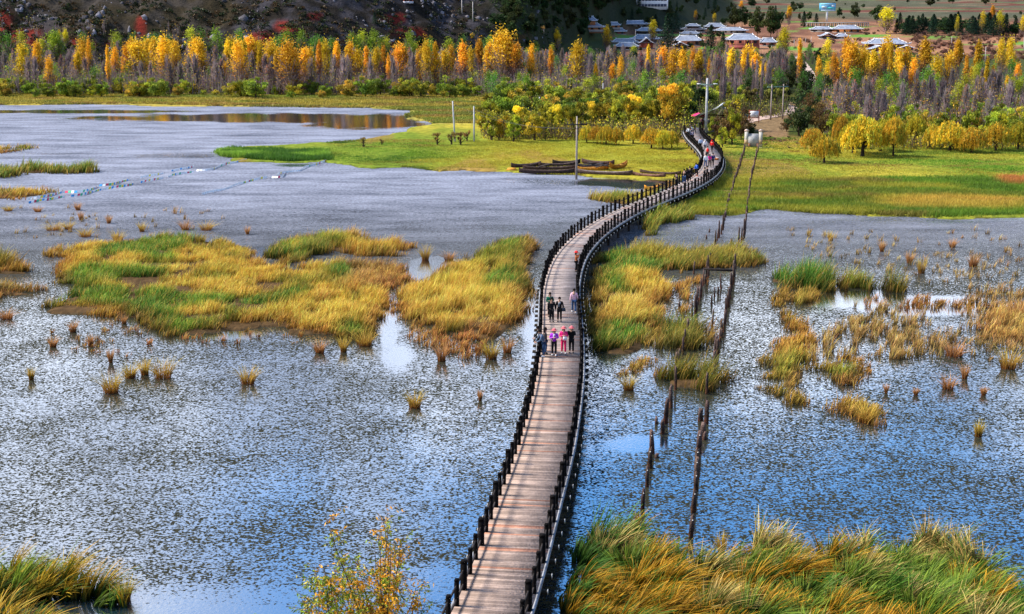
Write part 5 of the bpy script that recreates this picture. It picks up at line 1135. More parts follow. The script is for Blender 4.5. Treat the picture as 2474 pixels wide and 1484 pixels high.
def twopart(name, crown_nm, wa, x, y, hD, label, cat, group, h0, wf=1.0, proto={}):
    """front trees: trunk and crown are separate parts"""
    key = id(wa)
    if key not in proto: proto[key] = (mk('trunk', wa[0][0], wa[0][1], M_bark, wa[0][2], link=False), mk(crown_nm, wa[1][0], wa[1][1], M_leaf, wa[1][2], link=False))
    p = G(x, y); s_ = hD * p[1] / FD / .97 / h0; t_ = empty(name, (p[0], p[1], p[2] - .1), rr.uniform(0, 6.28), label, cat, group); t_.scale = (s_ * wf, s_ * wf, s_)
    for me, nm in zip(proto[key], ('trunk', crown_nm)):
        o = bpy.data.objects.new(nm, me); C.objects.link(o); o.parent = t_
    return t_
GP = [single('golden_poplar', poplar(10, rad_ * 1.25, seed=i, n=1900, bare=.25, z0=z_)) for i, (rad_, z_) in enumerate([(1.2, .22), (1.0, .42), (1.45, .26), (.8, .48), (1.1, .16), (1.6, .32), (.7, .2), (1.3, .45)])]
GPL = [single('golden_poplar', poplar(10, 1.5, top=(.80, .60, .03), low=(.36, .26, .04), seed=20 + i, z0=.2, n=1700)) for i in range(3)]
BP = [single('bare_poplar', bare_poplar(seed=i, leafc=lc, nl=nl)) for i, (lc, nl) in enumerate([((.36, .20, .10), 120), ((.30, .22, .10), 60), ((.30, .30, .05), 160), ((.45, .17, .10), 200), ((.22, .20, .15), 40), ((.55, .32, .05), 240)])]
GN = [single('green_poplar', poplar(10, r_, top=c_, low=c2, seed=40 + i, z0=.1, bare=.25, n=1200)) for i, (r_, c_, c2) in enumerate([(1.7, (.24, .36, .03), (.16, .2, .03)), (2.0, (.13, .27, .035), (.10, .15, .03)), (1.6, (.40, .42, .03), (.24, .22, .04))])]
OB = [single('olive_willow', bushy(5, 2.3, c_, col2=c2, seed=60 + i, z0=.02, n=1700)) for i, (c_, c2) in enumerate([((.36, .38, .03), (.20, .27, .03)), ((.50, .43, .03), (.30, .33, .03)), ((.15, .24, .03), (.26, .32, .03)), ((.58, .40, .05), (.38, .34, .04))])]
DK = [single('dark_broadleaf_tree', bushy(9, 3.6, c_, n=1700, leaf=.55, seed=80 + i, lobes=22)) for i, c_ in enumerate([(.022, .05, .012), (.035, .065, .015), (.05, .06, .015)])]
CF = [single('dark_conifer', conifer(12, r_, seed=i)) for i, r_ in enumerate([2.4, 1.9, 3.0])]
SH = [single('orchard_shrub', bushy(2.4, 1.5, c_, n=420, leaf=.3, z0=.05, seed=100 + i, lobes=10, col2=(.2, .11, .07)), bark=M_bark) for i, c_ in enumerate([(.22, .12, .09), (.16, .085, .06), (.26, .15, .08)])]
WW = [weeping(seed=i) for i in range(5)]
YB = [bushy(5, 1.9, c_, col2=c2, seed=120 + i, n=2100, leaf=.26, z0=.10, trunk=.18) for i, (c_, c2) in enumerate([((.55, .42, .03), (.34, .34, .03)), ((.44, .42, .03), (.26, .30, .03)), ((.66, .44, .03), (.42, .36, .03))])]
BS = [bushy(2.4, 1.0, (.28, .16, .05), n=260, leaf=.18, z0=.25, seed=140 + i, lobes=9, trunk=.2, limbs=12) for i in range(2)]

# --- weeping willows along the meadow edge
ordw = ['leftmost', 'second from the left', 'third from the left', 'fourth from the left', 'fifth from the left', 'sixth from the left', 'seventh from the left', 'eighth from the left']
for i, (x, y, h, w_) in enumerate([(1417, 347, 44, .8), (1441, 350, 46, .8), (1464, 352, 47, .9), (1488, 353, 44, .8), (1529, 349, 48, .85), (1573, 361, 52, .9), (1601, 363, 50, .8), (1622, 360, 44, .7)]):
    twopart('weeping_willow', 'crown', WW[i % 5], x, y, h, 'yellow weeping willow, %s in the row behind the boats' % ordw[i], 'tree', 'weeping willows', 4.4, w_)
for i, (x, y, h, w_, lab) in enumerate([(1990, 395, 66, 1.0, 'yellow weeping willow standing alone in front right of the white gate'), (1962, 372, 62, .9, 'yellow willow just behind the lone one near the white gate'), (2030, 360, 80, .55, 'narrow yellow willow beside the big bright one'),
                                        (2083, 380, 96, .95, 'big bright yellow willow with full crown on the right meadow'), (2060, 372, 80, .8, 'yellow willow leaning on the left of the big bright one'), (2126, 368, 76, .8, 'open crowned willow with two dark stems'), (2157, 380, 100, .55, 'tall thin yellow willow right of the two stemmed one'),
                                        (2210, 350, 70, .7, 'yellow willow farther back in the gap of the front row'), (2252, 362, 60, .7, 'small slanting willow left of the round dark stemmed one'), (2293, 366, 72, 1.1, 'round yellow willow with a dark forked stem'), (2346, 371, 62, 1.0, 'orange willow with a bent dark stem'),
                                        (2327, 371, 44, .7, 'low willow leaning left of the orange one'), (2404, 366, 68, .9, 'mop shaped willow second from the right edge'), (2457, 363, 66, .8, 'willow at the right edge of the photo')]):
    twopart('weeping_willow', 'crown', WW[i % 5], x, y, h, lab, 'tree', 'weeping willows', 4.4, w_)
ordy = ['leftmost', 'second', 'third', 'fourth', 'fifth', 'sixth', 'seventh', 'eighth', 'ninth', 'tenth', 'eleventh', 'twelfth', 'thirteenth', 'fourteenth', 'fifteenth', 'sixteenth', 'seventeenth', 'eighteenth', 'nineteenth', 'twentieth']
yl = [(1166, 322, 48, .8), (1188, 341, 78, .8), (1206, 341, 70, .8), (1226, 336, 84, .9), (1240, 345, 80, .9), (1262, 333, 88, .9), (1291, 341, 90, .9), (1318, 333, 92, .9), (1350, 334, 96, .9), (1378, 330, 84, .8), (1402, 326, 90, .85),
      (1432, 322, 96, .9), (1462, 318, 98, .9), (1492, 322, 96, .8), (1528, 322, 110, .8), (1560, 320, 104, .8), (1590, 318, 112, .8), (1612, 322, 134, .8), (1632, 318, 128, .8), (1655, 300, 96, .8)]
for i, (x, y, h, w_) in enumerate(yl):
    h *= rr.uniform(.78, 1.0)
    twopart('yellow_tree', 'crown', YB[i % 3], x, y, h, 'yellow leaved bushy tree, %s in the thicket behind the weeping willows' % (ordy[i] + (' from the left' if i else '')), 'tree', 'yellow thicket trees', 5, w_ * 1.0)
for i, (x, y, h, lab) in enumerate([(1056, 352, 36, 'vase shaped half bare shrub, left of the three by the leaning pole'), (1091, 351, 36, 'half bare shrub directly beside the leaning pole'), (1112, 352, 38, 'half bare shrub right of the leaning pole'), (1128, 343, 30, 'thin bare shrub left of the upright pole'),
                                     (878, 357, 30, 'thin bare shrub alone at the water edge of the tongue'), (922, 352, 18, 'low bare shrub in the middle of the tongue')]):
    twopart('bare_shrub', 'twigs', BS[i % 2], x, y, h, lab, 'shrub', 'half bare shrubs', 2.4, .9)
# bushes round the pavilion and gate
for x, y, h, kind, w_, lab in [(1725, 345, 64, 0, .8, 'lime green bush right beside the far bridge railing'), (1745, 358, 52, 0, .8, 'low lime bush between the bridge railing and the brown shrub'), (1768, 352, 100, 3, .6, 'tall olive yellow tree in front of the pavilion'),
                               (1790, 340, 84, 4, .75, 'brown leaved shrub mass left of the white gate'), (1765, 330, 64, 4, .7, 'purplish brown shrub below the pavilion'), (1812, 338, 46, 5, .8, 'dark green bush behind the white gate'),
                               (1752, 350, 84, 4, 1.1, 'brown leaved bush just right of the lime bushes by the railing'), (1772, 338, 96, 4, .85, 'largest brown leaved bush, between the bridge and the white gate'), (1772, 318, 96, 3, .8, 'olive bush crowding the right side of the pavilion'), (1955, 300, 90, 5, 1.1, 'dark green tree between the path and the right thicket'), (1985, 330, 70, 4, 1.1, 'brown green bush at the left end of the right thicket'), (1930, 330, 84, 5, 1.1, 'dark rounded shrub mass right of the dirt path'), (1968, 318, 92, 4, 1.0, 'dark brown green shrub right of the path, behind the first'), (1900, 320, 40, 4, 1.0, 'low brown shrub at the path edge'),
                               (1665, 300, 70, 5, .9, 'very dark green bush at the left end of the bridge'), (1690, 270, 74, 5, 1.0, 'dark tree behind the pink parasol'), (1850, 262, 64, 5, .9, 'dark hedge like bush behind the notice board'), (1812, 250, 84, 1, .8, 'green bush left of the notice board'),
                               (1880, 238, 60, 1, .9, 'mid green bush where the path bends')]:
    wa = {0: YB[1], 3: YB[0]}.get(kind)
    if wa is not None: twopart('bush', 'crown', wa, x, y, h, lab, 'bush', None, 5, w_)
    else:
        if 'BR' not in globals().get('_bb', {}): _bb = {'BR': [single('bush', bushy(5, 2.2, (.13, .075, .03), n=1500, leaf=.26, seed=160, z0=.02, col2=(.22, .15, .04))), single('bush', bushy(5, 2.3, (.02, .045, .012), n=1500, leaf=.28, seed=161, z0=.02, col2=(.05, .08, .02))), single('bush', bushy(5, 2.2, (.07, .14, .03), n=1400, leaf=.26, seed=162, z0=.02))]}
        place(_bb['BR'][{4: 0, 5: 1, 1: 2}[kind]], x, y, h, lab, 'bush', None, 'bush', 5, w_)
for x, y in [(1838 + i * 11, 334 + j) for i, j in [(0, 6), (2, 0), (3, 5), (5, 9), (6, 1)]] + [(1862, 342), (1884, 345), (1925, 350), (1905, 360), (1850, 352)]:
    place(SH[0], x, y, 8, 'small dark round shrub dotted on the grass right of the white gate', 'shrub', 'small shrubs near the white gate', 'low_shrub', 2.4, 1.2)
for x, y, h in [(2230, 300, 0)]: pass
# --- golden poplars picked out one by one: x, top, bottom of gold
gold = [(60, 118, 190), (100, 116, 175), (128, 150, 172), (188, 135, 185), (220, 105, 165), (205, 110, 140), (266, 125, 185), (279, 127, 185), (306, 120, 170), (319, 110, 172), (334, 112, 182), (359, 107, 175), (375, 106, 172), (398, 107, 190), (414, 110, 175), (428, 112, 165), (478, 103, 178),
        (490, 115, 165), (545, 160, 205), (550, 110, 200), (566, 102, 205), (580, 118, 200), (596, 112, 195), (608, 102, 185), (620, 110, 190), (633, 123, 180), (660, 115, 195), (668, 130, 190), (689, 138, 190), (700, 120, 190), (712, 130, 180), (735, 128, 185),
        (747, 125, 160), (770, 118, 165), (790, 115, 170), (818, 115, 160), (843, 112, 150), (866, 135, 160), (886, 125, 155), (910, 128, 155), (926, 122, 155), (941, 145, 170), (963, 122, 165), (978, 125, 160), (1010, 128, 178), (1028, 118, 158), (1052, 118, 160), (1077, 132, 175),
        (1093, 120, 160), (1115, 118, 155), (1134, 130, 170), (1158, 108, 158), (1185, 112, 165), (1216, 95, 160), (1232, 104, 170), (1244, 118, 175), (1285, 118, 170), (1330, 130, 170), (1391, 119, 195), (1438, 162, 195), (1476, 160, 200), (1500, 150, 180),
        (1567, 122, 180), (1600, 125, 160), (1626, 128, 180), (1646, 132, 175), (1668, 130, 165), (1690, 133, 175), (1711, 148, 185), (1727, 150, 180), (1754, 165, 205), (1764, 130, 180), (1780, 170, 215), (1796, 130, 165), (1809, 126, 200), (1820, 140, 205), (1839, 160, 205), (1850, 165, 210),
        (1928, 108, 135), (2040, 105, 150), (2050, 116, 190), (2062, 120, 190), (2082, 130, 180), (2092, 140, 180), (2130, 118, 180), (2139, 110, 182), (2150, 120, 175), (2186, 128, 182), (2205, 150, 195), (2227, 112, 158), (2289, 140, 195), (2311, 110, 150), (2326, 145, 190), (2347, 172, 205), (2356, 112, 136), (2415, 108, 135), (2438, 104, 145),
        (1975, 150, 190), (2008, 140, 185), (2105, 135, 190), (2165, 128, 180), (2255, 150, 190), (2375, 150, 195), (2395, 165, 205), (2455, 160, 200), (2430, 190, 225), (2300, 185, 220), (2050, 180, 235), (2090, 190, 240), (2000, 160, 230), (2020, 150, 215), (2170, 160, 205), (2270, 150, 200), (2240, 215, 255), (2120, 200, 250)]
i = 0
def side(x): return 'far left' if x < 300 else 'left' if x < 700 else 'left centre' if x < 1150 else 'centre' if x < 1500 else 'right centre' if x < 1900 else 'right' if x < 2200 else 'far right'
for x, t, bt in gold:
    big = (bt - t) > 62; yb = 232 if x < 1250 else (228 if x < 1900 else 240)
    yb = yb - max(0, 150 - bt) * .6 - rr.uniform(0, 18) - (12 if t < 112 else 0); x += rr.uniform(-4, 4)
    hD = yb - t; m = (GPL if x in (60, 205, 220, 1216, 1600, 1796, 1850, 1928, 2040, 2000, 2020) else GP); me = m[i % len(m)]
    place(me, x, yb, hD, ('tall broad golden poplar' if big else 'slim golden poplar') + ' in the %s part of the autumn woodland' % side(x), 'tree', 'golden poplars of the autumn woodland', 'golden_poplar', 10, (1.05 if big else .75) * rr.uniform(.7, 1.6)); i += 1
for x, yb, h, w_, lab, m in [(1892, 138, 62, 1.7, 'big round olive gold tree at the village edge', GPL[0]), (1996, 160, 58, 1.5, 'olive yellow poplar standing in front of the brown fields', GPL[1]), (2140, 82, 55, 2.2, 'large golden tree alone above the orchard', GPL[2]),
                             (1905, 62, 40, 1.3, 'golden tree among the dark village conifers', GP[1]), (2394, 80, 58, 1.0, 'tall golden poplar in the dark tree row at the far right', GP[3]), (2372, 84, 50, 1.2, 'olive poplar left of the tall golden one at the far right', GPL[1]), (2412, 88, 54, 1.3, 'olive poplar right of the tall golden one at the far right', GPL[0]),
                             (2470, 90, 46, 1.3, 'olive gold tree cut by the right edge of the photo', GPL[2]), (160, 118, 40, 1.3, 'yellow green tree in front of the red earth slope', GPL[0]), (145, 120, 40, 1.0, 'narrow yellow green tree left of the larger one by the red earth', GPL[1]), (2310, 90, 46, .7, 'slim yellow poplar within the dark tree row', GPL[1]),
                             (1576, 108, 52, 1.3, 'yellow green poplar left of the tallest dark village tree', GPL[2]), (1465, 125, 55, 1.3, 'olive yellow tree at the left end of the village', GPL[1]), (1790, 25, 20, 1.6, 'small gold tree high on the slope behind the village', GP[0]), (1680, 52, 22, 1.2, 'small gold tree right of the school building', GP[2]),
                             (1345, 128, 50, 1.2, 'green yellow pointed tree below the spur', GPL[0]), (1725, 60, 24, 1.3, 'pale gold tree amid the rear village roofs', GPL[2])]:
    place(m, x, yb, h, lab, 'tree', None, 'golden_poplar', 10, w_)
# --- woodland filling: bare poplars, green trees, front willows
def scat(n, x0, x1, y0, y1, pw=1.0):
    for _ in range(n): yield rr.uniform(x0, x1), y0 + (y1 - y0) * rr.random() ** pw
def wood_group(gen, ms, hm, label, group, name, h0, wf=1.0, cat='tree'):
    for x, y in gen:
        if 1905 < x < 1985 and y > 150 and 'track' not in group: continue
        p = G(x, y); h = rr.uniform(*hm); me = ms[rr.randrange(len(ms))]
        o = place(me, x, y, None, label % side(x), cat, group, name, h0, p=p); s_ = h / h0; o.scale = (s_ * wf * rr.uniform(.85, 1.2), s_ * wf * rr.uniform(.85, 1.2), s_)
wood_group(list(scat(150, -60, 1150, 172, 230, .6)), BP, (7, 10.5), 'bare grey brown poplar in the %s woodland', 'bare poplars of the woodland', 'bare_poplar', 9.5, 1.75)
wood_group(list(scat(40, 1150, 1500, 170, 212, .7)), BP, (7, 10), 'bare grey brown poplar in the %s woodland', 'bare poplars of the woodland', 'bare_poplar', 9.5, 1.75)
wood_group(list(scat(44, 1500, 1900, 172, 225, .8)), BP, (8, 10.5), 'bare grey brown poplar in the %s woodland', 'bare poplars of the woodland', 'bare_poplar', 9.5, 1.75)
wood_group(list(scat(62, 1985, 2520, 215, 330, .8)), BP, (6.5, 9), 'bare grey brown poplar in the %s woodland', 'bare poplars of the woodland', 'bare_poplar', 9.5, 1.75)
wood_group(list(scat(60, -60, 1200, 140, 168)), GN + GN[:2], (7, 10.5), 'green poplar at the back of the %s woodland', 'green poplars of the woodland', 'green_poplar', 10, 1.4)
wood_group(list(scat(70, -40, 1150, 176, 226)), GN + OB[:2], (4, 7), 'green poplar inside the %s woodland', 'green poplars inside the woodland', 'green_poplar', 10, 1.3)
wood_group(list(scat(60, 1150, 1900, 140, 185)), GN + DK[1:2], (4.5, 6.8), 'green tree at the back of the %s woodland', 'green trees behind the woodland', 'green_poplar', 10, 1.5)
wood_group(list(scat(30, 1150, 1660, 205, 250)), GN + OB[:1], (4.5, 7), 'green tree inside the %s woodland', 'green trees inside the middle woodland', 'green_poplar', 10, 1.5)
wood_group(list(scat(44, 1985, 2520, 190, 300)), GN, (5, 8.5), 'green poplar inside the %s woodland', 'green poplars inside the woodland', 'green_poplar', 10, 1.2)
wood_group(list(scat(140, -60, 1180, 222, 239)), OB, (1.8, 5.6), 'olive yellow willow bush in front of the %s woodland', 'olive willows along the woodland edge', 'olive_willow', 5, 1.15)
wood_group(list(scat(30, -60, 250, 200, 236)), OB[:3], (3.5, 6), 'olive willow bush in front of the %s woodland', 'olive willows along the woodland edge', 'olive_willow', 5, 1.1)
wood_group(list(scat(76, 1180, 1660, 222, 312, .8)), OB + OB[1:2], (3.5, 6.2), 'olive yellow tree in the %s thicket', 'olive trees of the middle thicket', 'olive_willow', 5, 1.15)
wood_group(list(scat(52, 1640, 1890, 205, 275)), OB[:3] + BP[:2] + [single('mixed_tree', bushy(5, 1.7, (.16, .13, .05), col2=(.26, .24, .05), seed=190, z0=.02, n=1500))], (3.8, 6.4), 'olive tree behind the pavilion in the %s woodland', 'olive trees behind the pavilion', 'olive_willow', 5, .9)
wood_group(list(scat(84, 1985, 2520, 262, 352)), OB, (3.5, 6.2), 'olive yellow tree behind the willows in the %s meadow edge', 'olive trees behind the meadow willows', 'olive_willow', 5, .9)
wood_group([(x, y) for x, y in scat(60, 1860, 2000, 135, 262) if abs(x - np.interp(y, [130, 180, 190, 226, 262], [1925, 1958, 1962, 1935, 1905])) > 14], DK[1:] + GN[1:2], (3.5, 6.5), 'dark green tree along the dirt track in the %s part', 'dark trees along the dirt track', 'dark_broadleaf_tree', 9, 1.0)
# --- leafless undergrowth and saplings between the trees (beyond counting)
def undergrowth(regs, label, tw, leafc):
    A = []; 
    for x0, x1, y0, y1, n, hmax in regs:
        nq = 9
        x = rng.uniform(x0, x1, n); y = y0 + (y1 - y0) * rng.random(n) ** .7; k = ~((x > 1915) & (x < 1975) & (y > 150)); x, y = x[k], y[k]; n = len(x)
        W_ = np.array([P(a, b, .2)[:2] for a, b in zip(x, y)]); k = sdist(MAINLAND, W_[:, 0], W_[:, 1]) > 2; W_ = W_[k]; n = len(W_); zb = high(W_[:, 0], W_[:, 1]); per = 7
        h = rng.uniform(.35, 1, n) * hmax; a_ = np.repeat(np.stack([W_[:, 0], W_[:, 1], zb], -1), per, 0) + rng.normal(0, .35, (n * per, 3)) * np.array([1, 1, 0]); a_[:, 2] += rng.random(n * per) * np.repeat(h, per) * .55
        b_ = a_ + rng.normal(0, .28, (n * per, 3)); b_[:, 2] = a_[:, 2] + np.repeat(h, per) * rng.uniform(.3, .6, n * per)
        A.append(strips(a_, b_, rng.uniform(.10, .20, n * per), vary(np.array(tw), n * per, .45, .06)))
        m = n * nq; c = np.repeat(np.stack([W_[:, 0], W_[:, 1], zb], -1), nq, 0) + rng.normal(0, .5, (m, 3)); c[:, 2] = np.repeat(zb, nq) + rng.random(m) * np.repeat(h, nq) * 1.1
        lc = np.array(leafc)[rng.integers(0, len(leafc), n)]; A.append(quads(c, .42, np.clip(np.repeat(lc, nq, 0) * rng.uniform(.6, 1.4, (m, 1)), 0, 1)))
    V, F, Cc = cat3(A); tag(mk('undergrowth', V, F, M_leafs, Cc), label, 'undergrowth', None, 'stuff')
undergrowth([(-80, 1180, 165, 231, 4200, 6.5), (1150, 1900, 150, 235, 2600, 5.5)], 'grey brown twiggy saplings filling the woodland left of the path', (.24, .18, .175), [(.32, .34, .04), (.42, .24, .05), (.15, .24, .03), (.22, .17, .15), (.24, .19, .17), (.55, .36, .04)])
undergrowth([(1985, 2560, 195, 325, 2600, 5.0)], 'grey brown twiggy saplings filling the woodland on the right', (.24, .175, .16), [(.32, .34, .04), (.48, .24, .06), (.15, .24, .03), (.24, .17, .14), (.26, .19, .16), (.60, .34, .04)])
undergrowth([(1165, 1670, 296, 340, 900, 3.6), (2000, 2520, 330, 362, 420, 2.6)], 'feathery yellow green saplings at the foot of the thicket and the willow row', (.16, .12, .06), [(.55, .45, .03), (.40, .40, .03), (.62, .42, .03), (.30, .34, .03)])
undergrowth([(1170, 1680, 230, 325, 900, 3.0), (1690, 1900, 235, 285, 420, 3.2)], 'olive understorey in the thicket behind the tongue meadow', (.10, .085, .05), [(.20, .22, .03), (.10, .15, .02), (.30, .26, .04)])
# --- village trees
for x, y0, y1, w_, lab in [(1612, 38, 120, .95, 'tallest dark conifer standing between the village roofs'), (1631, 29, 80, .8, 'dark conifer rising behind the tallest one'), (1716, 64, 132, .95, 'dark conifer in front of the long grey roofed house'), (1745, 80, 140, .75, 'dark conifer left of the large red house'), (1583, 36, 62, .9, 'small dark conifer behind the village'),
                           (1941, 30, 66, 1.0, 'dark pointed tree left of the billboard'), (1971, 34, 58, 1.2, 'small dark tree between the pointed one and the billboard')]:
    place(CF[rr.randrange(3)], x, y1, y1 - y0, lab, 'tree', 'dark conifers of the village', 'dark_conifer', 12, w_ * 1.7)
for x, y0, y1, w_, lab in [(1775, 16, 66, 1.0, 'broad dark tree left of the pair behind the village'), (1792, 18, 68, .9, 'broad dark tree right of the pair behind the village'), (1828, 21, 90, .7, 'dark tree in the middle of the rear village belt'), (1860, 20, 92, .75, 'tall dark tree left of the golden one'), (1876, 24, 92, .75, 'tall dark tree beside the golden one'),
                           (2027, 18, 45, .8, 'dark oval tree just right of the billboard'), (2064, 9, 45, .9, 'dark round tree on the slope right of the billboard'), (2118, 13, 58, 1.0, 'wide dark green tree left of the large golden tree'), (2247, -6, 16, 1.5, 'dark tree at the top edge above the orchard'), (2300, -8, 10, 1.3, 'dark crown cut by the top edge'), (2380, -8, 12, 1.3, 'small dark crown at the top right corner'),
                           (1340, 112, 132, 1.3, 'green bush at the foot of the spur')]:
    place(DK[rr.randrange(3)], x, y1, y1 - y0, lab, 'tree', 'dark broadleaf trees', 'dark_broadleaf_tree', 9, w_)
def belt(n, x0, x1, y0, y1, ms, hD, label, group, name, h0, wf, cat='tree'):
    for x, y in scat(n, x0, x1, y0, y1): place(ms[rr.randrange(len(ms))], x, y, rr.uniform(*hD), label, cat, group, name, h0, wf * rr.uniform(.8, 1.2))
belt(18, 2160, 2262, 74, 86, CF + DK[:1], (30, 44), 'dark tree in the row above the orchard, left stretch', 'dark tree row above the orchard', 'dark_conifer', 12, 1.9)
belt(22, 2278, 2480, 76, 90, CF + DK[:1], (36, 52), 'dark tree in the row above the orchard, right stretch', 'dark tree row above the orchard', 'dark_conifer', 12, 1.9)
belt(62, 1190, 1450, 4, 92, DK, (20, 38), 'dark rounded tree of the wood covering the spur', 'dark wood on the spur', 'dark_broadleaf_tree', 9, 1.2)
belt(24, 1280, 1500, -4, 30, DK, (26, 44), 'dark rounded tree of the wood high on the spur', 'dark wood on the spur', 'dark_broadleaf_tree', 9, 1.3)
belt(50, 1500, 1960, 14, 64, DK + CF[:1], (12, 24), 'dark tree scattered behind the village', 'dark trees behind the village', 'dark_broadleaf_tree', 9, 1.1)
belt(16, 1480, 1900, 88, 130, DK + GN[:1], (10, 18), 'low dark tree between the village houses', 'low trees between the houses', 'dark_broadleaf_tree', 9, 1.2)
belt(20, 1650, 1960, -14, 12, DK, (18, 30), 'dark tree along the top edge above the village', 'dark trees high above the village', 'dark_broadleaf_tree', 9, 1.3)
belt(26, 1960, 2480, -6, 60, DK, (5, 11), 'small dark tree dotted on the high fields', 'small trees on the high fields', 'dark_broadleaf_tree', 9, 1.3)
belt(170, 2210, 2500, 84, 152, SH, (8, 13), 'round brown shrub in the orchard on the right', 'brown orchard shrubs', 'orchard_shrub', 2.4, 1.25, 'shrub')
belt(50, 1905, 2215, 98, 150, SH, (6, 11), 'brown shrub in the fields round the farmhouse', 'brown shrubs round the farmhouse', 'orchard_shrub', 2.4, 1.4, 'shrub')
belt(16, 2060, 2210, 72, 90, SH, (5, 8), 'low brown shrub beside the orange walled house', 'brown shrubs by the orange walled house', 'orchard_shrub', 2.4, 1.4, 'shrub')
for x, y, h, lab in [(1010, 118, 30, 'dark green tree at the hill foot above the red earth, right one'), (1275, 116, 20, 'dark tree at the foot of the hill'), (742, 122, 32, 'dark green tree at the hill foot beside the red gully'), (10, 112, 40, 'dark tree at the far left edge below the hill'), (848, 128, 26, 'dark green tree behind the centre of the woodland'), (905, 60, 28, 'single dark fir standing on the rocky slope')]:
    place(CF[2] if 'fir' in lab else DK[0], x, y, h, lab, 'tree', None, 'hill_foot_tree', 12 if 'fir' in lab else 9, 1.1)
for x, y, lab in [(1140 - 0, 98, 'small golden tree on the rocky slope, right one'), (1040, 104, 'tiny golden tree on the rocky slope, left one'), (1246, 96, 'small golden tree at the foot of the spur')]:
    place(OB[3], x + (0 if x != 1140 else -0), y, 18, lab, 'tree', None, 'golden_tree', 5, .8)

# --- hillside scrub and rocks (beyond counting)
n = 12000; u = rng.uniform(-.40, .10, n); Yh = 480 + rng.random(n) ** 1.2 * 190; Xh = u * Yh; hz = hillh(Xh, Yh); k = (hz > 1.2) & (hz < 95); Xh, Yh = Xh[k], Yh[k]; zh = high(Xh, Yh)
k = fbm(Xh, Yh, 9, 501) > .40; Xh, Yh, zh = Xh[k], Yh[k], zh[k]; n = len(Xh); per = 22; rb_ = rng.uniform(.7, 1.9, n)
dxx, dyy = proj(Xh, Yh, zh); gcol = np.array([.018, .026, .008]) * rng.uniform(.5, 1.8, (n, 1)); br = rng.random(n) < .35; gcol[br] = np.array([.075, .045, .018]) * rng.uniform(.6, 1.4, (br.sum(), 1)); fz = smooth(1120, 1260, dxx)[:, None]; gcol = gcol * (1 - fz) + np.array([.05, .085, .02]) * fz
d = rng.normal(size=(n * per, 3)); d /= np.linalg.norm(d, axis=1)[:, None]; d[:, 2] = np.abs(d[:, 2]) * .75
pos = np.repeat(np.stack([Xh, Yh, zh], -1), per, 0) + d * np.repeat(rb_, per)[:, None] * rng.uniform(.4, 1, (n * per, 1))
V, F, Cc = quads(pos, .75 * rng.uniform(.6, 1.3, n * per), np.clip(np.repeat(gcol, per, 0) * rng.uniform(.6, 1.4, (n * per, 1)), 0, 1))
tag(mk('hillside_scrub', V, F, M_leafs, Cc), 'dark low scrub covering the rocky hillside', 'scrub', None, 'stuff')
n = 8500; u = rng.uniform(-.40, .06, n); Yr = 478 + rng.random(n) * 170; Xr = u * Yr; hz = hillh(Xr, Yr); q = fbm(Xr, Yr, 14, 511); k = (hz > .8) & (hz < 90) & (q > .50); Xr, Yr = Xr[k], Yr[k]; zr_ = high(Xr, Yr); n = len(Xr)
ico = np.array([[math.cos(a_) * math.cos(e), math.sin(a_) * math.cos(e), math.sin(e)] for e in (-.5, .45) for a_ in np.linspace(0, 6.28, 7)[:-1]] + [[0, 0, 1]])
fq = [(i, (i + 1) % 6, 6 + (i + 1) % 6, 6 + i) for i in range(6)]; ft = [(6 + i, 6 + (i + 1) % 6, 12) for i in range(6)]
sz = (.25 + 1.2 * rng.random((n, 1, 1)) ** 4) * rng.uniform(.6, 1.3, (n, 1, 3)); V = ico[None] * sz * rng.uniform(.45, 1.5, (n, 13, 1)) + np.stack([Xr, Yr, zr_], -1)[:, None]
off = (np.arange(n) * 13)[:, None, None]; cR = np.repeat(np.array([.14, .13, .145]) * rng.uniform(.3, 1.7, (n, 1)), 13, 0)
dxx, dyy = proj(Xr, Yr, zr_); 
tag(mk('limestone_rubble', V.reshape(-1, 3), [(np.array(fq)[None] + off).reshape(-1, 4), (np.array(ft)[None] + off).reshape(-1, 3)], M_rock, cR), 'grey white limestone rocks scattered over the hillside', 'rocks', None, 'stuff')

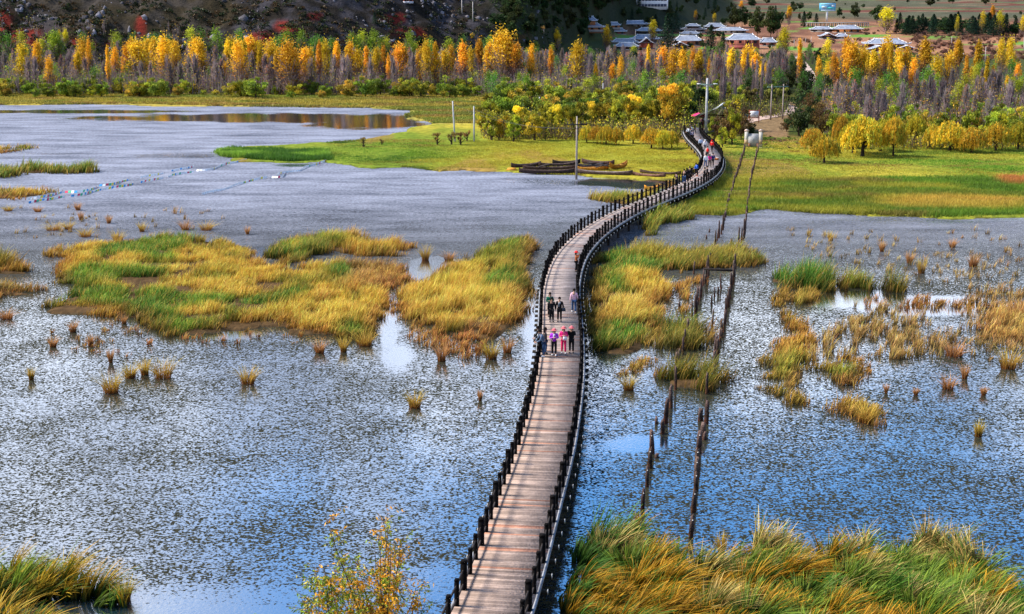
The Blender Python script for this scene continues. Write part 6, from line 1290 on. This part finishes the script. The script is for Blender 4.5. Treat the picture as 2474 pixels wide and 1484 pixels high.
# --- the willow in front of the viewer
def near_willow(x, y, top, Yd, label, seed, wid, gp=.36):
    r_ = np.random.default_rng(seed); X0 = ray(x, 1484)[0] / ray(x, 1484)[1] * Yd; z0 = Z(X0, Yd); zt = HC - Yd * math.tan(PITCH + math.atan((top - 742) / FD)); H = zt - z0
    t_ = empty('autumn_willow', (X0, Yd, z0), 0, label, 'tree'); b = MB(); lv = []; lc = []
    b.tube([(0, 0, -.2), (.05, 0, H * .18), (0, .05, H * .3)], [.11, .09, .07], 8, (.10, .075, .05))
    for s_ in range(26):
        az = r_.uniform(0, 6.28); le = r_.uniform(.55, 1.0); hz_ = H * le; rr_ = wid * r_.uniform(.15, 1) * (1.15 - le * .6); st_ = np.array([0, 0, H * .25 * r_.uniform(.3, 1)]); pts = []
        for i in range(9):
            f = i / 8; pts.append(st_ * (1 - f) + np.array([math.cos(az) * rr_ * f ** 1.2, math.sin(az) * rr_ * f ** 1.2, hz_ * f]) * f ** .2 + r_.normal(0, .025, 3))
        pts = np.array(pts); b.tube(pts, np.linspace(.035, .006, 9), 5, (.12, .08, .05))
        for j in range(34):
            f = r_.uniform(.3, 1); i = min(int(f * 8), 7); p0 = pts[i] + (pts[i + 1] - pts[i]) * (f * 8 - i); a2 = r_.uniform(0, 6.28); l2 = r_.uniform(.15, .55); e_ = p0 + np.array([math.cos(a2) * l2, math.sin(a2) * l2, l2 * r_.uniform(-.1, .8)]); b.tube([p0, (p0 + e_) / 2 + np.array([0, 0, .03]), e_], [.006, .005, .003], 3, (.13, .09, .05))
            lean_ = r_.random(); gold_ = r_.random() < gp + .35 * (p0[0] > 0); m = r_.integers(6, 17)
            for k2 in range(m):
                g_ = r_.random(); lv.append(p0 + (e_ - p0) * g_ + r_.normal(0, .03, 3)); lc.append(np.array([.90, .42, .03]) if gold_ else (np.array([.24, .36, .03]) if r_.random() < .6 else np.array([.62, .52, .05])))
    b.build('trunk', M_bark, t_)
    lv = np.array(lv); n = len(lv); a_ = r_.normal(size=(n, 3)) * np.array([.7, .7, .5]) + np.array([.25, 0, -.55]); a_ /= np.linalg.norm(a_, axis=1)[:, None]; s1 = np.cross(a_, r_.normal(size=(n, 3))); s1 /= np.linalg.norm(s1, axis=1)[:, None]
    ll = r_.uniform(.07, .14, (n, 1)); ww = ll * .17; V = np.stack([lv, lv + a_ * ll * .45 + s1 * ww, lv + a_ * ll, lv + a_ * ll * .45 - s1 * ww], 1).reshape(-1, 3)
    mk('foliage', V, np.arange(n * 4).reshape(n, 4), M_leafs, np.repeat(np.clip(np.array(lc) * r_.uniform(.65, 1.4, (n, 1)), 0, 1), 4, 0), t_)
near_willow(925, 0, 1240, 31, 'orange and green leaved young willow in the foreground left of the bridge', 5, 2.5)
near_willow(785, 0, 1395, 30, 'low green willow bush at the bottom edge left of the orange leaved one', 8, 1.9, .06)

# ------------------------------------------------------------------ people
def skin_mesh(verts, edges, radii, root=0, sub=1):
    me = bpy.data.meshes.new('skin'); me.from_pydata([tuple(v) for v in verts], edges, []); o = bpy.data.objects.new('skin', me); C.objects.link(o)
    m = o.modifiers.new('s', 'SKIN'); m.use_smooth_shade = True; o.modifiers.new('u', 'SUBSURF').levels = sub
    for i, r_ in enumerate(radii):
        d = me.skin_vertices[0].data[i]; d.radius = (r_, r_) if not isinstance(r_, tuple) else r_; d.use_root = (i == root)
    dg = bpy.context.evaluated_depsgraph_get(); dg.update(); r = bpy.data.meshes.new_from_object(o.evaluated_get(dg)); bpy.data.objects.remove(o); return r
def joints(pose):
    """x = left/right, -y = front; metres for a 1.62 m figure"""
    J = dict(pel=(0, 0, .88), wai=(0, .0, 1.02), che=(0, .01, 1.22), nk=(0, .01, 1.36), nk2=(0, -.005, 1.43), hd=(0, -.015, 1.51), top=(0, -.01, 1.58))
    hip = .085; st = {'stand': (0, 0), 'walk': (.20, -.16), 'arms_up': (.03, -.03), 'hold': (.08, -.06), 'lean': (.02, .0), 'fold': (.0, .02), 'crouch': (0, 0)}[pose]
    for s_, sx, f in (('L', 1, st[0]), ('R', -1, st[1])):
        J['hip' + s_] = (sx * hip, 0, .86); J['kn' + s_] = (sx * (hip + .01), -f * .55 - .03, .47); J['an' + s_] = (sx * (hip + .015), -f + .02, .09); J['to' + s_] = (sx * (hip + .035), -f - .13, .035)
        J['sh' + s_] = (sx * .175, .01, 1.31)
        if pose == 'arms_up': J['el' + s_] = (sx * .23, -.14, 1.14); J['wr' + s_] = (sx * .075, -.22, 1.42)
        elif pose == 'hold': J['el' + s_] = (sx * .25, -.03, 1.07); J['wr' + s_] = (sx * .06, -.22, 1.14)
        elif pose == 'fold': J['el' + s_] = (sx * .24, -.06, 1.07); J['wr' + s_] = (sx * -.02, -.20, 1.09 + sx * .03)
        elif pose == 'lean': J['el' + s_] = (sx * .24, -.22, 1.10); J['wr' + s_] = (sx * .12, -.42, 1.06)
        else: J['el' + s_] = (sx * .235, .03 + .06 * (f if pose == 'walk' else 0), 1.05); J['wr' + s_] = (sx * .25, -.03 + .4 * (f if pose == 'walk' else .05), .82)
    J = {k: np.array(v, float) for k, v in J.items()}
    if pose in ('lean', 'crouch'):
        a = .38 if pose == 'lean' else .75; base = np.array([0, 0, .90])
        for k in ('wai', 'che', 'nk', 'nk2', 'hd', 'top', 'shL', 'shR', 'elL', 'elR', 'wrL', 'wrR'):
            v = J[k] - base; J[k] = base + np.array([v[0], v[1] * math.cos(a) - v[2] * math.sin(a), v[2] * math.cos(a) + v[1] * math.sin(a)])
    if pose == 'crouch':
        for k in J:
            if k[:2] not in ('to', 'an', 'kn'): J[k] = J[k] + np.array([0, .12, -.34])
        for s_, sx in (('L', 1), ('R', -1)): J['kn' + s_] = np.array([sx * .13, -.26, .44]); 
    return J
PC = {}
def pose_meshes(pose):
    if pose in PC: return PC[pose]
    J = joints(pose); V = []; E = []; Rr = []; ix = {}
    def v(n, p, r): ix[n] = len(V); V.append(np.array(p, float)); Rr.append(r); return ix[n]
    def e(a, b): E.append((ix[a], ix[b]))
    for n, r in (('pel', (.135, .10)), ('wai', (.115, .085)), ('che', (.145, .10)), ('nk', .055), ('nk2', .055), ('hd', (.078, .092)), ('top', (.062, .07))): v(n, J[n], r)
    for a, b in (('pel', 'wai'), ('wai', 'che'), ('che', 'nk'), ('nk', 'nk2'), ('nk2', 'hd'), ('hd', 'top')): e(a, b)
    v('nose', J['hd'] + np.array([0, -.095, -.01]), .014); e('hd', 'nose')
    for s_, sx in (('L', 1), ('R', -1)):
        for n, r in (('hip', .085), ('kn', .055), ('an', .038), ('to', .03)): v(n + s_, J[n + s_], r)
        e('pel', 'hip' + s_); e('hip' + s_, 'kn' + s_); e('kn' + s_, 'an' + s_); e('an' + s_, 'to' + s_)
        for n, r in (('sh', .052), ('el', .040), ('wr', .027)): v(n + s_, J[n + s_], r)
        e('che', 'sh' + s_); e('sh' + s_, 'el' + s_); e('el' + s_, 'wr' + s_)
        d = J['wr' + s_] - J['el' + s_]; d /= np.linalg.norm(d); side_ = np.cross(d, [0, 0, 1.0]) if abs(d[2]) < .8 else np.array([0, 1.0, 0]); side_ /= np.linalg.norm(side_); up_ = np.cross(side_, d)
        v('pm' + s_, J['wr' + s_] + d * .06, (.034, .018)); e('wr' + s_, 'pm' + s_)
        for k, ln in enumerate((.062, .075, .07, .055)):
            b_ = J['wr' + s_] + d * .085 + side_ * (k - 1.5) * .019
            v('f%d%s' % (k, s_), b_, .009); v('g%d%s' % (k, s_), b_ + d * ln * .5 - up_ * .008, .0085); v('h%d%s' % (k, s_), b_ + d * ln * .85 - up_ * .028, .007)
            e('pm' + s_, 'f%d%s' % (k, s_)); e('f%d%s' % (k, s_), 'g%d%s' % (k, s_)); e('g%d%s' % (k, s_), 'h%d%s' % (k, s_))
        b_ = J['wr' + s_] + d * .035 + side_ * .03 * -sx; v('t0' + s_, b_, .012); v('t1' + s_, b_ + d * .03 - side_ * .022 * sx, .010); e('pm' + s_, 't0' + s_); e('t0' + s_, 't1' + s_)
    body = skin_mesh(V, E, Rr, 0)
    # jacket: torso and sleeves
    def garment(names, edges, rad, root=0, ext=None):
        vs = [J[n] if isinstance(n, str) else np.array(n) for n in names]; return skin_mesh(vs, edges, rad, root)
    mid_ = (J['pel'] + J['wai']) / 2; lo = J['pel'] - np.array([0, 0, .04]) if pose != 'crouch' else J['pel']
    vs = [lo, J['wai'], J['che'], J['nk'] - np.array([0, 0, .015])]; ra = [(.155, .12), (.14, .11), (.165, .125), (.075, .07)]; ed = [(0, 1), (1, 2), (2, 3)]
    for s_ in 'LR':
        k = len(vs); vs += [J['sh' + s_], J['el' + s_], J['wr' + s_] * .97 + J['el' + s_] * .03]; ra += [.072, .056, .044]; ed += [(2, k), (k, k + 1), (k + 1, k + 2)]
    jacket = skin_mesh(vs, ed, ra, 1)
    dn = np.array([0, .0, -.22]); vs2 = list(vs); coatv = [lo + dn] + vs; rc = [(.19, .15)] + ra; edc = [(0, 1)] + [(a + 1, b + 1) for a, b in ed]; coat = skin_mesh(coatv, edc, rc, 2)
    vs = [J['pel']]; ra = [(.14, .11)]; ed = []
    for s_ in 'LR':
        k = len(vs); vs += [J['hip' + s_] - np.array([0, 0, .04]), J['kn' + s_], J['an' + s_] + np.array([0, 0, .02])]; ra += [.098, .072, .062]; ed += [(0, k), (k, k + 1), (k + 1, k + 2)]
    trousers = skin_mesh(vs, ed, ra, 0)
    PC[pose] = (J, body, jacket, coat, trousers); return PC[pose]
def ell(c, r, n=10, m=6, zmin=-1, colr=(1, 1, 1)):
    V = []; F_ = []
    for i in range(m + 1):
        a = -math.pi / 2 + math.pi * i / m; a = max(a, math.asin(zmin))
        for k in range(n): t = 2 * math.pi * k / n; V.append((c[0] + r[0] * math.cos(a) * math.cos(t), c[1] + r[1] * math.cos(a) * math.sin(t), c[2] + r[2] * math.sin(a)))
    for i in range(m):
        for k in range(n): F_.append((i * n + k, i * n + (k + 1) % n, i * n + n + (k + 1) % n, i * n + n + k))
    return V, F_
def put(me, name, colr, mat, parent):
    m2 = me.copy(); m2.name = name; a = m2.color_attributes.get('Col') or m2.color_attributes.new('Col', 'FLOAT_COLOR', 'POINT'); c4 = np.ones((len(m2.vertices), 4), np.float32); c4[:, :3] = colr; a.data.foreach_set('color', c4.ravel())
    m2.materials.clear(); m2.materials.append(mat); o = bpy.data.objects.new(name, m2); C.objects.link(o); o.parent = parent; return o
SKIN = (.50, .29, .20); HAIRC = (.012, .009, .008)
def person(x, y, pose, face, label, top=(.05, .05, .05), bottom=(.03, .03, .035), coat=False, hat=None, shoes=(.05, .05, .05), hgt=1.62, hair='short', bag=None, pack=None, stripes=None, zz=None, xyz=None, scarf=None, hood=None):
    J, body, jacket, coatm, trous = pose_meshes(pose); p = P(x, y, DZ) if xyz is None else np.array(xyz); s_ = hgt * 1.07 / 1.62
    t_ = empty('person', (p[0], p[1], p[2] if zz is None else zz), face, label, 'person'); t_.scale = (s_, s_, s_)
    put(body, 'body', SKIN, M_skin, t_); put(coatm if coat else jacket, 'coat' if coat else 'jacket', top, M_cloth, t_); put(trous, 'trousers', bottom, M_cloth, t_)
    for k in 'LR':
        a_ = (J['an' + k] + J['to' + k]) / 2; b = MB(); V, F_ = ell((a_[0], a_[1] + .01, .045), (.048, .125, .05)); b.add(V, F_, shoes); b.build('shoe', M_paint, t_, True)
    h = J['hd']; tp = J['top']
    b = MB(); V, F_ = ell((tp[0], tp[1] + .022, (h[2] + tp[2]) / 2 + .018), (.098, .112, .112), zmin=-.45); b.add(V, F_, HAIRC)
    if hair == 'long': V, F_ = ell((h[0], h[1] + .075, h[2] - .09), (.095, .06, .17)); b.add(V, F_, HAIRC)
    b.build('hair', M_cloth, t_, True)
    b = MB()
    for sx in (-1, 1): V, F_ = ell((h[0] + sx * .03, h[1] - .082, h[2] + .012), (.012, .008, .007), 6, 4); b.add(V, F_, (.02, .015, .012))
    V, F_ = ell((h[0], h[1] - .083, h[2] - .045), (.022, .008, .007), 6, 4); b.add(V, F_, (.35, .08, .07)); b.build('facial_features', M_skin, t_)
    if hat:
        b = MB(); V, F_ = ell((tp[0], tp[1] + .012, tp[2] + .012), (.112, .125, .085), zmin=-.1); b.add(V, F_, hat)
        n = 14; V = [(tp[0] + .105 * math.cos(2 * math.pi * k / n), tp[1] + .012 + .12 * math.sin(2 * math.pi * k / n), tp[2] + .02) for k in range(n)] + [(tp[0] + .185 * math.cos(2 * math.pi * k / n), tp[1] + .012 + .20 * math.sin(2 * math.pi * k / n), tp[2] - .03) for k in range(n)]
        b.add(V, [(k, (k + 1) % n, n + (k + 1) % n, n + k) for k in range(n)], np.array(hat) * .75); b.build('hat', M_cloth, t_, True)
    if hood: b = MB(); V, F_ = ell((h[0], h[1] + .04, h[2]), (.12, .12, .15)); b.add(V, F_, hood); b.build('hood', M_cloth, t_, True)
    if scarf: b = MB(); b.tube([(-.03, -.12, 1.33), (-.035, -.15, 1.18), (-.04, -.15, 1.02)], [.03, .032, .028], 7, scarf); b.tube([(.03, -.12, 1.33), (.035, -.15, 1.2)], [.03, .03], 7, scarf); b.build('scarf', M_cloth, t_, True)
    if pack:
        b = MB(); V, F_ = ell((0, .21, 1.14), (.17, .12, .25), 12, 8); b.add(V, F_, pack); b.box((0, .33, 1.08), (.2, .05, .2), col=np.array(pack) * .8); b.build('backpack', M_cloth, t_, True)
        b = MB(); [b.tube([(sx * .1, .12, 1.33), (sx * .12, -.02, 1.375), (sx * .115, -.14, 1.25), (sx * .12, -.10, 1.05)], .018, 5, (.03, .03, .03)) for sx in (-1, 1)]; b.build('strap', M_cloth, t_, True)
    if stripes:
        b = MB()
        for zc in (.98, 1.06, 1.14, 1.22): V, F_ = ell((0, -(zc - .9) * (.38 if pose == 'lean' else 0), zc), (.175, .137, .016), 12, 4); b.add(V, F_, stripes)
        b.build('stripes', M_cloth, t_, True)
    if bag:
        bc, bx, bz, by = bag; b = MB(); b.box((bx, by, bz), (.26, .11, .22), col=bc, taper=.8); b.build('bag', M_cloth, t_)
        b = MB(); b.tube([(bx - .1, by, bz + .1), (bx * .3, by * .5, 1.37), (bx + .1, by, bz + .1)], .012, 5, np.array(bc) * .7); b.build('strap', M_cloth, t_)
    return t_
BLK = (.012, .012, .014); JEAN = (.05, .10, .22); WHT = (.75, .76, .8); PNKH = (.70, .16, .18); PI = math.pi
person(1391.5, 657, 'arms_up', PI * .45, 'person in a red cap and rust top photographing over the right railing', (.42, .12, .04), BLK, hat=(.75, .03, .03), hair='long')
person(1386, 755, 'walk', PI, 'person in a pale pink jacket and blue jeans walking away by the right railing', (.85, .50, .60), JEAN, shoes=WHT)
person(1328, 765, 'fold', .1, 'person in a dark green hooded jacket walking behind the one in black', (.01, .12, .07), BLK, hair='long')
person(1332, 778, 'stand', 0, 'person dressed all in black walking in front of the green jacket', BLK, BLK, coat=True, hair='long', hgt=1.6)
person(1351, 777, 'stand', -.1, 'person in a black coat with a grey scarf carrying a dark bag', BLK, BLK, coat=True, scarf=(.35, .38, .42), bag=((.05, .06, .08), .28, .82, -.05))
person(1338, 859, 'hold', 0, 'person in a purple jacket with white collar and pink hat holding a phone', (.42, .04, .62), BLK, hat=PNKH, hair='long', shoes=WHT, scarf=(.7, .65, .85))
person(1361, 854, 'hold', 0, 'person in a hot pink tracksuit and pink hat holding a white bag', (.85, .03, .22), (.85, .03, .16), hat=PNKH, hair='long', shoes=WHT, bag=((.80, .78, .84), .06, .98, -.24))
person(1380, 853, 'arms_up', -.1, 'person in a long black coat and pink hat raising a camera', BLK, BLK, coat=True, hat=PNKH, hair='long')
person(1313, 862, 'lean', -PI * .42, 'person in a blue grey shirt and jeans leaning over the left railing', (.10, .15, .24), (.03, .06, .14), shoes=WHT, hgt=1.7)
person(1317, 856, 'stand', PI * .55, 'long haired person with a beige shoulder bag behind the one in the blue grey shirt', (.03, .03, .035), JEAN, hair='long', bag=((.62, .48, .36), .22, 1.0, .1))
person(1308, 850, 'lean', -PI * .42, 'dark dressed person at the left railing farthest of the three', BLK, BLK, hair='long')
person(1704, 405, 'stand', PI, 'person in a white jacket and jeans standing with back turned', (.78, .80, .84), JEAN, hgt=1.72)
person(1713.5, 404, 'fold', PI, 'person in a bright pink top and black trousers between the white and navy jackets', (.80, .03, .26), BLK, hgt=1.62, hair='long')
person(1721, 403, 'stand', PI + .2, 'person in a navy jacket right of the pink top', (.02, .03, .16), BLK, hgt=1.72)
person(1708, 385, 'walk', PI, 'person with a red backpack walking in the middle of the deck', (.6, .55, .5), BLK, pack=(.75, .02, .02), hgt=1.72)
person(1719, 368, 'walk', PI * .8, 'person in a red hooded jacket walking beside the right railing', (.75, .02, .02), BLK, hood=(.6, .02, .02), hgt=1.72)
person(1702.5, 366, 'walk', PI, 'person in a white jacket with raised hood walking away', (.78, .80, .84), (.06, .09, .14), hood=(.75, .77, .82), hgt=1.66)
person(1691.5, 362, 'stand', PI, 'person in a pale blue shirt walking away near the left railing', (.38, .52, .75), BLK, hgt=1.7)
person(1664, 333, 'lean', -PI * .35, 'person in a light grey blue shirt bending over the far left railing', (.55, .62, .72), BLK, hgt=1.7)
person(1668.5, 334, 'lean', -PI * .3, 'dark haired person close beside the light shirt at the far left railing', (.10, .12, .16), BLK, hgt=1.6)
person(1673.5, 341, 'lean', -PI * .3, 'person in a navy and white striped shirt at the far left railing', (.03, .04, .14), BLK, stripes=(.7, .72, .78), hgt=1.66)
person(1677.5, 323, 'walk', -PI * .6, 'person in black standing at the top of the bridge', BLK, BLK, hgt=1.66)
person(1672, 321, 'crouch', -PI * .5, 'person in pale blue crouching at the top of the bridge', (.25, .38, .55), (.05, .12, .25), hgt=1.6)
person(1684.5, 425, 'lean', -PI * .4, 'person in a bright blue jacket leaning on the left railing at the bend', (.02, .14, .65), BLK, shoes=(.55, .08, .03), hgt=1.6)
person(1701, 440, 'fold', -PI * .5, 'dark coated person with pale face on the bend, left of two', BLK, BLK, coat=True, hgt=1.68)
person(1707, 437, 'stand', -PI * .45, 'dark coated person on the bend, right of two', BLK, BLK, coat=True, hgt=1.72)
person(1634, 453, 'lean', -PI * .9, 'bulky person in black, farthest left at the railing', BLK, BLK, coat=True, hgt=1.68)
person(1652, 444.5, 'lean', PI, 'person in black with blue jeans at the left railing', BLK, JEAN, hgt=1.7)
person(1658, 441.5, 'stand', PI, 'person in black standing right of the one in blue jeans', BLK, BLK, coat=True, hgt=1.7, hair='long')
person(1665, 438.5, 'stand', PI * .9, 'person in dark clothes rightmost of the railing group', BLK, BLK, hgt=1.72)
for x, y, cl, lab in [(1694, 306, (.25, .10, .12), 'vendor in dull red sitting beside the pink parasol'), (1700, 303, (.45, .45, .48), 'vendor in grey under the pavilion edge'), (1712, 308, (.05, .06, .09), 'vendor in dark clothes inside the pavilion')]:
    person(x, y, 'stand', 0, lab, cl, BLK, hgt=1.6, xyz=P(x, y, .25))
b = MB(); q = P(1731, 387, DZ); b.box((q[0], q[1], DZ + .14), (.5, .35, .28), col=(.55, .16, .04)); b.box((q[0] + .1, q[1], DZ + .3), (.3, .25, .08), col=(.75, .7, .65)); tag(b.build('basket', M_wood), 'small orange basket on the deck at the inside of the right bend', 'basket')
